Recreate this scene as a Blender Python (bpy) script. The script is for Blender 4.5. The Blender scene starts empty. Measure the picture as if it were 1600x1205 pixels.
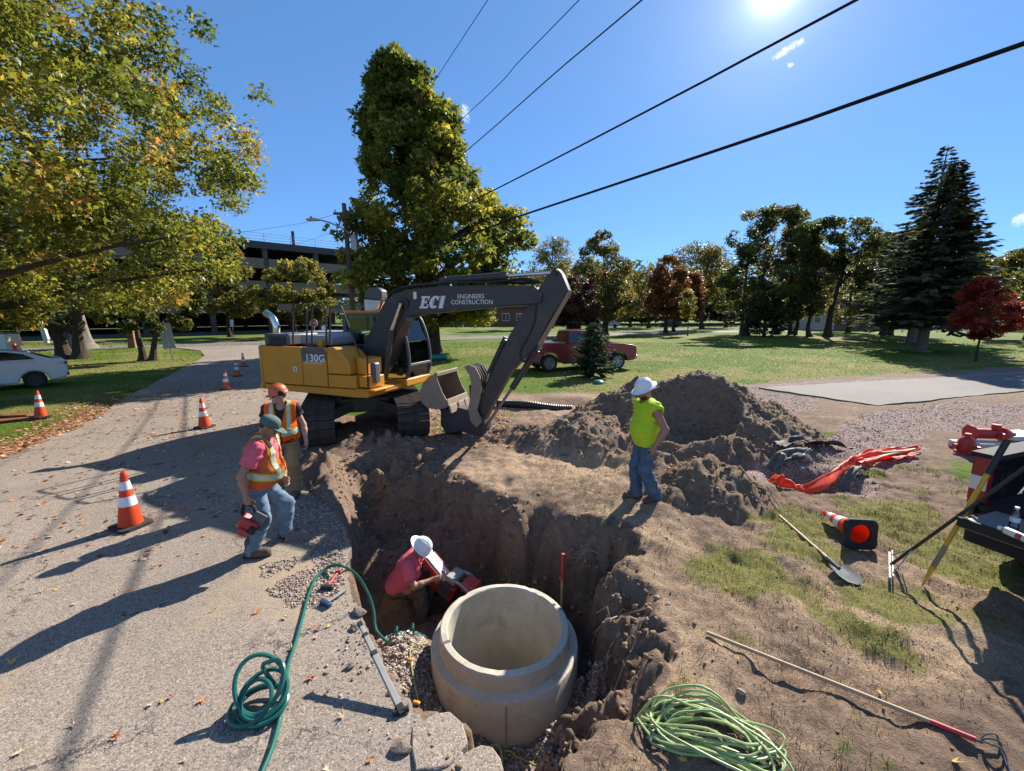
import bpy, bmesh, math, random
import numpy as np
from mathutils import Vector, Matrix, Euler

random.seed(7)
RNG = np.random.default_rng(7)
SC = bpy.context.scene
COL = SC.collection
R = math.radians

# ------------------------------------------------------------------ camera
CAM_H, FPX = 2.8, 670.0
PITCH = math.atan(112.5 / 670.0)
cam_d = bpy.data.cameras.new("camera")
cam_d.sensor_width = 36.0
cam_d.lens = 36.0 * FPX / 1600.0
cam_d.clip_start = 0.05
cam_d.clip_end = 4000
cam = bpy.data.objects.new("camera", cam_d)
COL.objects.link(cam)
cam.location = (0, 0, CAM_H)
cam.rotation_euler = (R(90) - PITCH, 0, 0)
SC.camera = cam

# ------------------------------------------------------------------ sky, sun, exposure
SUN_EL, SUN_AZ = R(34.0), R(37.0)          # azimuth measured from +Y towards +X
world = bpy.data.worlds.new("World")
SC.world = world
world.use_nodes = True
wn, wl = world.node_tree.nodes, world.node_tree.links
wn.clear()
w_out = wn.new("ShaderNodeOutputWorld")
w_bg = wn.new("ShaderNodeBackground")
w_sky = wn.new("ShaderNodeTexSky")
w_sky.sky_type = 'NISHITA'
w_sky.sun_disc = False
w_sky.sun_elevation = SUN_EL
w_sky.sun_rotation = SUN_AZ
w_sky.altitude = 2000
w_sky.air_density = 0.7
w_sky.dust_density = 0.0
w_sky.ozone_density = 6.0
w_bg.inputs['Strength'].default_value = 0.098
def w_math(op, a, b=0.0):
    k = wn.new("ShaderNodeMath"); k.operation = op
    for i, v in enumerate((a, b)):
        if isinstance(v, (int, float)): k.inputs[i].default_value = v
        else: wl.new(v, k.inputs[i])
    return k.outputs[0]
def w_mix(fac, a, b, mode='MIX'):
    k = wn.new("ShaderNodeMix"); k.data_type = 'RGBA'; k.blend_type = mode
    for i, v in ((0, fac), (6, a), (7, b)):
        if isinstance(v, (int, float)): k.inputs[i].default_value = v
        elif isinstance(v, tuple): k.inputs[i].default_value = (*v, 1)
        else: wl.new(v, k.inputs[i])
    return k.outputs[2]
w_gam = wn.new("ShaderNodeGamma"); w_gam.inputs[1].default_value = 0.56
wl.new(w_sky.outputs[0], w_gam.inputs[0])
sky_c = w_mix(1.0, w_gam.outputs[0], (0.86, 1.36, 1.90), 'MULTIPLY')
w_tc = wn.new("ShaderNodeTexCoord")
def w_dot(d):
    k = wn.new("ShaderNodeVectorMath"); k.operation = 'DOT_PRODUCT'; k.inputs[1].default_value = d
    wl.new(w_tc.outputs['Generated'], k.inputs[0]); return k.outputs['Value']
# three scraps of fair-weather cloud: (direction, stretch direction, half sizes)
def w_cloud(base, d, along, ra, rb, seed):
    d = Vector(d).normalized(); a = (Vector(along) - d * Vector(along).dot(d)).normalized(); b = d.cross(a)
    nz = wn.new("ShaderNodeTexNoise"); nz.inputs['Scale'].default_value = 55.0; nz.inputs['Detail'].default_value = 9; nz.inputs['Roughness'].default_value = .72
    of = wn.new("ShaderNodeVectorMath"); of.operation = 'ADD'; of.inputs[1].default_value = (seed, seed * 2, 0)
    wl.new(w_tc.outputs['Generated'], of.inputs[0]); wl.new(of.outputs[0], nz.inputs['Vector'])
    u = w_math('DIVIDE', w_dot(tuple(a)), ra); v = w_math('DIVIDE', w_dot(tuple(b)), rb)
    r = w_math('ADD', w_math('MULTIPLY', u, u), w_math('MULTIPLY', v, v))
    m = w_math('SUBTRACT', w_math('ADD', 1.0, w_math('MULTIPLY', w_math('SUBTRACT', nz.outputs['Fac'], .5), 5.5)), r)
    m = w_math('MULTIPLY', m, w_math('GREATER_THAN', w_dot(tuple(d)), 0.0))
    k = wn.new("ShaderNodeMapRange"); k.interpolation_type = 'SMOOTHSTEP'; k.inputs[1].default_value = -.2; k.inputs[2].default_value = 1.7
    wl.new(m, k.inputs[0])
    return w_mix(w_math('MULTIPLY', k.outputs[0], .9), base, (6.2, 6.5, 6.9))
def _ray(px, py):
    u, v = (px - 800.0) / FPX, (py - 602.5) / FPX
    return Vector((u, math.cos(PITCH) - v * math.sin(PITCH), -(math.sin(PITCH) + v * math.cos(PITCH)))).normalized()
_sd = _ray(1212, -22)
_sdot = w_math('MAXIMUM', w_dot(tuple(_sd)), 0.0)
_g = w_math('ADD', w_math('ADD', w_math('MULTIPLY', w_math('POWER', _sdot, 4500.0), 14.0), w_math('MULTIPLY', w_math('POWER', _sdot, 700.0), 2.2)), w_math('ADD', w_math('MULTIPLY', w_math('POWER', _sdot, 110.0), .95), w_math('MULTIPLY', w_math('POWER', _sdot, 18.0), .40)))
sky_c = w_mix(1.0, sky_c, w_mix(1.0, _g, (1.0, 1.0, 0.98), 'MULTIPLY'), 'ADD')
sky_c = w_cloud(sky_c, _ray(1228, 79), _ray(1250, 66) - _ray(1205, 92), .026, .0065, 3.1)
sky_c = w_cloud(sky_c, _ray(1235, 102), (1, 0, 0), .006, .004, 5.7)
sky_c = w_cloud(sky_c, _ray(1600, 343), (1, 0, .1), .014, .010, 8.3)
sky_c = w_cloud(sky_c, _ray(727, 178), (0, 0, 1), .016, .010, 1.9)
wl.new(sky_c, w_bg.inputs['Color'])
wl.new(w_bg.outputs[0], w_out.inputs['Surface'])

sun_d = bpy.data.lights.new("sun", 'SUN')
sun_d.energy = 5.0
sun_d.angle = R(0.53)
sun_d.color = (1.0, 0.93, 0.82)
sun = bpy.data.objects.new("sun", sun_d)
COL.objects.link(sun)
SUN_DIR = Vector((math.sin(SUN_AZ) * math.cos(SUN_EL), math.cos(SUN_AZ) * math.cos(SUN_EL), math.sin(SUN_EL)))
sun.rotation_euler = SUN_DIR.to_track_quat('Z', 'Y').to_euler()
sun.location = SUN_DIR * 60

SC.view_settings.view_transform = 'Standard'
SC.view_settings.look = 'None'
SC.view_settings.gamma = 1.0
SC.view_settings.exposure = 1.12
SC.view_settings.use_curve_mapping = False
SC.render.engine = 'CYCLES'
SC.cycles.max_bounces = 6
SC.cycles.transparent_max_bounces = 8

# ------------------------------------------------------------------ pixel helpers (photo pixels -> rays from the camera point)
CT, ST = math.cos(PITCH), math.sin(PITCH)
def ray(px, py):
    u = (px - 800.0) / FPX
    v = (py - 602.5) / FPX
    return Vector((u, CT - v * ST, -(ST + v * CT)))
def gp(px, py, z=0.0):
    d = ray(px, py); t = (z - CAM_H) / d.z
    return Vector((t * d.x, t * d.y, z))
def atY(px, py, Y):
    d = ray(px, py); t = Y / d.y
    return Vector((t * d.x, Y, CAM_H + t * d.z))

# ------------------------------------------------------------------ numpy noise
def _hash(ix, iy, iz, seed):
    h = (ix * 374761393 + iy * 668265263 + iz * 2147483647 + seed * 1274126177) & 0xFFFFFFFF
    h = ((h ^ (h >> 13)) * 1274126177) & 0xFFFFFFFF
    h = h ^ (h >> 16)
    return (h & 0xFFFFFF).astype(np.float64) / float(0xFFFFFF)
def vnoise(x, y, z=0.0, seed=0):
    x = np.asarray(x, float); y = np.asarray(y, float); z = np.zeros_like(x) + z
    ix, iy, iz = np.floor(x).astype(np.int64), np.floor(y).astype(np.int64), np.floor(z).astype(np.int64)
    fx, fy, fz = x - ix, y - iy, z - iz
    fx, fy, fz = [f * f * f * (f * (f * 6 - 15) + 10) for f in (fx, fy, fz)]
    r = 0
    for dx in (0, 1):
        for dy in (0, 1):
            for dz in (0, 1):
                w = (fx if dx else 1 - fx) * (fy if dy else 1 - fy) * (fz if dz else 1 - fz)
                r = r + w * _hash(ix + dx, iy + dy, iz + dz, seed)
    return r * 2 - 1
def fbm(x, y, z=0.0, oct=4, seed=0, gain=0.5):
    a, s, r = 1.0, 1.0, 0.0
    for o in range(oct):
        r = r + a * vnoise(np.asarray(x) * s + 17.3 * o, np.asarray(y) * s + 9.1 * o, np.asarray(z) * s, seed + o)
        a *= gain; s *= 2.03
    return r
def sstep(a, b, x):
    t = np.clip((x - a) / (b - a), 0, 1)
    return t * t * (3 - 2 * t)

def poly_sd(poly, x, y):
    """signed distance, positive inside"""
    x = np.asarray(x, float); y = np.asarray(y, float)
    d = np.full(x.shape, 1e9); ins = np.zeros(x.shape, bool)
    n = len(poly)
    for i in range(n):
        ax, ay = poly[i][0], poly[i][1]; bx, by = poly[(i + 1) % n][0], poly[(i + 1) % n][1]
        ex, ey = bx - ax, by - ay
        wx, wy = x - ax, y - ay
        t = np.clip((wx * ex + wy * ey) / (ex * ex + ey * ey + 1e-12), 0, 1)
        d = np.minimum(d, (wx - ex * t) ** 2 + (wy - ey * t) ** 2)
        c = ((ay > y) != (by > y)) & (x < (bx - ax) * (y - ay) / (by - ay + 1e-12) + ax)
        ins ^= c
    d = np.sqrt(d)
    return np.where(ins, d, -d)

# ------------------------------------------------------------------ materials
MATS = {}
def nt(name):
    m = bpy.data.materials.new(name); m.use_nodes = True
    n, l = m.node_tree.nodes, m.node_tree.links
    n.clear()
    out = n.new("ShaderNodeOutputMaterial"); b = n.new("ShaderNodeBsdfPrincipled")
    l.new(b.outputs[0], out.inputs['Surface'])
    return m, n, l, b, out
def noise_node(n, l, scale, detail=6, rough=0.6, coord='Object', dist=0.0):
    tc = n.new("ShaderNodeTexCoord")
    t = n.new("ShaderNodeTexNoise")
    t.inputs['Scale'].default_value = scale; t.inputs['Detail'].default_value = detail
    t.inputs['Roughness'].default_value = rough; t.inputs['Distortion'].default_value = dist
    l.new(tc.outputs[coord], t.inputs['Vector'])
    return t
def ramp(n, l, src, stops):
    r = n.new("ShaderNodeValToRGB")
    e = r.color_ramp.elements
    while len(e) > 1: e.remove(e[-1])
    e[0].position = stops[0][0]; e[0].color = (*stops[0][1], 1) if len(stops[0][1]) == 3 else stops[0][1]
    for p, c in stops[1:]:
        k = e.new(p); k.color = (*c, 1) if len(c) == 3 else c
    l.new(src, r.inputs[0])
    return r
def mixc(n, l, fac, a, b, mode='MIX'):
    m = n.new("ShaderNodeMix"); m.data_type = 'RGBA'; m.blend_type = mode
    for s, v in ((0, fac), (6, a), (7, b)):
        if isinstance(v, (int, float)): m.inputs[s].default_value = v
        elif isinstance(v, tuple): m.inputs[s].default_value = (*v, 1)
        else: l.new(v, m.inputs[s])
    return m.outputs[2]
def mth(n, l, op, a, b=0.0, clamp=False):
    m = n.new("ShaderNodeMath"); m.operation = op; m.use_clamp = clamp
    for i, v in enumerate((a, b)):
        if isinstance(v, (int, float)): m.inputs[i].default_value = v
        else: l.new(v, m.inputs[i])
    return m.outputs[0]
def bump(n, l, b, h, strength=0.3, dist=0.02):
    k = n.new("ShaderNodeBump"); k.inputs['Strength'].default_value = strength; k.inputs['Distance'].default_value = dist
    l.new(h, k.inputs['Height']); l.new(k.outputs[0], b.inputs['Normal'])
    return k
def M(name, col, rough=0.6, metal=0.0, var=0.12, scale=6.0, dirt=None, dirt_amt=0.0, bmp=0.0, bscale=60.0, spec=0.5, coat=0.0):
    """plain painted / moulded material: base colour with mottling, optional dirt film, fine relief"""
    if name in MATS: return MATS[name]
    m, n, l, b, out = nt(name)
    t = noise_node(n, l, scale, 6, 0.65)
    lo = tuple(c * (1 - var) for c in col); hi = tuple(min(1, c * (1 + var)) for c in col)
    c = ramp(n, l, t.outputs['Fac'], [(0.3, lo), (0.7, hi)]).outputs[0]
    if dirt:
        d = noise_node(n, l, scale * 0.7, 9, 0.75, dist=0.4)
        f = ramp(n, l, d.outputs['Fac'], [(0.62 - dirt_amt * 0.35, (0, 0, 0)), (0.78, (1, 1, 1))]).outputs[0]
        f = mth(n, l, 'MULTIPLY', f, min(1.0, 0.35 + dirt_amt))
        c = mixc(n, l, f, c, dirt)
        rr = mth(n, l, 'ADD', mth(n, l, 'MULTIPLY', f, 0.35), rough, True)
        l.new(rr, b.inputs['Roughness'])
    else:
        b.inputs['Roughness'].default_value = rough
    l.new(c, b.inputs['Base Color'])
    b.inputs['Metallic'].default_value = metal
    b.inputs['Specular IOR Level'].default_value = spec
    b.inputs['Coat Weight'].default_value = coat
    b.inputs['Coat Roughness'].default_value = 0.06
    if bmp:
        h = noise_node(n, l, bscale, 5, 0.6)
        bump(n, l, b, h.outputs['Fac'], bmp, 0.01)
    MATS[name] = m
    return m
def leaf_mat(name, stops, transl=0.45, rough=0.5, spec=0.22):
    """leaf colour picked per leaf from the 'tint' attribute, light passes through"""
    m, n, l, b, out = nt(name)
    at = n.new("ShaderNodeAttribute"); at.attribute_name = 'tint'
    c = ramp(n, l, at.outputs['Fac'], stops).outputs[0]
    l.new(c, b.inputs['Base Color']); b.inputs['Roughness'].default_value = rough; b.inputs['Specular IOR Level'].default_value = spec
    tr = n.new("ShaderNodeBsdfTranslucent")
    c2 = mixc(n, l, 1.0, c, (1.35, 1.28, 0.80), 'MULTIPLY')
    l.new(c2, tr.inputs['Color'])
    mx = n.new("ShaderNodeMixShader"); mx.inputs[0].default_value = transl
    l.new(b.outputs[0], mx.inputs[1]); l.new(tr.outputs[0], mx.inputs[2])
    l.new(mx.outputs[0], out.inputs['Surface'])
    return m

# ------------------------------------------------------------------ object helpers
def tag(o, label=None, cat=None, group=None, kind=None):
    if label: o['label'] = label
    if cat: o['category'] = cat
    if group: o['group'] = group
    if kind: o['kind'] = kind
    return o
def empty(name, loc=(0, 0, 0), rz=0.0, label=None, cat=None, group=None):
    o = bpy.data.objects.new(name, None); COL.objects.link(o)
    o.location = loc; o.rotation_euler = (0, 0, rz); o.empty_display_size = 0.2
    return tag(o, label, cat, group)
def link_mesh(name, me, mat, parent=None, loc=None):
    o = bpy.data.objects.new(name, me); COL.objects.link(o)
    if mat is not None:
        if isinstance(mat, (list, tuple)):
            for k in mat: me.materials.append(k)
        else: me.materials.append(mat)
    if parent: o.parent = parent
    if loc is not None: o.location = loc
    return o
def mesh_np(name, V, Fs, mat=None, parent=None, smooth=False, tint=None, loc=None, angle=None):
    """V (n,3); Fs array (m,3|4) or list of such arrays; tint per-vertex float attribute"""
    V = np.ascontiguousarray(V, np.float32)
    if not isinstance(Fs, (list, tuple)): Fs = [Fs]
    Fs = [np.asarray(f, np.int32) for f in Fs if len(f)]
    me = bpy.data.meshes.new(name)
    me.vertices.add(len(V)); me.vertices.foreach_set('co', V.ravel())
    nl = sum(f.size for f in Fs); npoly = sum(len(f) for f in Fs)
    me.loops.add(nl); me.polygons.add(npoly)
    me.loops.foreach_set('vertex_index', np.concatenate([f.ravel() for f in Fs]))
    tot = np.concatenate([np.full(len(f), f.shape[1], np.int32) for f in Fs])
    st = np.concatenate([[0], np.cumsum(tot)[:-1]]).astype(np.int32)
    me.polygons.foreach_set('loop_start', st); me.polygons.foreach_set('loop_total', tot)
    if smooth: me.polygons.foreach_set('use_smooth', np.ones(npoly, bool))
    me.update(calc_edges=True)
    if tint is not None:
        a = me.attributes.new('tint', 'FLOAT', 'POINT'); a.data.foreach_set('value', np.asarray(tint, np.float32))
    if angle: me.set_sharp_from_angle(angle=R(angle))
    return link_mesh(name, me, mat, parent, loc)

class MB:
    """collects boxes, prisms, tubes, lathes; build() links them as ONE mesh object"""
    def __init__(s): s.v = []; s.f = []; s.sm = []
    def add(s, vs, fs, smooth=False, mtx=None):
        o = len(s.v)
        for p in vs:
            p = Vector(p)
            s.v.append(tuple(mtx @ p) if mtx is not None else tuple(p))
        for f in fs: s.f.append(tuple(i + o for i in f)); s.sm.append(smooth)
        return s
    def box(s, c, d, rot=None, mtx=None):
        x, y, z = d[0] / 2, d[1] / 2, d[2] / 2
        vs = [Vector(p) for p in ((-x,-y,-z),(x,-y,-z),(x,y,-z),(-x,y,-z),(-x,-y,z),(x,-y,z),(x,y,z),(-x,y,z))]
        if rot is not None:
            rm = Euler(rot).to_matrix(); vs = [rm @ p for p in vs]
        vs = [p + Vector(c) for p in vs]
        return s.add(vs, [(0,3,2,1),(4,5,6,7),(0,1,5,4),(1,2,6,5),(2,3,7,6),(3,0,4,7)], False, mtx)
    def bar(s, p0, p1, w, h, up=(0, 0, 1)):
        """box beam from p0 to p1"""
        p0, p1 = Vector(p0), Vector(p1); d = (p1 - p0).normalized(); u = Vector(up)
        if abs(d.dot(u)) > 0.98: u = Vector((1, 0, 0))
        sx = d.cross(u).normalized(); uz = sx.cross(d)
        vs = []
        for p in (p0, p1):
            for a, b in ((-1,-1),(1,-1),(1,1),(-1,1)): vs.append(p + sx * (a * w / 2) + uz * (b * h / 2))
        return s.add(vs, [(0,1,2,3)[::-1],(4,5,6,7),(0,1,5,4)[::-1],(1,2,6,5)[::-1],(2,3,7,6)[::-1],(3,0,4,7)[::-1]][::1])
    def prism(s, pts, a, b, axis='y', mtx=None):
        """closed outline pts (2D) extruded from a to b along axis; outline in the other two axes"""
        def P(p, h):
            return {'y': (p[0], h, p[1]), 'x': (h, p[0], p[1]), 'z': (p[0], p[1], h)}[axis]
        n = len(pts)
        vs = [P(p, a) for p in pts] + [P(p, b) for p in pts]
        fs = [tuple(range(n)), tuple(range(2 * n - 1, n - 1, -1))] + [(i, i + n, (i + 1) % n + n, (i + 1) % n) for i in range(n)]
        return s.add(vs, fs, False, mtx)
    def tube(s, pts, r, n=8, cap=True, closed=False):
        pts = [Vector(p) for p in pts]; m = len(pts)
        rs = r if isinstance(r, (list, tuple)) else [r] * m
        T = []
        for i in range(m):
            a = pts[i - 1] if (i or closed) else pts[i]
            b = pts[(i + 1) % m] if (i < m - 1 or closed) else pts[i]
            t = (b - a); T.append(t.normalized() if t.length > 1e-9 else Vector((0, 0, 1)))
        u = T[0].orthogonal().normalized(); vs = []
        for i in range(m):
            u = (u - T[i] * u.dot(T[i]))
            u = u.normalized() if u.length > 1e-6 else T[i].orthogonal().normalized()
            w = T[i].cross(u)
            for k in range(n):
                a = 2 * math.pi * k / n
                vs.append(pts[i] + (u * math.cos(a) + w * math.sin(a)) * rs[i])
        fs = []
        for i in range(m if closed else m - 1):
            j = (i + 1) % m
            for k in range(n): fs.append((i * n + k, i * n + (k + 1) % n, j * n + (k + 1) % n, j * n + k))
        s.add(vs, fs, True)
        if cap and not closed:
            s.add(vs[:n], [tuple(range(n))[::-1]]); s.add(vs[-n:], [tuple(range(n))])
        return s
    def cyl(s, p0, p1, r0, r1=None, n=16, cap=True):
        return s.tube([p0, p1], [r0, r0 if r1 is None else r1], n, cap)
    def lathe(s, prof, n=24, mtx=None, c=(0, 0, 0), smooth=True, close=False):
        """profile [(r,z)] spun about z"""
        vs = []; fs = []; m = len(prof)
        for r, z in prof:
            for k in range(n):
                a = 2 * math.pi * k / n
                vs.append((c[0] + r * math.cos(a), c[1] + r * math.sin(a), c[2] + z))
        for i in range(m if close else m - 1):
            j = (i + 1) % m
            for k in range(n): fs.append((i * n + k, i * n + (k + 1) % n, j * n + (k + 1) % n, j * n + k))
        return s.add(vs, fs, smooth, mtx)
    def build(s, name, mat, parent=None, loc=None, bevel=0.0, seg=2, angle=35, smooth=None, rot=None):
        me = bpy.data.meshes.new(name)
        me.from_pydata([tuple(p) for p in s.v], [], s.f)
        bm = bmesh.new(); bm.from_mesh(me)
        bmesh.ops.remove_doubles(bm, verts=bm.verts, dist=1e-5)
        bmesh.ops.recalc_face_normals(bm, faces=bm.faces)
        bm.to_mesh(me); bm.free()
        me.polygons.foreach_set('use_smooth', [True] * len(me.polygons))
        me.set_sharp_from_angle(angle=R(angle))
        o = link_mesh(name, me, mat, parent, loc)
        if rot is not None: o.rotation_euler = rot
        if bevel:
            b = o.modifiers.new('bevel', 'BEVEL'); b.width = bevel; b.segments = seg; b.limit_method = 'ANGLE'; b.angle_limit = R(40)
        return o

def spline(pts, n=8):
    """Catmull-Rom through the points"""
    P = [Vector(p) for p in pts]; P = [P[0] * 2 - P[1]] + P + [P[-1] * 2 - P[-2]]; out = []
    for i in range(1, len(P) - 2):
        a, b, c, d = P[i - 1:i + 3]
        for k in range(n):
            t = k / n
            out.append(0.5 * ((2 * b) + (c - a) * t + (2 * a - 5 * b + 4 * c - d) * t * t + (3 * b - a - 3 * c + d) * t ** 3))
    out.append(P[-2]); return out
def copy_tree(o, parent=None):
    c = o.copy(); COL.objects.link(c)
    if parent: c.parent = parent
    for ch in list(o.children): copy_tree(ch, c)
    return c
def blob_mesh(name, r, seed, sq=(1, 1, 1), sub=1, rough=0.25):
    """irregular faceted lump for stones and clods"""
    bm = bmesh.new(); bmesh.ops.create_icosphere(bm, subdivisions=sub, radius=1.0)
    rg = random.Random(seed)
    ph = [Vector((rg.uniform(-1, 1), rg.uniform(-1, 1), rg.uniform(-1, 1))).normalized() for _ in range(7)]
    for v in bm.verts:
        k = 1.0
        for p in ph:
            d = v.co.dot(p)
            if d > 0.62: k *= 1 - (d - 0.62) * (0.9 if rough > 0.2 else 0.5)
        k *= 1 + rg.uniform(-rough, rough) * 0.5
        v.co = Vector((v.co.x * sq[0], v.co.y * sq[1], v.co.z * sq[2])) * (r * k)
    me = bpy.data.meshes.new(name); bm.to_mesh(me); bm.free()
    return me
def scatter_mesh(name, P, S, proto, mat, kind='stuff', seed=3, flat=0.0, tint=True):
    """many small copies of a proto (V,F) joined in one mesh. P (n,3), S (n,)"""
    rg = np.random.default_rng(seed)
    V0, F0 = proto; n = len(P); k = len(V0)
    q = rg.normal(size=(n, 4)); q /= np.linalg.norm(q, axis=1)[:, None]
    w, x, y, z = q.T
    Rm = np.stack([1-2*(y*y+z*z), 2*(x*y-z*w), 2*(x*z+y*w), 2*(x*y+z*w), 1-2*(x*x+z*z), 2*(y*z-x*w), 2*(x*z-y*w), 2*(y*z+x*w), 1-2*(x*x+y*y)], 1).reshape(n, 3, 3)
    sc = np.ones((n, 1, 3)) * rg.uniform(0.65, 1.3, (n, 1, 3))
    V = np.einsum('nij,nkj->nki', Rm, V0[None] * sc) * np.asarray(S)[:, None, None]
    if flat: V[:, :, 2] *= (1 - flat)
    V = V + np.asarray(P)[:, None, :]
    F = (F0[None] + (np.arange(n) * k)[:, None, None]).reshape(-1, F0.shape[1])
    t = np.repeat(rg.uniform(0, 1, n), k)
    o = mesh_np(name, V.reshape(-1, 3), F, mat, tint=t)
    o['kind'] = kind
    return o
def ico_proto(seed=1, jit=0.22):
    bm = bmesh.new(); bmesh.ops.create_icosphere(bm, subdivisions=1, radius=1.0)
    rg = np.random.default_rng(seed)
    V = np.array([v.co[:] for v in bm.verts]); V *= (1 + rg.uniform(-jit, jit, (len(V), 1)))
    bm.verts.index_update()
    F = np.array([[v.index for v in f.verts] for f in bm.faces]); bm.free()
    return V, F
def octa_proto():
    V = np.array([(1,0,0),(-1,0,0),(0,1,0),(0,-1,0),(0,0,.8),(0,0,-.8)], float)
    F = np.array([(0,2,4),(2,1,4),(1,3,4),(3,0,4),(2,0,5),(1,2,5),(3,1,5),(0,3,5)])
    return V, F
# ================================================================== GROUND
PIT = [(-.10,2.15),(-.42,2.40),(-.70,2.62),(-.93,2.90),(-1.15,3.24),(-1.40,3.55),(-1.63,3.91),(-1.83,4.35),(-2.0,4.89),(-2.22,5.3),(-2.50,5.96),(-2.8,6.5),(-3.0,6.9),
       (-3.3,7.5),(-3.4,8.0),(-3.1,8.5),(-2.5,8.7),(-1.9,8.75),(-1.55,8.45),(-1.25,7.9),(-.98,7.2),(-.45,6.5),(.2,5.95),(.8,5.58),(1.4,5.3),(1.6,4.95),(1.45,4.4),
       (1.33,3.8),(1.38,3.3),(1.28,2.95),(.9,2.66),(.45,2.45),(.12,2.15)]
ROAD_L = [(-9.0,-4),(-9.4,2),(-9.9,7.9),(-10.9,10.6),(-12.83,13.82),(-15.2,18.5),(-18.0,24.0),(-20.5,28.5),(-24.0,33.0),(-29.0,36.2)]
ROAD_R = [(-.2,1.6),(-.12,2.1)] + PIT[1:10] + [(-2.62,5.85),(-3.15,6.45),(-3.62,7.05),(-4.05,7.8),(-4.35,8.7),(-4.6,9.6),(-5.4,12),(-7.2,16),(-9.6,21),(-12.4,27),(-15,33),(-16.2,38.5)]
ROAD = [(-.2,-4)] + ROAD_R + [(-19,41.0)] + ROAD_L[::-1]
STREET_C = [(-120,2),(-70,18),(-45,31),(-30,38.6),(-18,43.5),(0,52),(30,66),(80,84),(160,104)]
DRIVE = [(9.4,16.1),(11.2,12.9),(13.2,13.55),(18.6,15.4),(26,17.6),(44,22.5),(44,27),(30,21.6),(24,19.8),(17,18.2),(12.5,17.0)]
PIPE_C = (-.07, 4.08)

def seg_dist(pts, x, y):
    d = np.full(np.shape(x), 1e9)
    for (ax, ay), (bx, by) in zip(pts[:-1], pts[1:]):
        ex, ey = bx - ax, by - ay
        t = np.clip(((x - ax) * ex + (y - ay) * ey) / (ex * ex + ey * ey), 0, 1)
        d = np.minimum(d, np.hypot(x - ax - ex * t, y - ay - ey * t))
    return d
def blob(x, y, cx, cy, rx, ry, rot=0.0):
    c, s = math.cos(rot), math.sin(rot)
    dx, dy = x - cx, y - cy
    u = (dx * c + dy * s) / rx; v = (-dx * s + dy * c) / ry
    return np.exp(-(u * u + v * v))

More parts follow.
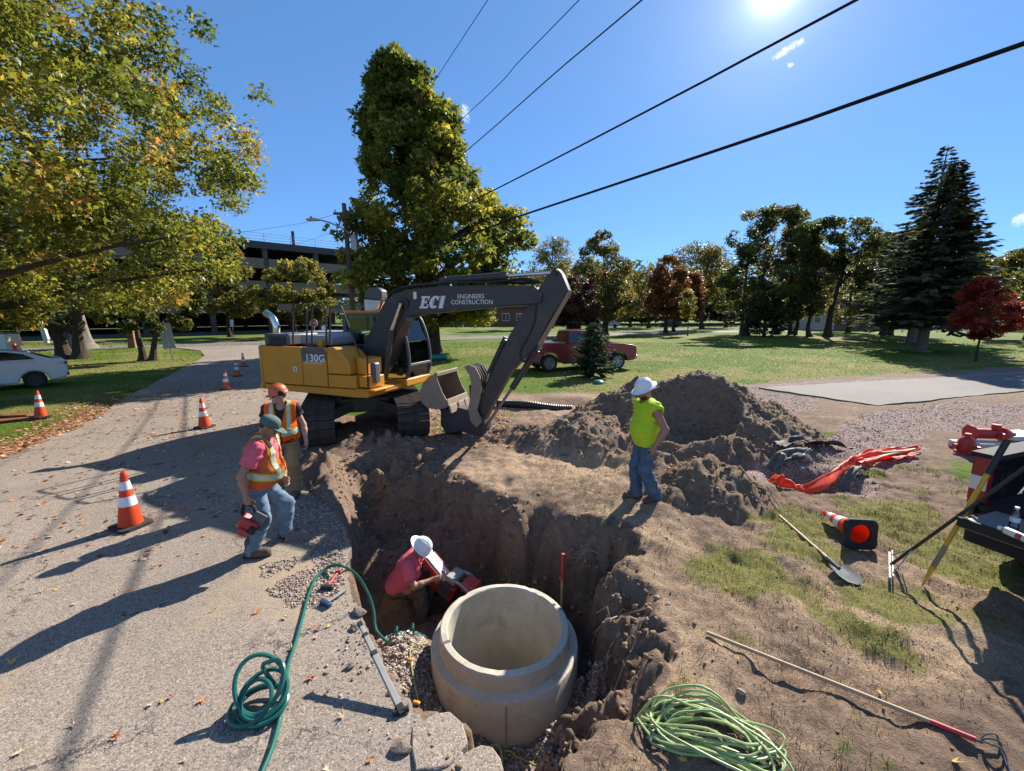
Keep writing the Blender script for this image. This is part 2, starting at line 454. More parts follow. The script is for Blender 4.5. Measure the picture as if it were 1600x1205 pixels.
def terrain(x, y, detail=True):
    x = np.asarray(x, float); y = np.asarray(y, float)
    n1 = fbm(x * .55, y * .55, 0, 3, 11)
    n2 = fbm(x * 2.3, y * 2.3, 0, 4, 23)
    n3 = fbm(x * 7.5, y * 7.5, 0, 3, 37)
    road = poly_sd(ROAD, x, y)
    wv = sstep(-1.9, -.6, x + .25 * (y - 5)) * .07
    pit = poly_sd(PIT, x + (.06 + wv) * n2 + (.035 + .5 * wv) * n3, y + .5 * wv * fbm(x * 7 + 9, y * 7, 0, 3, 15) + (.06 + wv) * fbm(x * 2.3 + 40, y * 2.3, 0, 3, 5))
    offroad = sstep(.0, .6, -road)
    rough = offroad * sstep(16, 10, y) * sstep(11, 7, x) * sstep(-8, -5, x)
    z = .03 * n1 * offroad + rough * (.045 * n2 + .020 * n3)
    # raised bank on the far side of the pit, where the man in lime stands
    z += .19 * np.exp(-((x - 1.75) ** 2 / 1.7 + (y - 5.9) ** 2 / 1.1)) + .10 * np.exp(-((x - .5) ** 2 / .8 + (y - 7.2) ** 2 / .9))
    # spoil heap with a bite taken out of its near face
    dA = np.hypot((x - 4.35) / 1.12, (y - 9.95)); A = 1.62 * np.clip(1 - dA / 2.55, 0, 1) ** .92
    A = np.minimum(A, 1.42 + .04 * n2)
    dA2 = np.hypot((x - 3.0), (y - 10.3)); A2 = 1.25 * np.clip(1 - dA2 / 1.9, 0, 1)
    A3 = .95 * np.clip(1 - np.hypot(x - 5.15, y - 9.5) / 1.6, 0, 1)
    heap = np.maximum(np.maximum(A, A2), A3)
    db = np.hypot((x - 3.62) / 1.30, (y - 8.80) / 1.15)
    bite = .16 + 2.6 * np.clip(db - .58, 0, 3) ** 1.25
    heap = np.minimum(heap, np.maximum(bite, .0))
    C1 = .80 * np.clip(1 - np.hypot((x - 1.55) / 1.25, (y - 8.75)) / 1.2, 0, 1) ** .85
    C2 = .62 * np.clip(1 - np.hypot((x - 2.1) / 1.3, (y - 9.6)) / 1.3, 0, 1) ** .85
    D1 = .50 * np.clip(1 - np.hypot((x - 3.0) / 1.15, (y - 6.25) / .85), 0, 1) ** .8
    D2 = .30 * np.clip(1 - np.hypot((x - 2.75), (y - 7.2) / .7) / .9, 0, 1)
    D3 = .28 * np.clip(1 - np.hypot((x - .3) / 1.5, (y - 9.6) / .6), 0, 1)
    D4 = .26 * np.clip(1 - np.hypot((x + 2.9) / 1.0, (y - 9.0) / .5), 0, 1)
    D5 = .34 * np.clip(1 - np.hypot((x + 3.35 - (y - 7.2) * -.45) / .42, (y - 7.2) / 1.3), 0, 1)
    loose = np.maximum.reduce([heap, C1, C2, D1, D2, D3])
    lm = sstep(.02, .25, loose)
    inb = 1 - .7 * sstep(1.05, .8, db)
    z += loose + lm * inb * (.055 * n2 + .028 * n3 + .025 * np.abs(fbm(x * 4, y * 4, 0, 3, 71)))
    z += (D4 + D5) * (1 + .6 * n3 + .5 * n2)
    # shallow hole lined with fabric, and the open trench by the black pipe
    hole = np.exp(-(((x - 5.15) / .62) ** 4 + ((y - 6.95) / .42) ** 4)); z -= .42 * hole
    hole2 = np.exp(-(((x - 1.6) / .95) ** 4 + ((y - 13.6) / .45) ** 4)); z -= .35 * hole2
    # ---- excavation
    left = sstep(.35, -.15, x - (.0 - .22 * (y - 3)))
    far = sstep(5.4, 7.9, y + .5 * n1)
    floor = -1.42 + .36 * sstep(4.9, 4.3, y) + 1.0 * far + .40 * np.exp(-(((x + 1.60) / .26) ** 2 + ((y - 5.46) / .22) ** 2) ** 2)
    floor = floor + .45 * np.exp(-(((x + 1.2) / .42) ** 2 + ((y - 3.85) / .75) ** 2))
    floor = floor + .22 * np.exp(-(((x + .75) / .3) ** 2 + ((y - 2.95) / .4) ** 2))
    floor = floor + (.05 + .10 * far + .20 * sstep(5.7, 6.6, y)) * n2 + .28 * sstep(5.8, 6.8, y) * np.abs(n1) + .03 * n3 + .10 * far * np.abs(fbm(x * 1.6, y * 1.6, 0, 3, 91))
    fl = sstep(-.01, .16 + .5 * far, pit)
    fr = .36 * sstep(0, .48 + .05 * n2, pit) + .64 * sstep(.32 + .04 * n2, .62 + .05 * n2, pit) + .05 * n2 * sstep(.1, .3, pit) * sstep(.75, .5, pit)
    near = sstep(2.9, 2.5, y)
    fr = fr * (1 - near) + near * sstep(0, .3, pit)
    f = fl * left + fr * (1 - left)
    z = z * (1 - f) + floor * f
    rp = np.hypot(x - PIPE_C[0], y - PIPE_C[1]); z = np.where(rp < .66, -1.9, z)
    dv = sstep(-.15, .12, poly_sd(DRIVE, x, y)); z = z * (1 - dv) - .03 * dv
    # under the asphalt the ground drops just out of sight
    under = sstep(.02, .08, road) * (pit < 0)
    z = np.where(under > 0, z * (1 - under) - .07 * under, z)
    z -= .02 * (np.hypot(x, y) > 20) * 0
    # the park rises very slightly with distance on the right
    return z, dict(pit=pit, road=road, loose=loose, f=f, n1=n1, n2=n2, n3=n3, left=left, hole=hole, hole2=hole2, far=far)

def tz(x, y):
    z, k = terrain(np.array([x]), np.array([y])); return float(z[0])
def tz0(x, y):
    """standing height: road top where there is road"""
    z, k = terrain(np.array([x]), np.array([y]))
    return .012 if k['road'][0] > .03 else float(z[0])

def axis(lo, a, b, hi, step, g):
    c = list(np.arange(a, b, step)); s = step; v = a; L = []
    while v > lo: s *= g; v -= s; L.append(v)
    s = step; v = c[-1]; U = []
    while v < hi: s *= g; v += s; U.append(v)
    return np.array(L[::-1] + c + U)
GX = axis(-1600, -4.3, 6.6, 1600, .041, 1.075)
GY = axis(-400, 1.9, 10.6, 2200, .041, 1.07)

def masks(x, y, z, k):
    pit, road, loose, n1, n2, n3 = (k[q] for q in ('pit', 'road', 'loose', 'n1', 'n2', 'n3'))
    nb = fbm(x * .9, y * .9, 3, 4, 51)
    nbig = fbm(x * .22, y * .22, 3, 4, 57)
    # lawn beyond the works
    edge = 15.0 - .0 * x + 1.1 * nb + np.where(x > 6, (x - 6) * .35, 0) - np.where(x < -1, np.minimum((-1 - x) * 1.1, 5), 0)
    lawn = sstep(-.8, .9, y - edge)
    lawn = np.maximum(lawn, sstep(0, .8, -road) * (x < -6))
    # patchy grass close by
    near = np.maximum.reduce([
        .95 * blob(x, y, 2.55, 4.25, .85, .75), .85 * blob(x, y, 3.5, 4.7, .7, .6), .9 * blob(x, y, 5.5, 5.9, 1.1, .55, .2),
        .75 * blob(x, y, 8.0, 7.4, 1.8, .8, .15), .7 * blob(x, y, 7.3, 9.7, .8, .35), .6 * blob(x, y, 2.05, 3.3, .5, .4),
        .9 * blob(x, y, -1.5, 10.6, .5, 1.1), .75 * blob(x, y, -.1, 11.8, .8, .7), .30 * blob(x, y, .8, 7.1, .6, .4), .8 * blob(x, y, 5.6, 8.7, .6, .3),
        .6 * blob(x, y, 3.35, 5.6, .5, .4), .5 * blob(x, y, 2.6, 2.7, .8, .4), .6 * blob(x, y, 6.5, 6.4, .8, .5), .5*blob(x, y, 1.2, 2.9, .3, .2)])
    near = np.maximum(near, .62 * sstep(1.4, 2.4, x) * sstep(8.2, 7.2, y) * sstep(-.40, .40, fbm(x * 1.3, y * 1.3, 5, 3, 87)))
    near = sstep(.28, .75, near + .28 * nb + .10 * n3) * (loose < .08) * (pit < -.05)
    grass = np.maximum(lawn, near * .70)
    # crushed stone: round the new drive and along the hole
    gv = np.maximum(sstep(1.05, .45, seg_dist([(5.2, 7.3), (7.6, 9.0), (10.0, 11.0), (16, 12.6), (26, 15)], x, y) + .4 * nb - np.clip((y - 9) * .08, 0, .5)),
                    sstep(1.9, .9, seg_dist([(6.5, 12.6), (8.5, 14.2), (9.5, 15.2)], x, y) + .5 * nb))
    gv = np.maximum(gv, sstep(1.0, .4, -poly_sd(DRIVE, x, y) + .3 * nb) * (y > 16.5) * .9)
    gv = np.maximum(gv, .9 * k['hole'])
    gv = gv * (loose < .12)
    pitfloor = (pit > .12) * sstep(5.0, 4.2, y + .5 * nb + 1.5 * sstep(.6, 1.1, x)) * (z < -.45)
    gv = np.maximum(gv, pitfloor)
    dark = np.maximum(sstep(1.5, .7, seg_dist([(11.6, 12.4), (14, 13.2), (20, 14.8), (44, 21)], x, y) + .3 * nb), .9 * sstep(.12, .4, loose))
    dark = np.maximum(dark, sstep(1.2, .2, seg_dist([(10.3, 16.6), (17, 18.9), (30, 22.4)], x, y) + .3 * nb))
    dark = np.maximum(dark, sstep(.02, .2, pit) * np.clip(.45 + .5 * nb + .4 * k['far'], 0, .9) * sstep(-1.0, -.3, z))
    grass = grass * (1 - dark) * (1 - sstep(.3, .6, gv))
    dark = dark * (1 - sstep(.5, .8, gv))
    litter = sstep(-2.2, .4, road) * (road < .1) * (x < -5) * sstep(16.5, 11.5, y)
    litter = np.maximum(litter * .95, .25 * (x < -8) * sstep(26, 12, y))
    litter = np.maximum(litter, .30 * blob(x, y, -1.6, 10.3, .8, 1.2))
    straw = np.maximum.reduce([1.15 * blob(x, y, .6, 7.3, 1.5, 1.0), .8 * blob(x, y, 1.6, 12.8, 4.0, 1.6), .9 * blob(x, y, 1.9, 5.2, .9, .8), .75 * blob(x, y, 3.2, 3.6, 3, 1.6)])
    straw = np.clip(straw + .35 * nb, 0, 1) * (1 - dark) * (pit < 0)
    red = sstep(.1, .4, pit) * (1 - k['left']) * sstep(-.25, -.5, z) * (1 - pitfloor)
    dry = np.clip(.35 + .6 * nbig + .35 * nb, 0, 1)
    dry = np.maximum(dry, sstep(3.0, .5, np.abs(y - edge - 3.5 - 1.5 * nb)) * .8 * (x > 2))
    return np.stack([grass, gv, litter, dark], -1), np.stack([dry, red, straw, lawn], -1)

def build_ground():
    X, Y = np.meshgrid(GX, GY)
    z, k = terrain(X, Y)
    m1, m2 = masks(X, Y, z, k)
    ny, nx = X.shape
    V = np.stack([X, Y, z], -1).reshape(-1, 3)
    i = np.arange((ny - 1) * (nx - 1)); r, c = i // (nx - 1), i % (nx - 1); a = r * nx + c
    F = np.stack([a, a + 1, a + nx + 1, a + nx], 1)
    m, n, l, b, out = nt('ground')
    A1 = n.new("ShaderNodeAttribute"); A1.attribute_name = 'mask'
    A2 = n.new("ShaderNodeAttribute"); A2.attribute_name = 'mask2'
    s1 = n.new("ShaderNodeSeparateColor"); l.new(A1.outputs['Color'], s1.inputs[0])
    s2 = n.new("ShaderNodeSeparateColor"); l.new(A2.outputs['Color'], s2.inputs[0])
    big = noise_node(n, l, 1.6, 8, .65); mid = noise_node(n, l, 9, 8, .7); fine = noise_node(n, l, 55, 6, .7)
    vfine = noise_node(n, l, 160, 4, .7)
    soil = ramp(n, l, mid.outputs['Fac'], [(.25, (.112, .074, .052)), (.48, (.200, .136, .097)), (.72, (.320, .228, .165))]).outputs[0]
    soil = mixc(n, l, mth(n, l, 'MULTIPLY', big.outputs['Fac'], .55), soil, (.230, .156, .112))
    fr_ = ramp(n, l, fine.outputs['Fac'], [(.3, (.55, .55, .55)), (.55, (1, 1, 1)), (.8, (1.25, 1.22, 1.18))]).outputs[0]
    soil = mixc(n, l, .8, soil, fr_, 'MULTIPLY')
    darksoil = ramp(n, l, mid.outputs['Fac'], [(.3, (.150, .102, .070)), (.7, (.31, .222, .155))]).outputs[0]
    darksoil = mixc(n, l, .7, darksoil, fr_, 'MULTIPLY')
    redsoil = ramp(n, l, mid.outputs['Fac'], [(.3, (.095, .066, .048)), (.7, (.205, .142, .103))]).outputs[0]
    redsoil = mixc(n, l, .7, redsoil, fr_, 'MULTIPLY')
    strawc = ramp(n, l, fine.outputs['Fac'], [(.3, (.175, .120, .080)), (.5, (.36, .252, .165)), (.7, (.53, .40, .27))]).outputs[0]
    g0 = ramp(n, l, fine.outputs['Fac'], [(.25, (.040, .070, .006)), (.5, (.080, .130, .011)), (.75, (.130, .185, .020))]).outputs[0]
    gdry = ramp(n, l, fine.outputs['Fac'], [(.25, (.095, .100, .022)), (.5, (.170, .165, .045)), (.75, (.25, .225, .075))]).outputs[0]
    dm = ramp(n, l, mth(n, l, 'ADD', s2.outputs[0], mth(n, l, 'MULTIPLY', mid.outputs['Fac'], .5)), [(.55, (0, 0, 0)), (1.05, (1, 1, 1))]).outputs[0]
    grassc = mixc(n, l, dm, g0, gdry)
    vo = n.new("ShaderNodeTexVoronoi"); vo.inputs['Scale'].default_value = 52
    tc = n.new("ShaderNodeTexCoord"); l.new(tc.outputs['Object'], vo.inputs['Vector'])
    sepv = n.new("ShaderNodeSeparateColor"); l.new(vo.outputs['Color'], sepv.inputs[0])
    gravc = ramp(n, l, sepv.outputs[0], [(0, (.15, .110, .098)), (.35, (.27, .195, .17)), (.7, (.38, .28, .25)), (1, (.52, .42, .385))]).outputs[0]
    vl = n.new("ShaderNodeTexVoronoi"); vl.inputs['Scale'].default_value = 13
    l.new(tc.outputs['Object'], vl.inputs['Vector'])
    sepl = n.new("ShaderNodeSeparateColor"); l.new(vl.outputs['Color'], sepl.inputs[0])
    litc = ramp(n, l, sepl.outputs[1], [(0, (.10, .05, .03)), (.4, (.27, .11, .055)), (.75, (.42, .22, .12)), (1, (.55, .38, .24))]).outputs[0]
    def soft(mask, th=.5, w=.18, nz=fine):
        v = mth(n, l, 'ADD', mask, mth(n, l, 'MULTIPLY', mth(n, l, 'SUBTRACT', nz.outputs['Fac'], .5), 1.1))
        return ramp(n, l, v, [(th - w, (0, 0, 0)), (th + w, (1, 1, 1))]).outputs[0]
    c = soil
    c = mixc(n, l, soft(s2.outputs[2], .5, .25, mid), c, strawc)
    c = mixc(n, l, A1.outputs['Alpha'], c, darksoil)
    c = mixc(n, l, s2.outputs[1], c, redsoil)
    c = mixc(n, l, soft(s1.outputs[0], .5, .15), c, grassc)
    c = mixc(n, l, soft(s1.outputs[1], .5, .10), c, gravc)
    c = mixc(n, l, soft(s1.outputs[2], .62, .08), c, litc)
    l.new(c, b.inputs['Base Color'])
    b.inputs['Roughness'].default_value = .95; b.inputs['Specular IOR Level'].default_value = .15
    h = mth(n, l, 'ADD', mth(n, l, 'MULTIPLY', mid.outputs['Fac'], 1.2), mth(n, l, 'MULTIPLY', fine.outputs['Fac'], .6))
    h = mth(n, l, 'ADD', h, mth(n, l, 'MULTIPLY', vfine.outputs['Fac'], .22))
    h = mth(n, l, 'ADD', h, mth(n, l, 'MULTIPLY', mth(n, l, 'MULTIPLY', s1.outputs[1], vo.outputs['Distance']), -1.2))
    bump(n, l, b, h, .9, .04)
    o = mesh_np('ground', V, F, m, smooth=True)
    for nm, arr in (('mask', m1), ('mask2', m2)):
        at = o.data.attributes.new(nm, 'FLOAT_COLOR', 'POINT'); at.data.foreach_set('color', arr.reshape(-1, 4).astype(np.float32).ravel())
    o['kind'] = 'structure'
build_ground()

def asphalt_mat(name, c0, c1, c2, stain, cracks=True):
    m, n, l, b, out = nt(name)
    big = noise_node(n, l, .35, 6, .6, dist=.3); mid = noise_node(n, l, 2.2, 8, .65); fine = noise_node(n, l, 85, 4, .8)
    tc = n.new("ShaderNodeTexCoord")
    vo = n.new("ShaderNodeTexVoronoi"); vo.inputs['Scale'].default_value = 105; l.new(tc.outputs['Object'], vo.inputs['Vector'])
    sep = n.new("ShaderNodeSeparateColor"); l.new(vo.outputs['Color'], sep.inputs[0])
    base = ramp(n, l, sep.outputs[0], [(0, c0), (.45, c1), (.86, c1), (1, c2)]).outputs[0]
    fr_ = ramp(n, l, fine.outputs['Fac'], [(.3, (.62, .62, .62)), (.6, (1, 1, 1)), (.8, (1.18, 1.16, 1.13))]).outputs[0]
    base = mixc(n, l, .85, base, fr_, 'MULTIPLY')
    tone = ramp(n, l, big.outputs['Fac'], [(.3, (.82, .82, .83)), (.55, (1, 1, 1)), (.75, (1.1, 1.08, 1.04))]).outputs[0]
    base = mixc(n, l, 1.0, base, tone, 'MULTIPLY')
    f = ramp(n, l, mid.outputs['Fac'], [(.52, (0, 0, 0)), (.72, (1, 1, 1))]).outputs[0]
    f2 = ramp(n, l, big.outputs['Fac'], [(.5, (0, 0, 0)), (.62, (1, 1, 1))]).outputs[0]
    f = mth(n, l, 'MULTIPLY', f, mth(n, l, 'MULTIPLY', f2, .55))
    base = mixc(n, l, f, base, stain)
    # dust tracked out of the pit
    if cracks:
        for cx, cy, rad in ((-2.35, 4.15, 1.1), (-3.9, 7.0, 1.2)):
            dv = n.new("ShaderNodeVectorMath"); dv.operation = 'DISTANCE'; dv.inputs[1].default_value = (cx, cy, 0); l.new(tc.outputs['Object'], dv.inputs[0])
            k = mth(n, l, 'SUBTRACT', 1.0, mth(n, l, 'DIVIDE', dv.outputs['Value'], rad))
            k = mth(n, l, 'ADD', k, mth(n, l, 'MULTIPLY', mth(n, l, 'SUBTRACT', mid.outputs['Fac'], .5), 2.2))
            base = mixc(n, l, mth(n, l, 'MULTIPLY', ramp(n, l, k, [(.15, (0, 0, 0)), (.75, (1, 1, 1))]).outputs[0], .5), base, (.36, .268, .165))
        pt = noise_node(n, l, .55, 5, .6, dist=.6)
        base = mixc(n, l, mth(n, l, 'MULTIPLY', ramp(n, l, pt.outputs['Fac'], [(.56, (0, 0, 0)), (.66, (1, 1, 1))]).outputs[0], .28), base, (.13, .105, .085))
    hcr = None
    if cracks:
        wob = noise_node(n, l, 2.6, 6, .7)
        mp = n.new("ShaderNodeVectorMath"); mp.operation = 'ADD'
        sc = n.new("ShaderNodeVectorMath"); sc.operation = 'SCALE'; sc.inputs['Scale'].default_value = .9
        l.new(wob.outputs['Color'], sc.inputs[0]); l.new(tc.outputs['Object'], mp.inputs[0]); l.new(sc.outputs[0], mp.inputs[1])
        vc = n.new("ShaderNodeTexVoronoi"); vc.feature = 'DISTANCE_TO_EDGE'; vc.inputs['Scale'].default_value = .62
        l.new(mp.outputs[0], vc.inputs['Vector'])
        cr = ramp(n, l, vc.outputs['Distance'], [(0, (1, 1, 1)), (.005, (.85, .85, .85)), (.011, (0, 0, 0))]).outputs[0]
        gate = ramp(n, l, noise_node(n, l, .8, 3, .5).outputs['Fac'], [(.42, (0, 0, 0)), (.54, (1, 1, 1))]).outputs[0]
        hcr = mth(n, l, 'MULTIPLY', cr, gate)
        base = mixc(n, l, mth(n, l, 'MULTIPLY', hcr, .9), base, (.05, .045, .04))
    l.new(base, b.inputs['Base Color'])
    b.inputs['Roughness'].default_value = .85; b.inputs['Specular IOR Level'].default_value = .25
    h = mth(n, l, 'ADD', mth(n, l, 'MULTIPLY', vo.outputs['Distance'], -.7), mth(n, l, 'MULTIPLY', fine.outputs['Fac'], .6))
    if hcr is not None: h = mth(n, l, 'SUBTRACT', h, hcr)
    bump(n, l, b, h, .5, .005)
    return m
ASPH = asphalt_mat('worn_asphalt', (.13, .104, .083), (.315, .256, .206), (.49, .42, .355), (.36, .245, .125))
STREET_M = asphalt_mat('street_asphalt', (.10, .09, .08), (.20, .18, .16), (.28, .26, .23), (.22, .18, .13), False)
DRIVE_M = asphalt_mat('new_asphalt', (.11, .10, .092), (.165, .152, .140), (.21, .195, .18), (.17, .155, .13), False)

def sheet(name, poly, z, mat, skirt=.1, subdiv=None):
    bm = bmesh.new()
    vs = [bm.verts.new((p[0], p[1], z)) for p in poly]
    f = bm.faces.new(vs)
    if f.normal.z < 0: f.normal_flip()
    f.normal_update()
    if f.normal.z < 0: bmesh.ops.reverse_faces(bm, faces=[f])
    n = len(vs)
    lo = [bm.verts.new((p[0], p[1], z - skirt)) for p in poly]
    for i in range(n):
        j = (i + 1) % n
        bm.faces.new((vs[i], vs[j], lo[j], lo[i]))
    bmesh.ops.triangulate(bm, faces=[f])
    bmesh.ops.recalc_face_normals(bm, faces=bm.faces)
    me = bpy.data.meshes.new(name); bm.to_mesh(me); bm.free()
    o = link_mesh(name, me, mat); o['kind'] = 'structure'
    return o
def jag(pts, step, amp, seed):
    """subdivide a line and break it up like torn asphalt"""
    rg = random.Random(seed); out = []
    for (ax, ay), (bx, by) in zip(pts[:-1], pts[1:]):
        L = math.hypot(bx - ax, by - ay); k = max(1, int(L / step))
        for i in range(k):
            t = i / k; nx, ny = -(by - ay) / L, (bx - ax) / L
            a = rg.uniform(-amp, amp) * (0 if i == 0 and False else 1)
            out.append((ax + (bx - ax) * t + nx * a, ay + (by - ay) * t + ny * a))
    out.append(pts[-1]); return out
torn = jag([(-.2, 1.5), (-.12, 2.1)] + PIT[1:10], .055, .028, 5) + jag([(-2.62,5.85),(-3.15,6.45),(-3.62,7.05),(-4.05,7.8),(-4.35,8.7), (-4.6, 9.6), (-5.4, 12), (-7.2, 16)], .16, .07, 6)[0:] + ROAD_R[-5:]
left_edge = jag(ROAD_L[::-1], .35, .06, 8)
sheet('road', [(-.2, -4)] + torn + [(-19, 41.0)] + left_edge, .012, ASPH, .11)
def strip_poly(c, w):
    P = [Vector((*p, 0)) for p in c]; L = []; Rr = []
    for i, p in enumerate(P):
        a, b = P[max(0, i - 1)], P[min(len(P) - 1, i + 1)]; t = (b - a).normalized(); nn = Vector((-t.y, t.x, 0))
        L.append((p + nn * w / 2)[:2]); Rr.append((p - nn * w / 2)[:2])
    return L + Rr[::-1]
sheet('street', strip_poly(STREET_C, 5.4), .022, STREET_M, .12)
sheet('driveway', jag(DRIVE + DRIVE[:1], .35, .06, 9)[:-1], .025, DRIVE_M, .12)
sheet('footpath', strip_poly([(-70, 31), (-45, 44), (-20, 55), (10, 66), (60, 90)], 1.6), .03, STREET_M, .1)

# ------------------------------------------------------------------ loose material
ICO, OCT = ico_proto(), octa_proto()
def stone_mat(name, stops):
    m, n, l, b, out = nt(name)
    at = n.new("ShaderNodeAttribute"); at.attribute_name = 'tint'
    c = ramp(n, l, at.outputs['Fac'], stops).outputs[0]
    t = noise_node(n, l, 60, 5, .7)
    k = ramp(n, l, t.outputs['Fac'], [(.3, (.7, .7, .7)), (.7, (1.15, 1.15, 1.15))]).outputs[0]
    l.new(mixc(n, l, .8, c, k, 'MULTIPLY'), b.inputs['Base Color'])
    b.inputs['Roughness'].default_value = .85; b.inputs['Specular IOR Level'].default_value = .25
    return m
STONE = stone_mat('crushed_stone', [(0, (.11, .085, .072)), (.4, (.25, .19, .155)), (.75, (.37, .285, .24)), (1, (.54, .45, .39))])
CLOD = stone_mat('soil_clod', [(0, (.105, .070, .044)), (.5, (.205, .138, .088)), (1, (.31, .215, .138))])
def scatter(name, n, box, keep, size, proto, mat, seed, sink=.3, flat=.25):
    rg = np.random.default_rng(seed)
    x = rg.uniform(box[0], box[1], n); y = rg.uniform(box[2], box[3], n)
    z, k = terrain(x, y); m1, m2 = masks(x, y, z, k)
    ok = keep(x, y, z, k, m1, m2, rg)
    x, y, z = x[ok], y[ok], z[ok]
    z = np.where(k['road'][ok] > .03, np.maximum(z, .012), z)
    s = np.minimum(size[0] * np.exp(np.abs(rg.normal(size=len(x))) * size[1]), size[0] * 2.9)
    return scatter_mesh(name, np.stack([x, y, z + s * (1 - 2 * sink) * .5], 1), s, proto, mat, seed=seed + 1, flat=flat)
scatter('gravel', 60000, (-2.3, 1.6, 2.2, 5.6), lambda x, y, z, k, a, b, r: (a[:, 1] > .5) & (k['pit'] > .05) & (x < 1.05) & (np.hypot(x - PIPE_C[0], y - PIPE_C[1]) > .7), (.011, .42), OCT, STONE, 41)
scatter('gravel', 30000, (4.4, 16, 6.3, 16.5), lambda x, y, z, k, a, b, r: (a[:, 1] > .5) & (r.uniform(size=len(x)) < 1.6 / (1 + .16 * (y - 6))), (.010, .38), OCT, STONE, 43)
# grit spilt on the broken edge of the road
def edge_keep(x, y, z, k, a, b, r):
    d = k['road']; pat = fbm(x * 2.2, y * 2.2, 0, 3, 77)
    return (d > .0) & (k['pit'] < .0) & (k['pit'] > -.75) & (r.uniform(size=len(x)) < np.exp(k['pit'] * 5) * (.55 + .9 * pat)) & (y < 8)
scatter('gravel', 26000, (-4.6, 0, 2.1, 8.2), edge_keep, (.0075, .45), OCT, STONE, 45)
scatter('gravel', 16000, (-3.2, -1.75, 3.7, 6.6), lambda x, y, z, k, a, b, r: (k['road'] > .0) & (k['pit'] < -.0) & (k['pit'] > -.62 + .25 * fbm(x * 3, y * 3, 0, 2, 9)) & (r.uniform(size=len(x)) < .75), (.0085, .4), OCT, STONE, 46)
scatter('soil_clods', 17000, (-4.2, 7.5, 2.2, 11.5), lambda x, y, z, k, a, b, r: ((k['loose'] > .1) | ((k['pit'] > .02) & (a[:, 1] < .3) & (k['f'] < .97)) | ((k['pit'] > 0) & (k['far'] > .2))) & (r.uniform(size=len(x)) < np.where(k['pit'] > 0, 1.0, .6)), (.012, .62), ICO, CLOD, 47, .25, .1)
scatter('soil_clods', 7000, (.6, 7.5, 2.2, 13.5), lambda x, y, z, k, a, b, r: (k['pit'] < 0) & (k['loose'] <= .1) & (a[:, 1] < .4) & (r.uniform(size=len(x)) < .5), (.006, .45), OCT, CLOD, 49)

# grass blades
STRAW_M = leaf_mat('straw_blade', [(0, (.11, .095, .045)), (.4, (.23, .165, .108)), (.7, (.34, .25, .17)), (1, (.49, .385, .27))], .2, .7)
TURF_M = leaf_mat('turf_blade', [(0, (.030, .055, .012)), (.35, (.062, .095, .024)), (.65, (.135, .14, .052)), (1, (.30, .245, .14))], .35, .6)
def blades(name, n, box, size, mat, seed, keep, width=.16, dens=None, lie=0.0):
    rg = np.random.default_rng(seed)
    if dens == 'polar':   # even share of the picture: denser close to the viewer
        u = rg.uniform(0, 1, n); y = box[2] * (box[3] / box[2]) ** u; x = y * rg.uniform(box[0], box[1], n)
    else:
        x = rg.uniform(box[0], box[1], n); y = rg.uniform(box[2], box[3], n)
    z, k = terrain(x, y); m1, m2 = masks(x, y, z, k)
    ok = keep(x, y, z, k, m1, m2, rg); x, y, z = x[ok], y[ok], z[ok]; n = len(x)
    dry = m2[ok][:, 0] * .32 + m2[ok][:, 2] * .35
    s = size * rg.uniform(.5, 1.4, n) * (1 + .035 * np.clip(y - 4, 0, 60))
    a = rg.uniform(0, 2 * np.pi, n); ln = np.clip(rg.uniform(.1, .9, n) + lie, 0, 1.22); w = width * s * (.6 + .05 * np.clip(y - 4, 0, 40))
    P = np.stack([x, y, z - .004], 1)
    side = np.stack([np.cos(a), np.sin(a), np.zeros(n)], 1) * w[:, None] * .5
    b = rg.uniform(0, 2 * np.pi, n)
    top = np.stack([np.cos(b) * ln * s, np.sin(b) * ln * s, s * np.sqrt(np.clip(1 - ln ** 2 * .6, .1, 1))], 1)
    mid = top * np.array([.45, .45, .62])
    V = np.stack([P - side, P + side, P + mid + side * .8, P + mid - side * .8, P + top], 1).reshape(-1, 3)
    o = np.arange(n) * 5
    F4 = np.stack([o, o + 1, o + 2, o + 3], 1); F3 = np.stack([o + 3, o + 2, o + 4], 1)
    t = np.clip(rg.normal(.35, .2, n) + dry * .6 - .1, 0, 1)
    ob = mesh_np(name, V, [F4, F3], mat, tint=np.repeat(t, 5)); ob['kind'] = 'stuff'
    return ob
GRASS_M = leaf_mat('grass_blade', [(0, (.036, .068, .005)), (.4, (.085, .132, .009)), (.75, (.16, .175, .026)), (1, (.32, .26, .10))], .4, .55)
blades('grass', 66000, (.7, 7.6, 2.2, 7.8), .036, TURF_M, 61, lambda x, y, z, k, a, b, r: (a[:, 0] > .25) & (k['pit'] < -.03) & (r.uniform(size=len(x)) < .25 + .6 * (fbm(x * 3, y * 3, 0, 3, 29) > -.05)))
blades('dry_grass', 48000, (.3, 6.5, 2.2, 8.2), .052, STRAW_M, 63, lambda x, y, z, k, a, b, r: (b[:, 2] > .12) & (k['pit'] < -.02) & (k['loose'] < .15) & (r.uniform(size=len(x)) < .25 + .9 * (fbm(x * 1.7, y * 1.7, 0, 3, 19) > .0)), .13, None, .55)
blades('grass', 72000, (-1.25, 1.25, 9.0, 42), .03, GRASS_M, 65, lambda x, y, z, k, a, b, r: (a[:, 0] > .5) & (k['road'] < -.02), .3, 'polar')
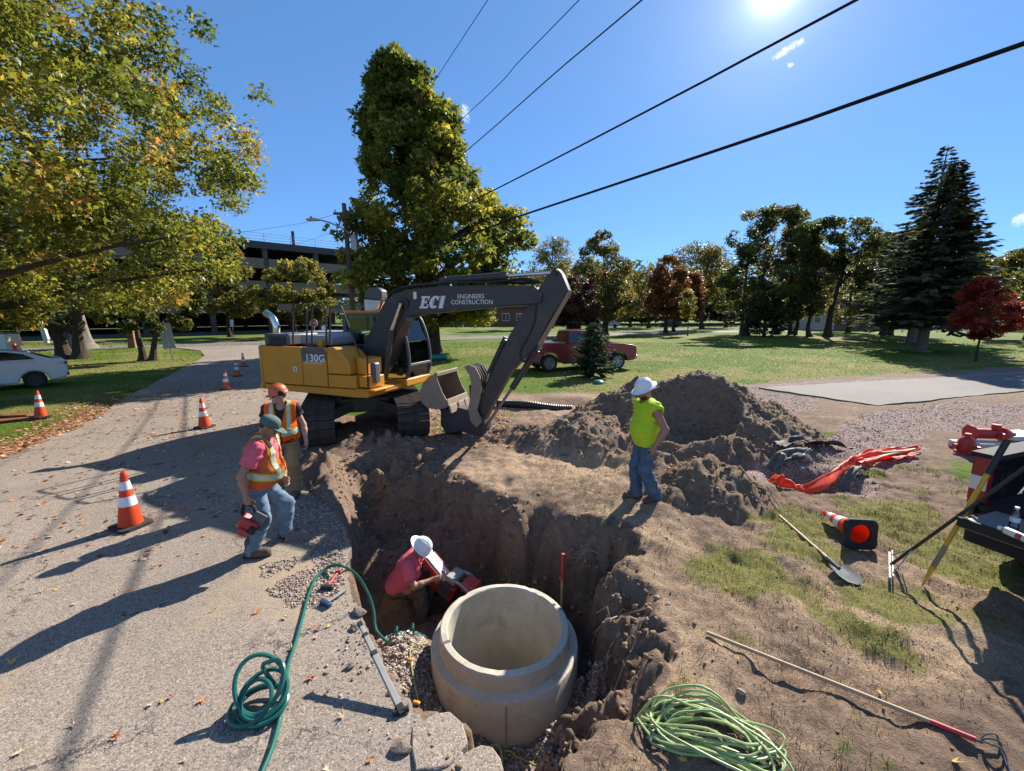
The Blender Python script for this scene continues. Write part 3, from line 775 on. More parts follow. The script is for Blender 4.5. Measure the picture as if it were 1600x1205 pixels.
# ================================================================== TREES
BARK = M('bark', (.060, .045, .034), .95, var=.45, scale=9, bmp=.9, bscale=24, spec=.1)
BARK_L = M('grey_bark', (.17, .145, .12), .95, var=.4, scale=8, bmp=.8, bscale=22, spec=.1)
L_MAPLE = leaf_mat('maple_leaf', [(0, (0.062, 0.090, 0.018)), (.45, (0.163, 0.188, 0.033)), (.75, (0.312, 0.281, 0.053)), (.93, (0.438, 0.312, 0.075)), (1, (0.475, 0.200, 0.069))], .52, .42, .3)
L_GOLD = leaf_mat('turning_leaf', [(0, (0.067, 0.088, 0.022)), (.45, (0.160, 0.187, 0.036)), (.8, (0.319, 0.297, 0.054)), (1, (0.581, 0.484, 0.090))], .55)
L_GREEN = leaf_mat('green_leaf', [(0, (0.047, 0.065, 0.018)), (.5, (0.111, 0.127, 0.036)), (1, (0.208, 0.189, 0.052))], .45)
L_OLIVE = leaf_mat('olive_leaf', [(0, (0.062, 0.075, 0.026)), (.5, (0.150, 0.150, 0.044)), (.85, (0.260, 0.202, 0.058)), (1, (0.364, 0.221, 0.072))], .45)
L_FAR = leaf_mat('far_leaf', [(0, (.055, .070, .036)), (.5, (.110, .120, .050)), (1, (.19, .165, .065))], .4)
L_RUST = leaf_mat('rusty_leaf', [(0, (0.068, 0.045, 0.021)), (.5, (0.180, 0.083, 0.030)), (1, (0.360, 0.150, 0.045))], .42)
L_RED = leaf_mat('red_leaf', [(0, (0.091, 0.016, 0.013)), (.5, (0.260, 0.036, 0.026)), (1, (0.494, 0.098, 0.058))], .45)
L_PLUM = leaf_mat('plum_leaf', [(0, (0.036, 0.022, 0.018)), (.5, (0.084, 0.041, 0.034)), (1, (0.168, 0.078, 0.054))], .3)
L_YELLOW = leaf_mat('yellow_green_leaf', [(0, (.045, .055, .012)), (.4, (.12, .125, .025)), (1, (.36, .31, .075))], .5)
L_NEEDLE = leaf_mat('spruce_needles', [(0, (.040, .046, .026)), (.5, (.080, .090, .052)), (1, (.15, .16, .095))], .2, .85, .08)
L_NEEDLE_G = leaf_mat('fresh_needles', [(0, (0.018, 0.037, 0.015)), (.5, (0.044, 0.077, 0.033)), (1, (0.110, 0.154, 0.072))], .2, .8, .1)

def leaf_cards(P, size, rg, up=.35, asp=.62, cup=True, dirs=None):
    """kite-shaped leaves of two triangles round points P"""
    n = len(P)
    nrm = rg.normal(size=(n, 3)); nrm[:, 2] = np.abs(nrm[:, 2]) + up; nrm /= np.linalg.norm(nrm, axis=1)[:, None]
    t = rg.normal(size=(n, 3)); t[:, 2] -= .35
    if dirs is not None: t = t * .6 + dirs
    t -= nrm * np.sum(t * nrm, 1)[:, None]; t /= np.linalg.norm(t, axis=1)[:, None] + 1e-9
    s = np.cross(nrm, t)
    L = (size * rg.uniform(.6, 1.3, n))[:, None]
    dr = nrm * L * rg.uniform(-.25, .1, (n, 1))
    V = np.stack([P - t * L * .5, P + s * L * asp * .5 - t * L * .02 + dr, P + t * L * .55, P - s * L * asp * .5 - t * L * .02 + dr], 1).reshape(-1, 3)
    o = np.arange(n) * 4
    F = np.concatenate([np.stack([o, o + 1, o + 2], 1), np.stack([o, o + 2, o + 3], 1)])
    return V, F

def star_leaves(P, size, rg, up=.35, dirs=None):
    """lobed leaves of four triangles round points P"""
    n = len(P)
    nrm = rg.normal(size=(n, 3)); nrm[:, 2] = np.abs(nrm[:, 2]) + up; nrm /= np.linalg.norm(nrm, axis=1)[:, None]
    t = rg.normal(size=(n, 3)); t[:, 2] -= .6
    if dirs is not None: t = t * .6 + dirs
    t -= nrm * np.sum(t * nrm, 1)[:, None]; t /= np.linalg.norm(t, axis=1)[:, None] + 1e-9
    s = np.cross(nrm, t); L = (size * rg.uniform(.55, 1.3, n))[:, None]; dr = nrm * L
    pts = [(-.38, 0, 0), (-.05, .56, -.20), (.10, .20, .02), (.62, .05, -.22), (.10, -.20, .02), (-.05, -.56, -.20)]
    V = np.stack([P + t * L * a + s * L * b + dr * (c * rg.uniform(.2, 1.6, (n, 1))) for a, b, c in pts], 1).reshape(-1, 3)
    o = np.arange(n) * 6
    F = np.concatenate([np.stack([o, o + i, o + i + 1], 1) for i in (1, 2, 3, 4)])
    return V, F

def sil_tree(name, label, sil, Y, base_px, leafmat, n_leaf, leaf, seed, trunk_r, bark=None, group='trees standing round the park', depth=.85,
             clump=.12, nclump=90, fork=None, lean=0.0, fill=.35, hole=.0, droop=0.0, limbs=16, xcut=None, base_xy=None, shell=.5, tint0=.5, tintz=0.0, stems=1, star=False, lump=.14, gap=-.42, cvar=.17):
    """broad-leaved tree: sil = [(py, pxl, pxr)] gives the crown's width at each height, seen at distance Y"""
    rg = np.random.default_rng(seed)
    base = Vector((*base_xy, 0)) if base_xy else gp(*base_px)
    if base_xy is None: base = Vector((atY(base_px[0], base_px[1], Y).x, Y, 0))
    base.z = tz0(base.x, base.y) - .05
    zs, xl, xr = [], [], []
    for py, a, b in sil:
        m_ = (a + b) / 2
        A, B_ = atY(a, py, Y), atY(b, py, Y)
        zs.append((A.z + B_.z) / 2); xl.append(A.x); xr.append(B_.x)
    o_ = np.argsort(zs); zs = np.array(zs)[o_]; xl = np.array(xl)[o_]; xr = np.array(xr)[o_]
    zlo, zhi = zs[0], zs[-1]; H = zhi - base.z
    def env(z): return (np.interp(z, zs, xl) + np.interp(z, zs, xr)) / 2, (np.interp(z, zs, xr) - np.interp(z, zs, xl)) / 2
    # clump centres fill the envelope, more of them near its surface
    cz = zlo + (zhi - zlo) * rg.uniform(0, 1, nclump * 6); cx, cr = env(cz)
    keep = rg.uniform(0, cr.max(), len(cz)) < cr + .15 * cr.max()
    cz, cx, cr = cz[keep][:nclump], cx[keep][:nclump], cr[keep][:nclump]; nc = len(cz)
    th = rg.uniform(0, 2 * np.pi, nc); rr = np.where(rg.uniform(size=nc) < fill, rg.uniform(0, 1, nc) ** .5 * .8, rg.uniform(.72, 1.0, nc))
    cs = clump * H * rg.uniform(.6, 1.25, nc) * .55
    cs = np.minimum(cs, np.maximum(cr * .55, clump * H * .22))
    rad = np.maximum((cr - cs * .75) * (1 + lump * (vnoise(np.cos(th) * 2.2 + seed, np.sin(th) * 2.2, cz / H * 9) - .15)), 0.02)
    C = np.stack([cx + np.cos(th) * rad * rr, base.y + np.sin(th) * rad * rr * depth, cz], 1)
    w = cs ** 2.2; w /= w.sum()
    idx = rg.choice(nc, n_leaf, p=w)
    d = rg.normal(size=(n_leaf, 3)); d /= np.linalg.norm(d, axis=1)[:, None]
    rad_l = rg.uniform(shell, 1.0, n_leaf) ** .8 * (1 + .12 * np.clip(rg.normal(size=n_leaf), -1.5, 1.3))
    P = C[idx] + d * (cs[idx] * rad_l)[:, None] * np.array([1.05, 1.05, .78])
    if droop: P[:, 2] -= droop * rg.uniform(0, 1, n_leaf) * np.hypot(d[:, 0], d[:, 1]) * cs[idx]
    if xcut is not None:
        kp = (P[:, 0] > xcut) | (rg.uniform(size=n_leaf) < .3); P, idx, d = P[kp], idx[kp], d[kp]
    kp = fbm(P[:, 0] / H * 9, P[:, 1] / H * 9, P[:, 2] / H * 9, 2, seed) + rg.normal(0, .12, len(P)) > gap; P, idx, d = P[kp], idx[kp], d[kp]
    V, F = (star_leaves if star else leaf_cards)(P, leaf, rg, dirs=d * .5); vpl = 6 if star else 4
    ct = rg.normal(0, cvar, nc)
    tint = np.clip(tint0 + ct[idx] + rg.normal(0, .16, len(P)) + tintz * ((P[:, 2] - zlo) / (zhi - zlo) - .5), 0, 1)
    root = empty(name, base, 0, label, 'tree', group)
    V = V - np.array(base[:])
    mesh_np('crown', V, F, leafmat, root, tint=np.repeat(tint, vpl))
    # wood
    mb = MB()
    axis_x = lambda z: float(np.interp(z, zs, (xl + xr) / 2))
    for st in range(stems):
        sx = 0 if stems == 1 else (st - (stems - 1) / 2) * trunk_r * 2.6
        top = zlo + (zhi - zlo) * (.82 if st == 0 else .6); tp = []
        zz0 = base.z
        for i in range(9):
            t = i / 8; z = zz0 + (top - zz0) * t
            k = sstep(.15, 1.0, t)
            x = base.x + sx * (1 + t * 3) + (axis_x(max(z, zlo)) - base.x) * k + lean * (t * (1 - t)) + rg.normal() * .04 * H * .12
            tp.append((x - base.x, rg.normal() * .012 * H * t, z - base.z))
        tp = spline(tp, 3); m_ = len(tp)
        rs = [max(.02, trunk_r * (1 - .93 * (i / (m_ - 1)) ** .8) * (1 + 1.3 * math.exp(-i / 1.1) * .55)) for i in range(m_)]
        mb.tube(tp, rs, 9)
        ends = C[rg.permutation(nc)[:limbs // stems]]
        for e in ends:
            ez = e[2] - base.z
            t0 = np.clip((ez - .28 * np.hypot(e[0] - base.x, e[1] - base.y) - .06 * H) / (top - base.z), .16, .92)
            k = int(t0 * (m_ - 1)); s0 = Vector(tp[k]); e_ = Vector((e[0] - base.x, e[1] - base.y, ez))
            md = s0.lerp(e_, .5) + Vector((rg.normal() * .02 * H, rg.normal() * .02 * H, .035 * H - droop * .02 * H))
            q = s0.lerp(e_, .8) + Vector((rg.normal() * .015 * H, rg.normal() * .015 * H, .02 * H))
            pts = spline([s0, md, q, e_], 4)
            r0 = min(rs[k] * .55, trunk_r * .36)
            mb.tube(pts, [max(.012, r0 * (1 - .9 * i / (len(pts) - 1))) for i in range(len(pts))], 6)
            for _ in range(3):
                a = pts[rg.integers(len(pts) // 3, len(pts) - 1)]
                b_ = a + Vector((rg.normal(), rg.normal(), rg.normal() * .5 + .25)).normalized() * .05 * H
                mb.tube([a, a.lerp(b_, .5) + Vector((0, 0, .01 * H)), b_], [r0 * .3, r0 * .2, .008], 4)
    mb.build('trunk', bark or BARK, root)
    return root

# --- the maple whose boughs hang over the left of the picture (its trunk stands outside it)
sil_tree('maple_tree', 'large maple reaching into the picture, leaves turning gold over the white car',
         [(-210, -700, 60), (-80, -850, 250), (0, -900, 300), (60, -930, 330), (110, -950, 352), (170, -960, 368), (240, -960, 385), (300, -950, 412), (345, -930, 405),
          (400, -900, 392), (435, -830, 320), (470, -700, 190), (495, -600, 40)],
         11.0, None, L_MAPLE, 180000, .126, 101, .30, group=None, depth=.75, clump=.082, nclump=1000, star=True, cvar=.20, gap=-.85, fill=.6, droop=.5, limbs=60, xcut=-15.5,
         base_xy=(-19.0, 11.0), shell=.15, tint0=.44)
# --- the tall tree behind the excavator
sil_tree('shade_tree', 'tall dense tree with yellowing leaves directly behind the excavator',
         [(80, 600, 645), (100, 580, 662), (130, 572, 694), (165, 572, 700), (195, 552, 730), (225, 545, 742), (260, 556, 738), (285, 566, 770), (310, 560, 785), (330, 530, 822), (360, 518, 834), (395, 512, 828),
          (420, 512, 824), (450, 530, 815), (480, 545, 805), (505, 590, 770)],
         30.6, (673, 551), L_GOLD, 72000, .35, 102, .62, group=None, depth=.95, clump=.094, nclump=300, star=True, cvar=.22, gap=-.34, lump=.18, fill=.3, droop=.35, limbs=40, shell=.35, tint0=.40)
# --- left middle distance
sil_tree('dark_tree', 'dark spreading tree with a forked trunk behind the white car', [(300, -60, 120), (340, -110, 215), (390, -130, 245), (440, -110, 235), (480, -60, 200), (505, 10, 150)], 27.0, (112, 560), L_GREEN, 16000, .34, 103, .36,
         depth=.8, clump=.12, nclump=80, stems=2, group='trees on the left lawn', tint0=.42)
sil_tree('maple_tree', 'small dark tree with a slim double trunk beside the grey sign', [(395, 190, 265), (420, 150, 300), (455, 135, 315), (490, 150, 310), (515, 190, 290)], 26.0, (232, 563), L_GREEN, 11000, .27, 104, .2,
         clump=.14, nclump=50, stems=2, group='trees on the left lawn', tint0=.3)
sil_tree('old_tree', 'thick grey trunk with a flared foot behind the forked tree', [(280, 40, 190), (340, 0, 240), (400, -20, 260), (450, 0, 250), (485, 60, 200)], 35.0, (128, 547), L_OLIVE, 12000, .38, 105, .72, BARK_L,
         clump=.12, nclump=60, group='trees on the left lawn')
sil_tree('kerb_tree', 'bushy yellow-topped tree in front of the parking garage', [(405, 440, 485), (420, 410, 510), (440, 395, 522), (465, 385, 525), (485, 395, 520), (500, 420, 505)], 52.0, (462, 514), L_YELLOW, 15000, .34, 106, .22,
         clump=.15, nclump=70, group='trees along the parking garage', tintz=.5)
sil_tree('kerb_tree', 'half-hidden tree with green and orange leaves left of the yellow-topped one', [(395, 330, 385), (425, 310, 405), (460, 305, 412), (485, 320, 400), (500, 340, 385)], 52.0, (358, 516), L_OLIVE, 10000, .36, 107, .22,
         clump=.15, nclump=60, group='trees along the parking garage')
sil_tree('kerb_tree', 'dark tree at the edge of the picture before the garage', [(380, -30, 60), (420, -50, 100), (460, -40, 110), (490, 0, 80)], 38.0, (30, 540), L_GREEN, 9000, .34, 108, .22,
         clump=.15, nclump=60, group='trees along the parking garage', tint0=.35)
# --- the park on the right: (kind, label, silhouette, distance, foot, leaves, n, leaf size, trunk radius, extra)
PARK = [
 ('park_tree', 'pale airy tree just right of the tall shade tree', [(370, 855, 885), (385, 838, 890), (405, 830, 895), (430, 826, 895), (455, 830, 890)], 82, (862, 516), L_OLIVE, 4200, .42, .3, dict(fill=.5, clump=.12)),
 ('park_tree', 'tall olive tree with an uneven top behind the red pickup', [(362, 932, 952), (378, 915, 968), (400, 900, 985), (425, 890, 998), (455, 895, 1000), (480, 905, 990), (500, 920, 975)], 56, (945, 526), L_OLIVE, 9000, .40, .42, dict(fill=.5, clump=.13)),
 ('plum_tree', 'dark plum-coloured tree behind the tip of the digging arm', [(432, 890, 922), (450, 872, 935), (475, 866, 940), (498, 868, 938), (515, 880, 930)], 48, (905, 528), L_PLUM, 7500, .34, .25, dict(clump=.16, nclump=70)),
 ('park_tree', 'light green tree right of the tall olive one', [(425, 965, 1000), (445, 958, 1012), (470, 960, 1014), (492, 968, 1008)], 90, (985, 512), L_OLIVE, 3200, .46, .3, dict()),
 ('maple_tree', 'rounded rust-red maple in the middle of the park', [(403, 1030, 1052), (420, 1015, 1072), (445, 1008, 1080), (470, 1010, 1078), (490, 1020, 1068)], 62, (1040, 522), L_RUST, 7000, .40, .28, dict(clump=.15)),
 ('maple_tree', 'smaller rust-tinged tree leaning beside the rounded red maple', [(424, 1075, 1092), (440, 1066, 1100), (465, 1062, 1104), (490, 1068, 1098)], 66, (1052, 520), L_RUST, 3600, .40, .25, dict()),
 ('park_tree', 'olive tree with a high open crown between the red maple and dark conifers', [(380, 1080, 1105), (392, 1056, 1130), (412, 1050, 1146), (440, 1066, 1148), (470, 1085, 1140)], 78, (1096, 518), L_OLIVE, 6000, .46, .36, dict(fill=.5)),
 ('sapling', 'thin young yellow tree in the middle of the lawn', [(455, 1066, 1084), (475, 1060, 1088), (495, 1064, 1086)], 55, (1074, 524), L_YELLOW, 1300, .26, .07, dict(limbs=10)),
 ('park_tree', 'tall dark tree with a ragged double top left of the umbrella pine', [(325, 1195, 1235), (340, 1160, 1262), (365, 1148, 1276), (400, 1140, 1280), (440, 1140, 1275), (475, 1146, 1265), (500, 1160, 1250)], 55, (1166, 524), L_GREEN, 15000, .40, .36, dict(fill=.5, clump=.10, nclump=150, tint0=.5)),
 ('park_tree', 'spindly tree with many upright stems in the dark group', [(345, 1232, 1262), (370, 1222, 1280), (410, 1215, 1285), (450, 1222, 1280), (490, 1230, 1270)], 58, (1238, 522), L_OLIVE, 6000, .42, .26, dict(stems=2, fill=.5)),
 ('umbrella_pine', 'flat-topped pine on a leaning bare trunk', [(346, 1275, 1340), (360, 1255, 1365), (385, 1258, 1372), (408, 1280, 1368), (430, 1310, 1350)], 52, (1292, 527), L_GREEN, 7500, .36, .40, dict(clump=.10, fill=.3, tint0=.3, limbs=24)),
 ('park_tree', 'slim tree left of the leaning bare trunk', [(390, 1255, 1290), (420, 1245, 1300), (460, 1250, 1298), (490, 1258, 1290)], 52, (1262, 526), L_OLIVE, 4000, .38, .26, dict()),
 ('park_tree', 'broad brownish tree behind the two tall spruces', [(372, 1375, 1420), (395, 1352, 1440), (430, 1340, 1450), (465, 1345, 1445), (495, 1360, 1430)], 56, (1384, 527), L_OLIVE, 11000, .42, .34, dict(stems=2, fill=.5, tint0=.25)),
 ('park_tree', 'yellow-green tree at the right edge of the picture', [(385, 1575, 1640), (405, 1548, 1690), (445, 1540, 1700), (480, 1545, 1690), (508, 1560, 1660)], 46, (1606, 528), L_YELLOW, 9000, .38, .3, dict(tint0=.3)),
 ('park_tree', 'far green tree behind the small red one', [(400, 1510, 1560), (430, 1495, 1580), (470, 1495, 1585), (500, 1510, 1570)], 80, (1540, 515), L_OLIVE, 5000, .5, .3, dict(tint0=.4)),
 ('park_tree', 'middle-sized green tree filling the gap left of the rounded red maple', [(418, 1000, 1030), (440, 985, 1040), (470, 985, 1042), (495, 995, 1035)], 84, (1013, 514), L_OLIVE, 3600, .46, .3, dict()),
 ('park_tree', 'low green tree between the olive tree and the ragged dark one', [(430, 1120, 1150), (455, 1108, 1162), (485, 1112, 1158)], 88, (1134, 513), L_GREEN, 3200, .46, .28, dict()),
 ('park_tree', 'green tree half hidden behind the leaning pine trunk', [(400, 1300, 1345), (430, 1288, 1360), (470, 1290, 1362), (500, 1300, 1350)], 66, (1325, 519), L_OLIVE, 4600, .42, .3, dict()),
 ('red_maple', 'small bright red maple with a thin staked stem', [(436, 1528, 1548), (452, 1510, 1565), (478, 1498, 1583), (500, 1494, 1592), (515, 1505, 1575), (524, 1520, 1550)], 25.2, (1524, 566), L_RED, 9000, .16, .075, dict(clump=.13, nclump=90, fill=.5, limbs=18)),
]
for i, (nm, lb, sil, Y, bp, lm, n_, ls, tr, ex) in enumerate(PARK):
    kw = dict(group='trees standing in the park', clump=.15, nclump=95, limbs=20); kw.update(ex); n_ = int(n_ * 2.3); ls *= .78
    sil = [(py, (a + b) / 2 - (b - a) * .58, (a + b) / 2 + (b - a) * .58) for py, a, b in sil]
    sil_tree(nm, lb, sil, Y, bp, lm, n_, ls, 200 + i, tr, **kw)

# --- conifers
def conifer(name, label, base, H, Rb, seed, mat, n_br=150, trunk_r=.3, skirt=.08, lean=(0, 0), group='conifers in the park', power=.85, twig=.5, cat='tree', sparse=0.0, up=-.18, cards=26, wid=.30):
    rg = np.random.default_rng(seed); Vs, Fs, Ts = [], [], []; off = 0
    base = Vector(base); base.z = tz0(base.x, base.y) - .03
    for i in range(n_br):
        t = skirt + (1 - skirt) * ((i + rg.uniform(0, 1)) / n_br) ** .92
        if sparse and rg.uniform() < sparse * t: continue
        L = Rb * ((1 - t) ** power) * rg.uniform(.55, 1.15) + .05 * Rb; upi = up + rg.normal() * .10
        a = i * 2.39996 + rg.normal() * .3
        s0 = np.array([lean[0] * t * H, lean[1] * t * H, t * H])
        dirv = np.array([math.cos(a), math.sin(a), 0])
        k = cards; u = rg.uniform(.12, 1, k) ** .75
        sag = upi * L * u + .10 * L * u ** 3 * 1.3
        c = s0 + dirv * (L * u)[:, None]; c[:, 2] += sag
        side = np.array([-dirv[1], dirv[0], 0]) * rg.choice([-1, 1], k)[:, None]
        tl = wid * L * (1.15 - .75 * u) * rg.uniform(.6, 1.2, k) + .03 * Rb
        tip = c + (side * .8 + dirv * .75) * tl[:, None]; tip[:, 2] += -.22 * tl + rg.normal(size=k) * .10 * tl
        w = tl * twig * .34
        pr = np.cross(tip - c, np.array([0, 0, 1.0])); pr /= np.linalg.norm(pr, axis=1)[:, None] + 1e-9
        pr = pr * w[:, None]; pr[:, 2] += rg.normal(size=k) * w * .55
        m_ = c * .45 + tip * .55
        V = np.stack([c, m_ + pr, tip, m_ - pr], 1).reshape(-1, 3)
        o = off + np.arange(k) * 4
        Vs.append(V); Fs += [np.stack([o, o + 1, o + 2], 1), np.stack([o, o + 2, o + 3], 1)]; off += 4 * k
        Ts.append(np.repeat(np.clip(rg.normal(.45, .2) + .25 * (u - .5) + rg.normal(0, .12, k), 0, 1), 4))
    root = empty(name, base, 0, label, cat, group)
    mesh_np('crown', np.concatenate(Vs), Fs, mat, root, tint=np.concatenate(Ts))
    mb = MB(); mb.tube([(lean[0] * H * q, lean[1] * H * q, H * q) for q in (0, .03, .2, .5, .8, 1)], [trunk_r * 1.35, trunk_r, trunk_r * .85, trunk_r * .6, trunk_r * .28, .02], 9)
    mb.build('trunk', BARK_L if trunk_r > .2 else BARK, root)
    return root
PARK_MORE = 1
def conifer_px(name, label, foot, Y, top_py, half_px, seed, mat, **k):
    b = Vector((atY(foot[0], foot[1], Y).x, Y, 0)); H = atY(foot[0], top_py, Y).z
    Rb = half_px / FPX * Y
    return conifer(name, label, b, H, Rb, seed, mat, **k)
conifer_px('spruce_tree', 'taller rear spruce with a sparse top', (1424, 532), 42, 226, 100, 301, L_NEEDLE, n_br=380, trunk_r=.42, skirt=.16, lean=(.035, 0), sparse=.45, power=.95, cards=30)
conifer_px('spruce_tree', 'big front spruce with drooping boughs and a leaning pale trunk', (1438, 549), 31.5, 250, 97, 302, L_NEEDLE, n_br=430, trunk_r=.34, skirt=.165, lean=(.045, 0), power=.8, cards=34)
conifer_px('yew_bush', 'dense dark conical evergreen bush before the ragged dark tree', (1193, 527), 54, 440, 38, 303, L_NEEDLE, n_br=220, trunk_r=.2, skirt=.01, power=.45, cards=26, up=.25)
conifer_px('young_spruce', 'small bushy young spruce in front of the red pickup', (926, 590), 18.9, 504, 38, 304, L_NEEDLE_G, n_br=260, trunk_r=.07, skirt=.03, power=.62, up=.22, twig=.6, cards=26, group=None)
conifer_px('dark_conifer', 'dark narrow conifer at the left side of the ragged tree', (1158, 522), 58, 345, 34, 305, L_NEEDLE, n_br=180, trunk_r=.25, skirt=.1, power=.7)

# far tree line that closes the park
def far_wood(name, c, h, r, seed, mat, n=30000, ls=.9):
    rg = np.random.default_rng(seed); P = []
    pts = [Vector((*p, 0)) for p in c]
    for _ in range(300):
        i = rg.integers(0, len(pts) - 1); p = pts[i].lerp(pts[i + 1], rg.uniform())
        hh = h * rg.uniform(.5, 1.15); k = n // 300
        d = np.clip(rg.normal(size=(k, 3)), -1.7, 1.7) * np.array([r * .45, r * .45, hh * .26])
        q = np.array([p.x + rg.normal() * r, p.y + rg.normal() * r, hh * .55]) + d
        P.append(q[q[:, 2] > .1])
    P = np.concatenate(P); V, F = leaf_cards(P, ls, rg)
    o = mesh_np(name, V, F, mat, tint=np.repeat(np.clip(rg.normal(.4, .22, len(P)), 0, 1), 4)); o['kind'] = 'stuff'
far_wood('far_wood', [(-20, 128), (20, 120), (60, 118), (110, 112), (160, 98)], 15, 7, 401, L_FAR, 46000, 1.4)
far_wood('far_wood', [(-150, 70), (-110, 88), (-80, 112), (-30, 135), (0, 128)], 14, 8, 402, L_FAR, 26000, 1.2)
far_wood('far_wood', [(60, 92), (95, 84), (125, 62)], 8, 5, 403, L_FAR, 18000, .7)
# ================================================================== BUILDINGS
CONC_D = M('grey_concrete', (.085, .08, .075), .9, var=.15, scale=.8, bmp=.3, bscale=20)
PANEL_T = M('tan_panel', (.21, .16, .125), .9, var=.1, scale=.6)
STEEL_D = M('dark_steel', (.045, .045, .05), .6, var=.2)
STEEL_G = M('galvanised_steel', (.42, .43, .44), .45, .6, var=.12)
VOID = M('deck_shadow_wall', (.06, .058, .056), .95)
GLASS_B = M('window_glass', (.03, .035, .04), .12, spec=.8)
BRICK = M('red_brick', (.21, .095, .07), .9, var=.3, scale=14, bmp=.3)
WHITE = M('white_paint', (.75, .75, .73), .55, var=.06)
ROOF_M = M('grey_shingle', (.13, .12, .12), .9, var=.3, scale=8)
BEIGE = M('beige_siding', (.52, .46, .38), .8, var=.06)

def parking_garage():
    A = atY(400, 372, 62); d = Vector((1, 1, 0)).normalized()
    O = Vector((A.x, 62, 0)) - d * 62; ang = math.atan2(d.y, d.x)
    root = empty('parking_garage', O, ang, 'dark multi-level parking garage with a railing on its roof deck, behind the left trees', 'garage')
    H = 12.7; L = 84; bay = 7.0; nb = int(L / bay)
    lev = [0, 3.1, 6.2, 9.3]
    for i, z in enumerate(lev + [H - .6]):
        MB().box((L / 2, 14, z + .1), (L, 28, .45)).build('floor_slab', CONC_D, root)
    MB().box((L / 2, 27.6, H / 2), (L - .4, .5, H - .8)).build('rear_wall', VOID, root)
    for b in range(nb + 1):
        MB().box((b * bay, .35, (H - .6) / 2), (.6, .6, H - .9)).build('column', CONC_D, root)
        MB().box((b * bay, 14, (H - .6) / 2), (.5, .5, H - .9)).build('column', CONC_D, root)
    for z in lev[1:]:
        for b in range(nb):
            MB().box((b * bay + bay / 2, .02, z + .45), (bay - .64, .22, 1.35)).build('wall_panel', PANEL_T, root)
    MB().box((L / 2, -.06, H - .45), (L + .3, .3, .95)).build('roof_fascia', STEEL_D, root)
    for b in range(nb * 2 + 1):
        MB().cyl((b * bay / 2, 0, H), (b * bay / 2, 0, H + 1.15), .04, n=6).build('railing_post', STEEL_G, root)
    for k in (.35, .75, 1.12):
        MB().cyl((0, 0, H + k), (L, 0, H + k), .025, n=6).build('railing_bar', STEEL_G, root)
    for x in (46, 57, 67, 77):
        MB().box((x, .4, H + .8), (.32, .32, 2.4)).build('deck_post', STEEL_D, root)
parking_garage()

def brick_hall():
    A, B = atY(668, 506, 98), atY(868, 506, 98)
    root = empty('brick_building', (A.x, 98, 0), 0, 'low brick building with a row of pale windows behind the shade tree', 'building')
    L = B.x - A.x
    MB().box((L / 2, 5, 2.1), (L, 10, 4.2)).build('wall', BRICK, root)
    MB().prism([(-.5, 4.2), (L + .5, 4.2), (L - 3, 6.6), (3, 6.6)], -.5, 10.5).build('roof', ROOF_M, root)
    n = int(L / 3.2)
    for i in range(n):
        x = (i + .5) * L / n
        f = MB().box((x, -.02, 2.0), (1.7, .12, 1.7)).build('window', WHITE, root)
        for sx in (-.4, .4): MB().box((x + sx, -.1, 2.0), (.68, .06, 1.45)).build('pane', GLASS_B, f)
brick_hall()

def low_house():
    A, B = atY(1262, 512, 74), atY(1376, 512, 74)
    root = empty('low_house', (A.x, 74, 0), 0, 'low house with a beige end and red brick front behind the pines', 'house')
    L = B.x - A.x
    MB().box((L * .18, 4, 1.5), (L * .36, 8, 3.0)).build('side_wall', BEIGE, root)
    MB().box((L * .68, 4.2, 1.5), (L * .64, 8, 3.0)).build('brick_wall', BRICK, root)
    MB().prism([(-.6, 3.0), (L + .6, 3.0), (L - 2.5, 5.0), (2.5, 5.0)], -.6, 8.8).build('roof', ROOF_M, root)
    for x in (.12, .27, .5, .64, .88):
        f = MB().box((L * x, .1 if x > .36 else -.04, 1.7), (1.25, .14, 1.15)).build('window', WHITE, root)
        MB().box((L * x, (.1 if x > .36 else -.04) - .08, 1.7), (1.0, .05, .92)).build('pane', GLASS_B, f)
    dr = MB().box((L * .77, .12, 1.05), (1.0, .12, 2.1)).build('door', STEEL_D, root)
    MB().cyl((L * .77 + .35, .04, 1.0), (L * .77 + .35, -.02, 1.0), .04).build('handle', STEEL_G, dr)
    MB().box((L * .42, 4, 5.2), (.8, .8, 1.6)).build('chimney', BRICK, root)
low_house()

def white_fence():
    A, B = atY(1392, 516, 66), atY(1560, 518, 63)
    root = empty('white_fence', A * 1, 0, 'low pale rail fence far behind the two spruces', 'fence'); root.location.z = 0
    d = Vector((B.x - A.x, B.y - A.y, 0)); n = 9
    for i in range(n + 1):
        p = d * (i / n); MB().box((p.x, p.y, .5), (.14, .14, 1.0)).build('post', WHITE, root)
    for z in (.4, .85):
        MB().bar((0, 0, z), (d.x, d.y, z), .05, .16).build('rail', WHITE, root)
white_fence()

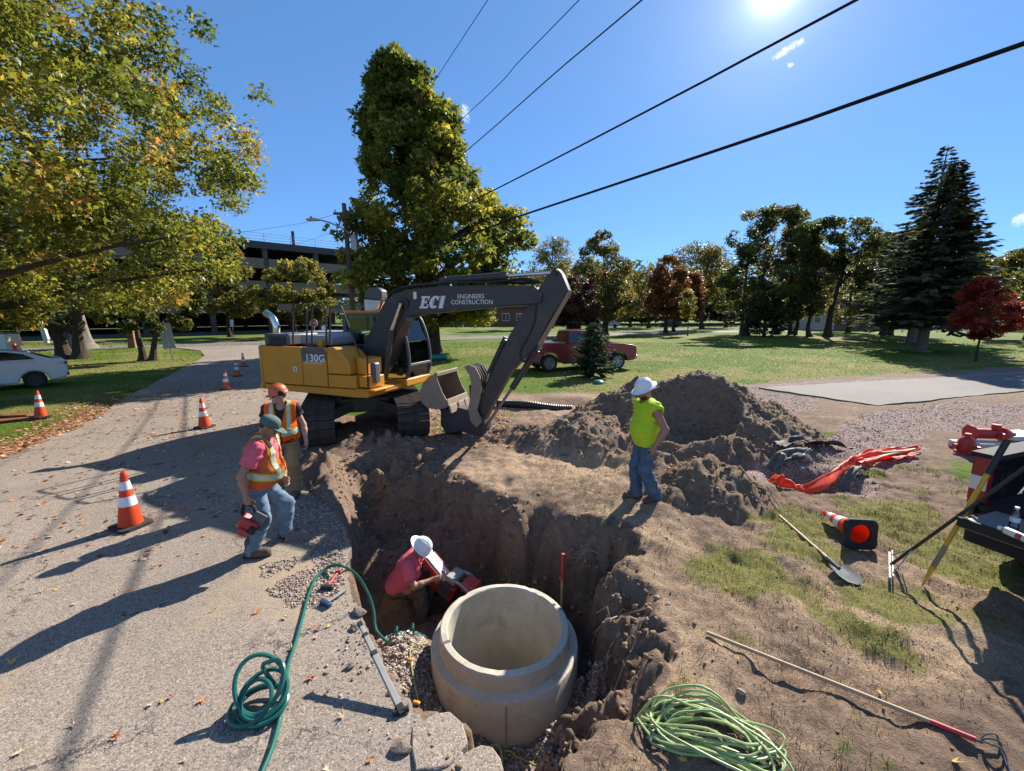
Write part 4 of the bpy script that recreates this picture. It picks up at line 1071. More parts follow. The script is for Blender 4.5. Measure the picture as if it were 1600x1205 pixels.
# ================================================================== POLE, LAMP AND WIRES
WOOD_P = M('pole_wood', (.115, .082, .06), .95, var=.35, scale=5, bmp=.6)
WIRE = M('black_cable', (.02, .02, .022), .95, spec=.05)
POLE = Vector((atY(553, 480, 26).x, 26, 0))
PTOP = atY(546, 318, 26).z
root = empty('utility_pole', POLE, 0, 'brown wooden utility pole between the excavator and the shade tree', 'utility pole')
MB().tube([(0, 0, -.2), (-.1, 0, PTOP * .5), (-.22, 0, PTOP)], [.17, .15, .12], 10).build('pole', WOOD_P, root)
MB().box((-.2, 0, PTOP - .55), (1.3, .1, .12)).build('crossarm', WOOD_P, root)
for x in (-.75, -.2, .35): MB().lathe([(.0, .0), (.05, 0), (.065, .05), (.03, .08), (.055, .12), (0, .16)], 8, c=(x, 0, PTOP - .48)).build('insulator', WHITE, root)
MB().cyl((.28, -.05, PTOP - 2.6), (.28, -.05, PTOP - 1.7), .2, n=14).build('junction_can', STEEL_G, root)
LP = Vector((POLE.x - .12, 25.8, 0))
root = empty('street_lamp', LP, 0, 'grey street lamp on a long curved arm fixed to the pole', 'street lamp')
pa = [atY(547, 366, 25.8), atY(535, 357, 25.7), atY(515, 348, 25.5), atY(500, 344, 25.3), atY(492, 343.5, 25.2)]
MB().tube([p - LP for p in spline(pa, 5)], .045, 8).build('lamp_arm', STEEL_G, root)
hd = atY(489, 344, 25.2) - LP
MB().prism([(-.36, .0), (-.3, .07), (.1, .11), (.3, .06), (.3, -.03), (-.1, -.05), (-.34, -.04)], -.14, .14).build('lamp_head', STEEL_G, root, loc=hd, bevel=.02)
MB().cyl((-.1, 0, .1), (-.1, 0, .2), .05).build('photocell', STEEL_D, root, loc=hd)
def wire(px, zn, r, label, ext=14.0, yp=26.0):
    P0 = atY(px[-1][0], px[-1][1], yp); d = ray(*px[0]); t = (zn - CAM_H) / d.z; P1 = Vector((0, 0, CAM_H)) + d * t
    nx, ny = -(P1.y - P0.y), P1.x - P0.x; pts = [P1]
    for p in px[1:-1]:
        q = ray(*p); tt = (nx * P0.x + ny * P0.y) / (nx * q.x + ny * q.y); pts.append(Vector((0, 0, CAM_H)) + q * tt)
    pts.append(P0); pts = [P1 + (P1 - pts[1]).normalized() * ext] + pts
    tag(MB().tube(spline(pts, 8), r, 12).build('power_line', WIRE, None), label, 'power line', 'overhead wires running to the pole')
wire([(1600, 68), (1200, 208), (820, 335), (700, 374), (556, 403)], 5.0, .021, 'thickest overhead cable, lowest of the wires crossing the sky')
wire([(1338, 0), (1060, 148), (780, 293), (640, 362), (556, 392)], 6.0, .0155, 'second lowest overhead cable, passing under the sun')
wire([(1003, 0), (870, 112), (745, 222), (650, 300), (552, 372)], 6.8, .0095, 'middle overhead wire meeting the right flank of the shade tree')
wire([(905, 0), (815, 92), (725, 183), (549, 338)], 8.3, .008, 'thin overhead wire, second from the top end of the pole')
wire([(762, 0), (721, 62.5), (680, 125), (548, 326)], 8.9, .007, 'thinnest and steepest overhead wire at the pole top')
def wire_l(pts, label):
    tag(MB().tube(spline(pts, 6), .009, 5).build('power_line', WIRE, None), label, 'power line', 'wires running left from the pole')
wire_l([atY(545, 328, 26), atY(480, 347, 27), atY(405, 359, 28.5), atY(250, 380, 32), atY(0, 395, 40)], 'thin wire running left from the pole top over the garage roof')
wire_l([atY(546, 342, 26), atY(510, 366, 31), atY(440, 388, 44), atY(380, 402, 56)], 'thin wire sloping down left to the garage')

# ================================================================== VEHICLES
TYRE = M('tyre_rubber', (.022, .022, .023), .85, var=.2, scale=20, bmp=.3)
RIM = M('alloy_rim', (.38, .39, .40), .35, .8)
RIM_D = M('dark_alloy_rim', (.06, .06, .065), .35, .7)
CARGLASS = M('car_glass', (.018, .022, .026), .06, spec=.9)
PLASTIC = M('black_plastic', (.022, .022, .023), .75, var=.2, scale=20, spec=.25)
CHROME = M('chrome', (.62, .63, .65), .15, 1.0, var=.05)
TAIL = M('tail_lens', (.25, .01, .012), .2, spec=.7)
LENS = M('head_lens', (.6, .62, .64), .12, spec=.8)
def wheel(parent, x, y, r, w, rim=RIM, spokes=6):
    s = -1 if y < 0 else 1
    wh = empty('wheel', (x, y, r)); wh.parent = parent
    mt = Matrix.Rotation(R(90), 4, 'X')
    MB().lathe([(r * .66, -w / 2), (r * .93, -w / 2), (r, -w * .34), (r, w * .34), (r * .93, w / 2), (r * .66, w / 2)], 28, mt, close=True).build('tyre', TYRE, wh)
    k = MB(); k.lathe([(r * .60, -w * .42), (r * .67, -w * .44), (r * .67, w * .44), (r * .60, w * .42)], 28, mt, close=True)
    k.lathe([(0, 0), (r * .62, 0)], 20, mt, c=(0, 0, -s * -w * .1))
    k.lathe([(0, -.03), (r * .17, -.03), (r * .17, .03), (0, .03)], 14, mt, c=(0, 0, -s * w * .38))
    for i in range(spokes):
        a = 2 * math.pi * i / spokes
        for da in (-.12, .12):
            k.bar((math.cos(a) * r * .12, s * w * .36, math.sin(a) * r * .12), (math.cos(a + da) * r * .63, s * w * .38, math.sin(a + da) * r * .63), .03, .05, (0, 1, 0))
    k.build('rim', rim, wh)
    return wh
def arch(cx, r, z0, n=9, a0=180, a1=0):
    return [(cx + r * math.cos(R(a0 + (a1 - a0) * i / (n - 1))), z0 + r * math.sin(R(a0 + (a1 - a0) * i / (n - 1)))) for i in range(n)]
def pickup(label, paint, loc, rz, rim, gate_open=False, cover=True):
    """crew-cab pickup: x forward, rear axle at x=-1.84"""
    t = empty('pickup_truck', loc, rz, label, 'pickup truck')
    W = .98; wr = .41
    rx, fx = -1.84, 1.84
    low = [(-2.95, .55), (-2.9, .48)] + arch(rx, .52, .42)[::1] + [(rx + .6, .40), (fx - .6, .40)] + arch(fx, .52, .42) + [(2.72, .45), (2.86, .62), (2.88, .98), (2.80, 1.16), (2.2, 1.26), (1.35, 1.30), (-1.0, 1.30)]
    if not gate_open:
        body = low + [(-1.0, 1.32), (-2.92, 1.34), (-2.95, 1.3)]
        MB().prism(body, -W, W).build('body', paint, t, bevel=.05)
        MB().box((-1.98, 0, 1.352), (1.84, 1.6, .03)).build('bed_cover', PLASTIC, t)
        for s in (-1, 1): MB().box((-1.98, s * .93, 1.365), (1.88, .08, .05)).build('bed_rail', RIM, t)
    else:
        front = [p for p in low if p[0] > -.99]
        MB().prism([(-.98, .40)] + front + [(-.98, 1.3)], -W, W).build('body', paint, t, bevel=.05)
        side = [(-2.95, .55), (-2.9, .48)] + arch(rx, .52, .42) + [(rx + .6, .40), (-1.0, .40), (-1.0, 1.34), (-2.95, 1.34)]
        for s in (-1, 1):
            MB().prism(side, s * W, s * (W - .10)).build('bed_side', paint, t, bevel=.03)
            MB().box((-1.97, s * (W - .08), 1.355), (1.96, .2, .05)).build('bed_rail', PLASTIC, t)
        MB().box((-1.97, 0, .80), (1.92, 1.76, .06)).build('bed_floor', PLASTIC, t)
        MB().box((-1.05, 0, 1.08), (.08, 1.76, .52)).build('bed_front', PLASTIC, t)
        g = MB().box((-3.24, 0, .78), (.56, 1.58, .09)).build('tailgate', paint, t, bevel=.02)
        MB().box((-3.23, 0, .829), (.50, 1.46, .012)).build('tailgate_liner', M('gate_liner', (.17, .17, .175), .6, var=.15, scale=14, bmp=.2), g)
        MB().box((-3.518, 0, .80), (.03, 1.56, .085)).build('tailgate_edge', PLASTIC, g)
    # cab with sloping sides
    def house(x0, x1, x2, x3, z0, z1, w0, w1, name, m, par):
        vs = [(x0, -w0, z0), (x3, -w0, z0), (x3, w0, z0), (x0, w0, z0), (x1, -w1, z1), (x2, -w1, z1), (x2, w1, z1), (x1, w1, z1)]
        return MB().add(vs, [(0, 3, 2, 1), (4, 5, 6, 7), (0, 1, 5, 4), (1, 2, 6, 5), (2, 3, 7, 6), (3, 0, 4, 7)]).build(name, m, par, bevel=.06)
    house(-.86, -.74, .72, 1.52, 1.28, 1.93, .95, .72, 'cab', paint, t)
    for s in (-1, 1):
        def q(x, z, o=.012): 
            k = (z - 1.28) / .65; return (x, s * (.95 - .23 * k + o), z)
        for (a, b, c, d_, nm) in ((( -.84, 1.36), (.06, 1.36), (.05, 1.82), (-.76, 1.82), 'rear_window'), ((.16, 1.36), (1.22, 1.36), (.70, 1.82), (.15, 1.82), 'front_window')):
            f = MB().add([q(*a), q(*b), q(*c), q(*d_)] + [q(p[0], p[1], -.03) for p in (a, b, c, d_)], [(0, 1, 2, 3), (4, 7, 6, 5), (0, 4, 5, 1), (1, 5, 6, 2), (2, 6, 7, 3), (3, 7, 4, 0)]).build(nm, CARGLASS, t)
        MB().box((1.05, s * 1.10, 1.42), (.12, .22, .17)).build('mirror', paint, t, bevel=.03)
        MB().box((-.12, s * 1.0, 1.12), (.2, .03, .035)).build('door_handle', PLASTIC, t)
        MB().box((.10, s * .985, .88), (.012, .012, .78)).build('door_seam', PLASTIC, t)
        MB().box((2.74, s * .82, 1.05), (.22, .3, .2)).build('headlight', LENS, t, bevel=.03)
        tlt = MB().box((-2.93, s * .90, 1.10), (.08, .15, .48)).build('tail_light', TAIL, t, bevel=.02)
        MB().box((-2.975, s * .90, 1.07), (.015, .13, .15)).build('reversing_lens', LENS, tlt, bevel=.004)
        MB().tube([(x, s * 1.0, z) for x, z in arch(rx, .535, .42, 13)], .035, 6).build('wheel_arch', paint, t)
        MB().tube([(x, s * 1.0, z) for x, z in arch(fx, .535, .42, 13)], .035, 6).build('wheel_arch', paint, t)
        MB().box((0, s * .98, .40), (2.3, .1, .07)).build('side_step', PLASTIC, t)
        for x in (rx, fx): wheel(t, x, s * .86, wr, .27, rim)
    MB().add([(.735, -.70, 1.90), (.735, .70, 1.90), (1.50, .88, 1.32), (1.50, -.88, 1.32), (.70, -.70, 1.88), (.70, .70, 1.88), (1.46, .88, 1.30), (1.46, -.88, 1.30)], [(0, 1, 2, 3), (4, 7, 6, 5), (0, 4, 5, 1), (1, 5, 6, 2), (2, 6, 7, 3), (3, 7, 4, 0)]).build('windscreen', CARGLASS, t)
    MB().box((2.88, 0, .95), (.06, 1.3, .34)).build('grille', PLASTIC, t, bevel=.02)
    MB().box((2.92, 0, .58), (.16, 1.8, .2)).build('front_bumper', CHROME, t, bevel=.03)
    MB().box((-3.0, 0, .55), (.18, 1.8, .2)).build('rear_bumper', PLASTIC if gate_open else CHROME, t, bevel=.03)
    return t
RED_P = M('red_paint', (.20, .018, .022), .3, var=.06, coat=.8)
BLACK_P = M('black_paint', (.012, .012, .014), .25, var=.1, coat=.8, dirt=(.12, .10, .08), dirt_amt=.3)
a, b = gp(855, 581), gp(961, 577); ang = math.atan2(b.y - a.y, b.x - a.x); mid = (a + b) / 2
pickup('red crew-cab pickup parked on the lawn behind the young spruce', RED_P, (mid.x - .15, mid.y + .86, 0), ang, RIM).scale = (1.0, 1.0, 1.03)
TRK = Vector((4.36, 3.93, 0)); TA = R(20)
fw, lt = Vector((math.cos(TA), math.sin(TA), 0)), Vector((-math.sin(TA), math.cos(TA), 0))
trk_c = TRK + fw * 3.52 - lt * .79
pickup('black pickup at the right edge with its tailgate down', BLACK_P, trk_c, TA, RIM_D, True)
def onbed(px, py, z): return gp(px, py, z)

def sedan(label, paint, loc, rz):
    t = empty('sedan_car', loc, rz, label, 'car'); W = .89
    rx, fx = -1.34, 1.34
    prof = [(-2.24, .55), (-2.20, .36), (-1.9, .27)] + arch(rx, .385, .26) + [(rx + .45, .22), (fx - .45, .22)] + arch(fx, .385, .26) + [(2.1, .25), (2.24, .42), (2.26, .62), (2.10, .78), (1.55, .90), (.95, .98), (-1.35, 1.03), (-1.75, 1.07), (-2.15, 1.08), (-2.25, .95)]
    MB().prism(prof, -W, W).build('body', paint, t, bevel=.06)
    vs = []
    gh = [(-1.92, 1.05), (-1.25, 1.34), (-.75, 1.44), (-.1, 1.47), (.35, 1.42), (1.12, .97)]
    for s in (-1, 1):
        for x, z in gh: vs.append((x, s * (.84 - .24 * (z - .97) / .5), z))
    n = len(gh)
    MB().add(vs, [tuple(range(n)), tuple(range(2 * n - 1, n - 1, -1))] + [(i, i + n, (i + 1) % n + n, (i + 1) % n) for i in range(n)]).build('cabin', paint, t, bevel=.04)
    for s in (-1, 1):
        def q(p, o): return (p[0], s * (.84 - .24 * (p[1] - .97) / .5 + o), p[1])
        for nm, w_ in (('rear_window', [(-1.42, 1.10), (-.34, 1.09), (-.34, 1.40), (-.72, 1.395), (-1.15, 1.29)]), ('front_window', [(-.26, 1.09), (.80, 1.06), (.38, 1.33), (-.05, 1.41), (-.26, 1.405)])):
            k = len(w_); MB().add([q(p, .012) for p in w_] + [q(p, -.03) for p in w_], [tuple(range(k)), tuple(range(2 * k - 1, k - 1, -1))] + [(i, (i + 1) % k, (i + 1) % k + k, i + k) for i in range(k)]).build(nm, CARGLASS, t)
        MB().box((-2.12, s * .72, .90), (.28, .34, .14)).build('tail_light', TAIL, t, bevel=.03)
        MB().box((2.14, s * .66, .68), (.2, .36, .12)).build('headlight', LENS, t, bevel=.03)
        MB().box((.62, s * .95, 1.08), (.14, .16, .11)).build('mirror', paint, t, bevel=.03)
        MB().box((-.62, s * .895, .90), (.17, .02, .03)).build('door_handle', paint, t)
        MB().box((-.3, s * .892, .66), (.01, .01, .62)).build('door_seam', PLASTIC, t)
        for x in (rx, fx): wheel(t, x, s * .77, .325, .22, RIM_D, 5)
    MB().add([(-1.88, -.76, 1.075), (-1.88, .76, 1.075), (-1.28, .64, 1.345), (-1.28, -.64, 1.345), (-1.86, -.76, 1.05), (-1.86, .76, 1.05), (-1.26, .64, 1.32), (-1.26, -.64, 1.32)], [(0, 1, 2, 3), (4, 7, 6, 5), (0, 4, 5, 1), (1, 5, 6, 2), (2, 6, 7, 3), (3, 7, 4, 0)]).build('rear_screen', CARGLASS, t)
    MB().box((-2.26, 0, .45), (.05, 1.3, .16)).build('rear_bumper', PLASTIC, t, bevel=.02)
    return t
WHITE_P = M('white_car_paint', (.74, .75, .77), .3, var=.03, coat=.8)
GREY_P = M('silver_car_paint', (.45, .46, .48), .3, coat=.6)
DARK_P = M('dark_car_paint', (.04, .045, .06), .3, coat=.6)
rwp = gp(58, 606)
sedan('white sedan half out of the picture on the left lawn', WHITE_P, rwp + Vector((-1.34 * .64 - .77 * .80, -1.34 * .77 + .64 * .80, 0)), R(230))
p = gp(945, 511); sedan('silver car parked far away behind the plum tree', GREY_P, (p.x, 88, 0), R(160))
p = atY(1047, 508, 92); sedan('dark car parked far away behind the rust-red maple', DARK_P, (p.x, 92, 0), R(170))
p = atY(508, 512, 48.5); 

# ================================================================== STREET FURNITURE AT THE BACK LEFT
def board_sign():
    p = gp(270, 562); r_ = empty('road_sign', p, R(35), 'grey back of a leaning road sign beside the small dark tree', 'road sign')
    MB().bar((0, 0, -.1), (-.22, 0, 2.35), .06, .06).build('post', STEEL_G, r_)
    MB().box((-.14, .05, 1.45), (.62, .03, 1.55), rot=(0, R(-5), 0)).build('sign_panel', M('sign_back', (.33, .34, .33), .5, .4), r_, bevel=.01)
    MB().box((-.18, .08, 1.95), (.42, .03, .3), rot=(0, R(-5), 0)).build('upper_panel', STEEL_G, r_)
board_sign()
p = gp(208, 544); r_ = empty('timber_post', p, R(15), 'short reddish-brown timber post at the street edge', 'post')
MB().prism([(-.26, 0), (.26, 0), (.22, 1.35), (.12, 1.5), (-.2, 1.42)], -.2, .2).build('post_body', M('rusty_timber', (.26, .12, .06), .9, var=.35, bmp=.4), r_, bevel=.02)
MB().box((0, -.21, .9), (.36, .03, .12)).build('band', STEEL_D, r_)
p = gp(74, 536); r_ = empty('lamp_column', p, 0, 'pale tapered column standing left of the forked tree', 'column')
MB().tube([(0, 0, -.1), (-.5, 0, 3.0), (-.75, 0, 9)], [.2, .17, .11], 10).build('shaft', M('pale_metal', (.5, .5, .48), .5, .3), r_)
MB().box((0, 0, .9), (.26, .26, 1.2), rot=(0, R(-9), 0)).build('control_cabinet', STEEL_G, r_, bevel=.02)
def hydrant(nm, label, loc, mtx, m):
    r_ = empty(nm, loc, 0, label, 'hydrant'); r_.rotation_euler = mtx
    MB().lathe([(0, 0), (.16, 0), (.16, .04), (.1, .06), (.1, .52), (.14, .54), (.14, .58), (.11, .6), (.09, .68), (.04, .73), (.035, .78), (0, .78)], 16).build('barrel', m, r_)
    for a in (0, 90, 180):
        d = Vector((math.cos(R(a)), math.sin(R(a)), 0)); k = .07 if a == 90 else .05
        MB().cyl(Vector((0, 0, .45)) + d * .09, Vector((0, 0, .45)) + d * .19, k, n=10).build('nozzle_cap', m, r_)
    return r_
HYD = M('hydrant_red', (.42, .025, .022), .4, var=.15)
hydrant('fire_hydrant', 'small red fire hydrant standing behind the white car', gp(25, 553), (0, 0, 0), HYD).scale = (1.0, 1.0, 1.0)
p = gp(8, 552); r_ = empty('utility_box', p, 0, 'grey utility cabinet behind the roof of the white car', 'cabinet')
MB().box((0, 0, .7), (1.5, .9, 1.4)).build('cabinet_body', STEEL_G, r_, bevel=.03); MB().box((0, 0, 1.43), (1.6, 1.0, .07)).build('lid', STEEL_D, r_)
def text_mesh(name, s, size, mat, parent, loc, rot=(R(90), 0, 0), depth=.002, shear=0.0, align='CENTER', sx=1.0, bold=0.0):
    cu = bpy.data.curves.new(name, 'FONT'); cu.body = s; cu.size = size; cu.extrude = depth; cu.align_x = align; cu.align_y = 'CENTER'; cu.shear = shear; cu.offset = bold; cu.resolution_u = 3
    tmp = bpy.data.objects.new('tmp', cu); COL.objects.link(tmp)
    dg = bpy.context.evaluated_depsgraph_get(); me = bpy.data.meshes.new_from_object(tmp.evaluated_get(dg))
    bpy.data.objects.remove(tmp); bpy.data.curves.remove(cu)
    me.name = name; me.materials.clear()
    o = link_mesh(name, me, mat, parent, loc); o.rotation_euler = rot; o.scale = (sx, 1, 1)
    return o
p = atY(491, 517, 46); r_ = empty('stop_sign', (p.x, 46, 0), R(-6), 'red octagonal stop sign seen through the excavator handrails', 'stop sign')
sz = atY(491, 505, 46).z
MB().cyl((0, .04, 0), (0, .04, sz + .4), .035, n=8).build('post', STEEL_G, r_)
MB().prism([(.46 * math.cos(R(22.5 + 45 * i)), sz + .46 * math.sin(R(22.5 + 45 * i))) for i in range(8)], -.012, .012).build('rim_plate', WHITE, r_)
MB().prism([(.42 * math.cos(R(22.5 + 45 * i)), sz + .42 * math.sin(R(22.5 + 45 * i))) for i in range(8)], -.02, -.012).build('sign_face', M('sign_red', (.42, .02, .025), .4), r_)
text_mesh('lettering', 'STOP', .33, WHITE, r_, (0, -.024, sz))
p = atY(506, 519, 45); r_ = empty('notice_board', (p.x, 45, 0), R(-6), 'small white notice board near the stop sign', 'sign')
zz = atY(506, 513, 45).z
MB().box((0, 0, zz), (.42, .03, .5)).build('board', WHITE, r_); MB().cyl((0, .04, 0), (0, .04, zz), .03, n=6).build('post', STEEL_G, r_)
p = atY(363, 512, 49); r_ = empty('notice_board', (p.x, 49, 0), R(-30), 'white square notice board on a stake before the garage', 'sign')
zz = atY(363, 505, 49).z
MB().box((0, 0, zz), (.7, .03, .75)).build('board', WHITE, r_); MB().cyl((0, .04, 0), (0, .04, zz), .03, n=6).build('post', STEEL_G, r_)
GREENPIPE = M('green_pipe', (.01, .19, .14), .4, var=.1)
a, b = gp(640, 567), gp(690, 563); d = (b - a).normalized()
r_ = empty('drain_pipe', a + Vector((0, 0, .19)), 0, 'long sea-green plastic pipe lying on the grass before the shade tree', 'pipe')
MB().tube([d * -2.2, d * ((b - a).length + .2)], .19, 20, cap=False).build('pipe_wall', GREENPIPE, r_)
MB().tube([d * ((b - a).length - .1), d * ((b - a).length + .21)], .215, 20, cap=False).build('socket', GREENPIPE, r_)
# ================================================================== EXCAVATOR
EO = Vector((-3.73, 10.65, 0)); EA = R(-19.5)
eca, esa = math.cos(EA), math.sin(EA)
def EX(px, py, y):
    """photo pixel -> excavator's own coordinates on the plane at sideways offset y"""
    d = ray(px, py); t = (y - (EO.x * esa - EO.y * eca)) / (-d.x * esa + d.y * eca)
    X, Y, Z = t * d.x, t * d.y, CAM_H + t * d.z
    return ((X - EO.x) * eca + (Y - EO.y) * esa, Z)
def EX3(px, py, y):
    q = EX(px, py, y); return Vector((q[0], y, q[1]))
YEL = M('digger_yellow', (.56, .235, .012), .45, var=.08, scale=3, dirt=(.27, .17, .085), dirt_amt=.26, coat=.1)
DKG = M('digger_dark', (.040, .034, .034), .5, var=.15, scale=3, dirt=(.15, .115, .085), dirt_amt=.26)
GRY = M('digger_grey', (.08, .085, .09), .5, var=.1)
HOODG = M('hood_grey', (.26, .27, .28), .5, var=.1, dirt=(.25, .2, .15), dirt_amt=.2)
TRACKM = M('track_steel', (.055, .045, .038), .75, .25, var=.35, scale=9, dirt=(.17, .12, .08), dirt_amt=.45, bmp=.4)
BUCKM = M('bucket_steel', (.25, .185, .135), .62, .15, var=.14, scale=6, dirt=(.30, .24, .17), dirt_amt=.35, bmp=.2)
ROD = M('chrome_rod', (.6, .58, .54), .22, 1.0, var=.05)
HOSE = M('rubber_hose', (.016, .016, .017), .5)
DECAL = M('decal_white', (.72, .72, .70), .5, var=.12, scale=30)
def glass_mat(name, tint, refl=.12):
    m, n, l, b, out = nt(name); n.remove(b)
    tr = n.new("ShaderNodeBsdfTransparent"); tr.inputs[0].default_value = (*tint, 1)
    gl = n.new("ShaderNodeBsdfGlossy"); gl.inputs['Roughness'].default_value = .05
    fr = n.new("ShaderNodeFresnel"); fr.inputs[0].default_value = 1.45
    mx = n.new("ShaderNodeMixShader"); k = mth(n, l, 'ADD', fr.outputs[0], refl * .3, True)
    l.new(k, mx.inputs[0]); l.new(tr.outputs[0], mx.inputs[1]); l.new(gl.outputs[0], mx.inputs[2]); l.new(mx.outputs[0], out.inputs['Surface'])
    return m
PANE = glass_mat('cab_glass', (.62, .72, .69))
BOTTLE_G = glass_mat('clear_plastic', (.86, .92, .95), .3)
ex = empty('excavator', EO, EA, 'yellow tracked excavator with dark boom and raised tan bucket at the pit', 'excavator')
def P2(pts, y): return [EX(a, b, y) for a, b in pts]
# --- undercarriage
UA = R(-70) - EA
tv, pv = Vector((math.cos(UA), math.sin(UA), 0)), Vector((-math.sin(UA), math.cos(UA), 0))
def track_path(s, L=2.75, r=.37, n=46):
    """point and tangent on the stadium-shaped track"""
    per = 2 * L + 2 * math.pi * r; d = (s % 1) * per
    if d < L: return -L / 2 + d, 2 * r, 1, 0
    d -= L
    if d < math.pi * r: a = d / r; return L / 2 + r * math.sin(a), r + r * math.cos(a), math.cos(a), -math.sin(a)
    d -= math.pi * r
    if d < L: return L / 2 - d, 0, -1, 0
    d -= L; a = d / r; return -L / 2 - r * math.sin(a), r - r * math.cos(a), -math.cos(a), math.sin(a)
pad = MB(); pad.box((0, 0, 0), (.165, .70, .022))
for x, h in ((-.062, .032), (0, .026), (.062, .032)): pad.box((x, 0, .011 + h / 2), (.016, .69, h))
pad_o = pad.build('track_pad', TRACKM, None); pad_me = pad_o.data; bpy.data.objects.remove(pad_o)
mt_u = Matrix.Rotation(UA, 4, 'Z')
for s_ in (-1, 1):
    c = pv * (s_ * 1.0); tr = MB()
    tr.prism([(-1.45, .22), (1.4, .22), (1.45, .40), (1.2, .56), (-1.3, .56), (-1.5, .42)], -.17, .17, mtx=Matrix.Translation(c) @ mt_u)
    tk = tr.build('track_frame', DKG, ex, bevel=.02)
    for i in range(46):
        x, z, tx, tzz = track_path(i / 46)
        o = bpy.data.objects.new('track_pad', pad_me); COL.objects.link(o); o.parent = tk
        t3 = (tv * tx + Vector((0, 0, tzz))).normalized(); n3 = pv.cross(t3) * -1
        n3 = t3.cross(pv)
        m4 = Matrix((t3, pv, n3)).transposed().to_4x4()
        m4.translation = c + tv * x + Vector((0, 0, z + .025))
        o.matrix_local = m4
    mt = Matrix.Translation(c) @ mt_u @ Matrix.Rotation(R(90), 4, 'X')
    for nm, x, r_ in (('idler', 1.37, .30), ('sprocket', -1.37, .30)):
        MB().lathe([(0, -.1), (.08, -.12), (.1, -.06), (r_ * .8, -.05), (r_, -.07), (r_, .07), (r_ * .8, .05), (.1, .06), (.08, .12), (0, .1)], 20, Matrix.Translation(c + tv * x + Vector((0, 0, .39))) @ mt_u @ Matrix.Rotation(R(90), 4, 'X')).build(nm, TRACKM, tk)
    for x in (-.95, -.55, -.15, .25, .65, 1.0):
        MB().lathe([(0, -.2), (.09, -.2), (.11, -.12), (.08, -.1), (.08, .1), (.11, .12), (.09, .2), (0, .2)], 12, Matrix.Translation(c + tv * x + Vector((0, 0, .16))) @ mt_u @ Matrix.Rotation(R(90), 4, 'X')).build('track_roller', TRACKM, tk)
cm = MB(); cm.box((0, 0, .62), (1.1, 1.1, .34), mtx=mt_u)
for sx in (-1, 1):
    for sy in (-1, 1): cm.bar(tv * (sx * .45) + pv * (sy * .35) + Vector((0, 0, .62)), tv * (sx * .8) + pv * (sy * .92) + Vector((0, 0, .45)), .3, .24)
cm.build('car_body', DKG, ex, bevel=.02)
MB().lathe([(0, .78), (.56, .78), (.58, .80), (.58, .95), (.52, .97), (0, .97)], 30).build('slew_ring', TRACKM, ex)
# --- upper structure
MB().prism([(-2.05, 1.02), (.72, .97), (1.05, .98), (1.10, 1.02), (1.10, 1.13), (.78, 1.155), (-2.05, 1.155)], -1.22, 1.2).build('deck_frame', YEL, ex, bevel=.02)
cwp = [(-1.88, -1.25)] + [(-2.26 + .30 * abs(y / 1.25) ** 3, y) for y in np.linspace(-1.25, 1.25, 15)] + [(-1.88, 1.25)]
MB().prism(cwp, 1.03, 2.06, 'z').build('counterweight', YEL, ex, bevel=.07, seg=3)
MB().box((-.92, 0, 1.59), (1.9, 2.34, .86)).build('engine_housing', DKG, ex)
def pan(name, pts, mat, y0=-1.255, y1=-1.16, bev=.018): return MB().prism(pts, y0, y1).build(name, mat, ex, bevel=bev)
d1 = pan('engine_door', [(-1.86, 1.175), (-.665, 1.175), (-.665, 2.055), (-1.86, 2.055)], YEL)
MB().box((-.86, -1.262, 1.55), (.10, .02, .11)).build('latch', DECAL, d1); MB().box((-.855, -1.274, 1.55), (.03, .01, .07)).build('keyhole', GRY, d1)
d2 = pan('pump_door', [(-.65, 1.175), (.03, 1.175), (.03, 2.055), (-.65, 2.055)], YEL)
p0, p1 = EX(475.5, 567, -1.25), EX(511.5, 567, -1.25)
dc = MB().prism([(-.645, 1.745), (.025, 1.745), (.025, 2.045), (-.62, 2.05), (-.66, 2.0)], -1.262, -1.25).build('model_decal', GRY, d2)
text_mesh('model_number', '130G', .225, DECAL, d2, (-.265, -1.265, 1.81), sx=1.12, bold=.004)
text_mesh('small_lettering', 'EXCAVATOR', .075, DECAL, d2, (-.33, -1.262, 1.70), sx=1.1)
pan('fuel_tank', [(.05, 1.475), (.66, 1.475), (.665, 1.62), (.60, 1.80), (.44, 1.97), (.24, 2.055), (.05, 2.06)], YEL, -1.25, -.55, .03)
pan('lower_box', [(.05, 1.175), (.80, 1.175), (.80, 1.46), (.05, 1.46)], YEL, -1.25, -.5, .02)
pan('tool_box', [(.68, 1.465), (.94, 1.465), (.94, 1.82), (.68, 1.84)], YEL, -1.05, -.5, .02)
pan('step_box', [(.82, 1.2), (1.14, 1.2), (1.14, 1.45), (.82, 1.45)], YEL, -1.18, -.7, .02)
MB().box((1.02, -.88, 1.155), (.5, .72, .04)).build('step_plate', YEL, ex, bevel=.01)
MB().box((-1.55, -.62, 2.19), (.75, .95, .28)).build('intake_housing', GRY, ex, bevel=.04)
MB().box((-1.5, -1.105, 2.18), (.5, .02, .17)).build('intake_grille', HOSE, ex)
MB().box((-.62, -.45, 2.18), (.95, .8, .24)).build('hood', HOODG, ex, bevel=.06)
MB().box((-1.2, .55, 2.2), (1.5, 1.0, .28)).build('rear_hood', HOODG, ex, bevel=.06)
MB().box((-.35, -.95, 2.12), (.14, .14, .16)).build('filler_cap', YEL, ex, bevel=.02)
e0 = [EX3(432, 522, -.75), EX3(431, 508, -.75), EX3(425, 496, -.75), EX3(415, 488.5, -.75)]
MB().tube(spline(e0, 6), .085, 14, cap=False).build('exhaust_pipe', CHROME, ex)
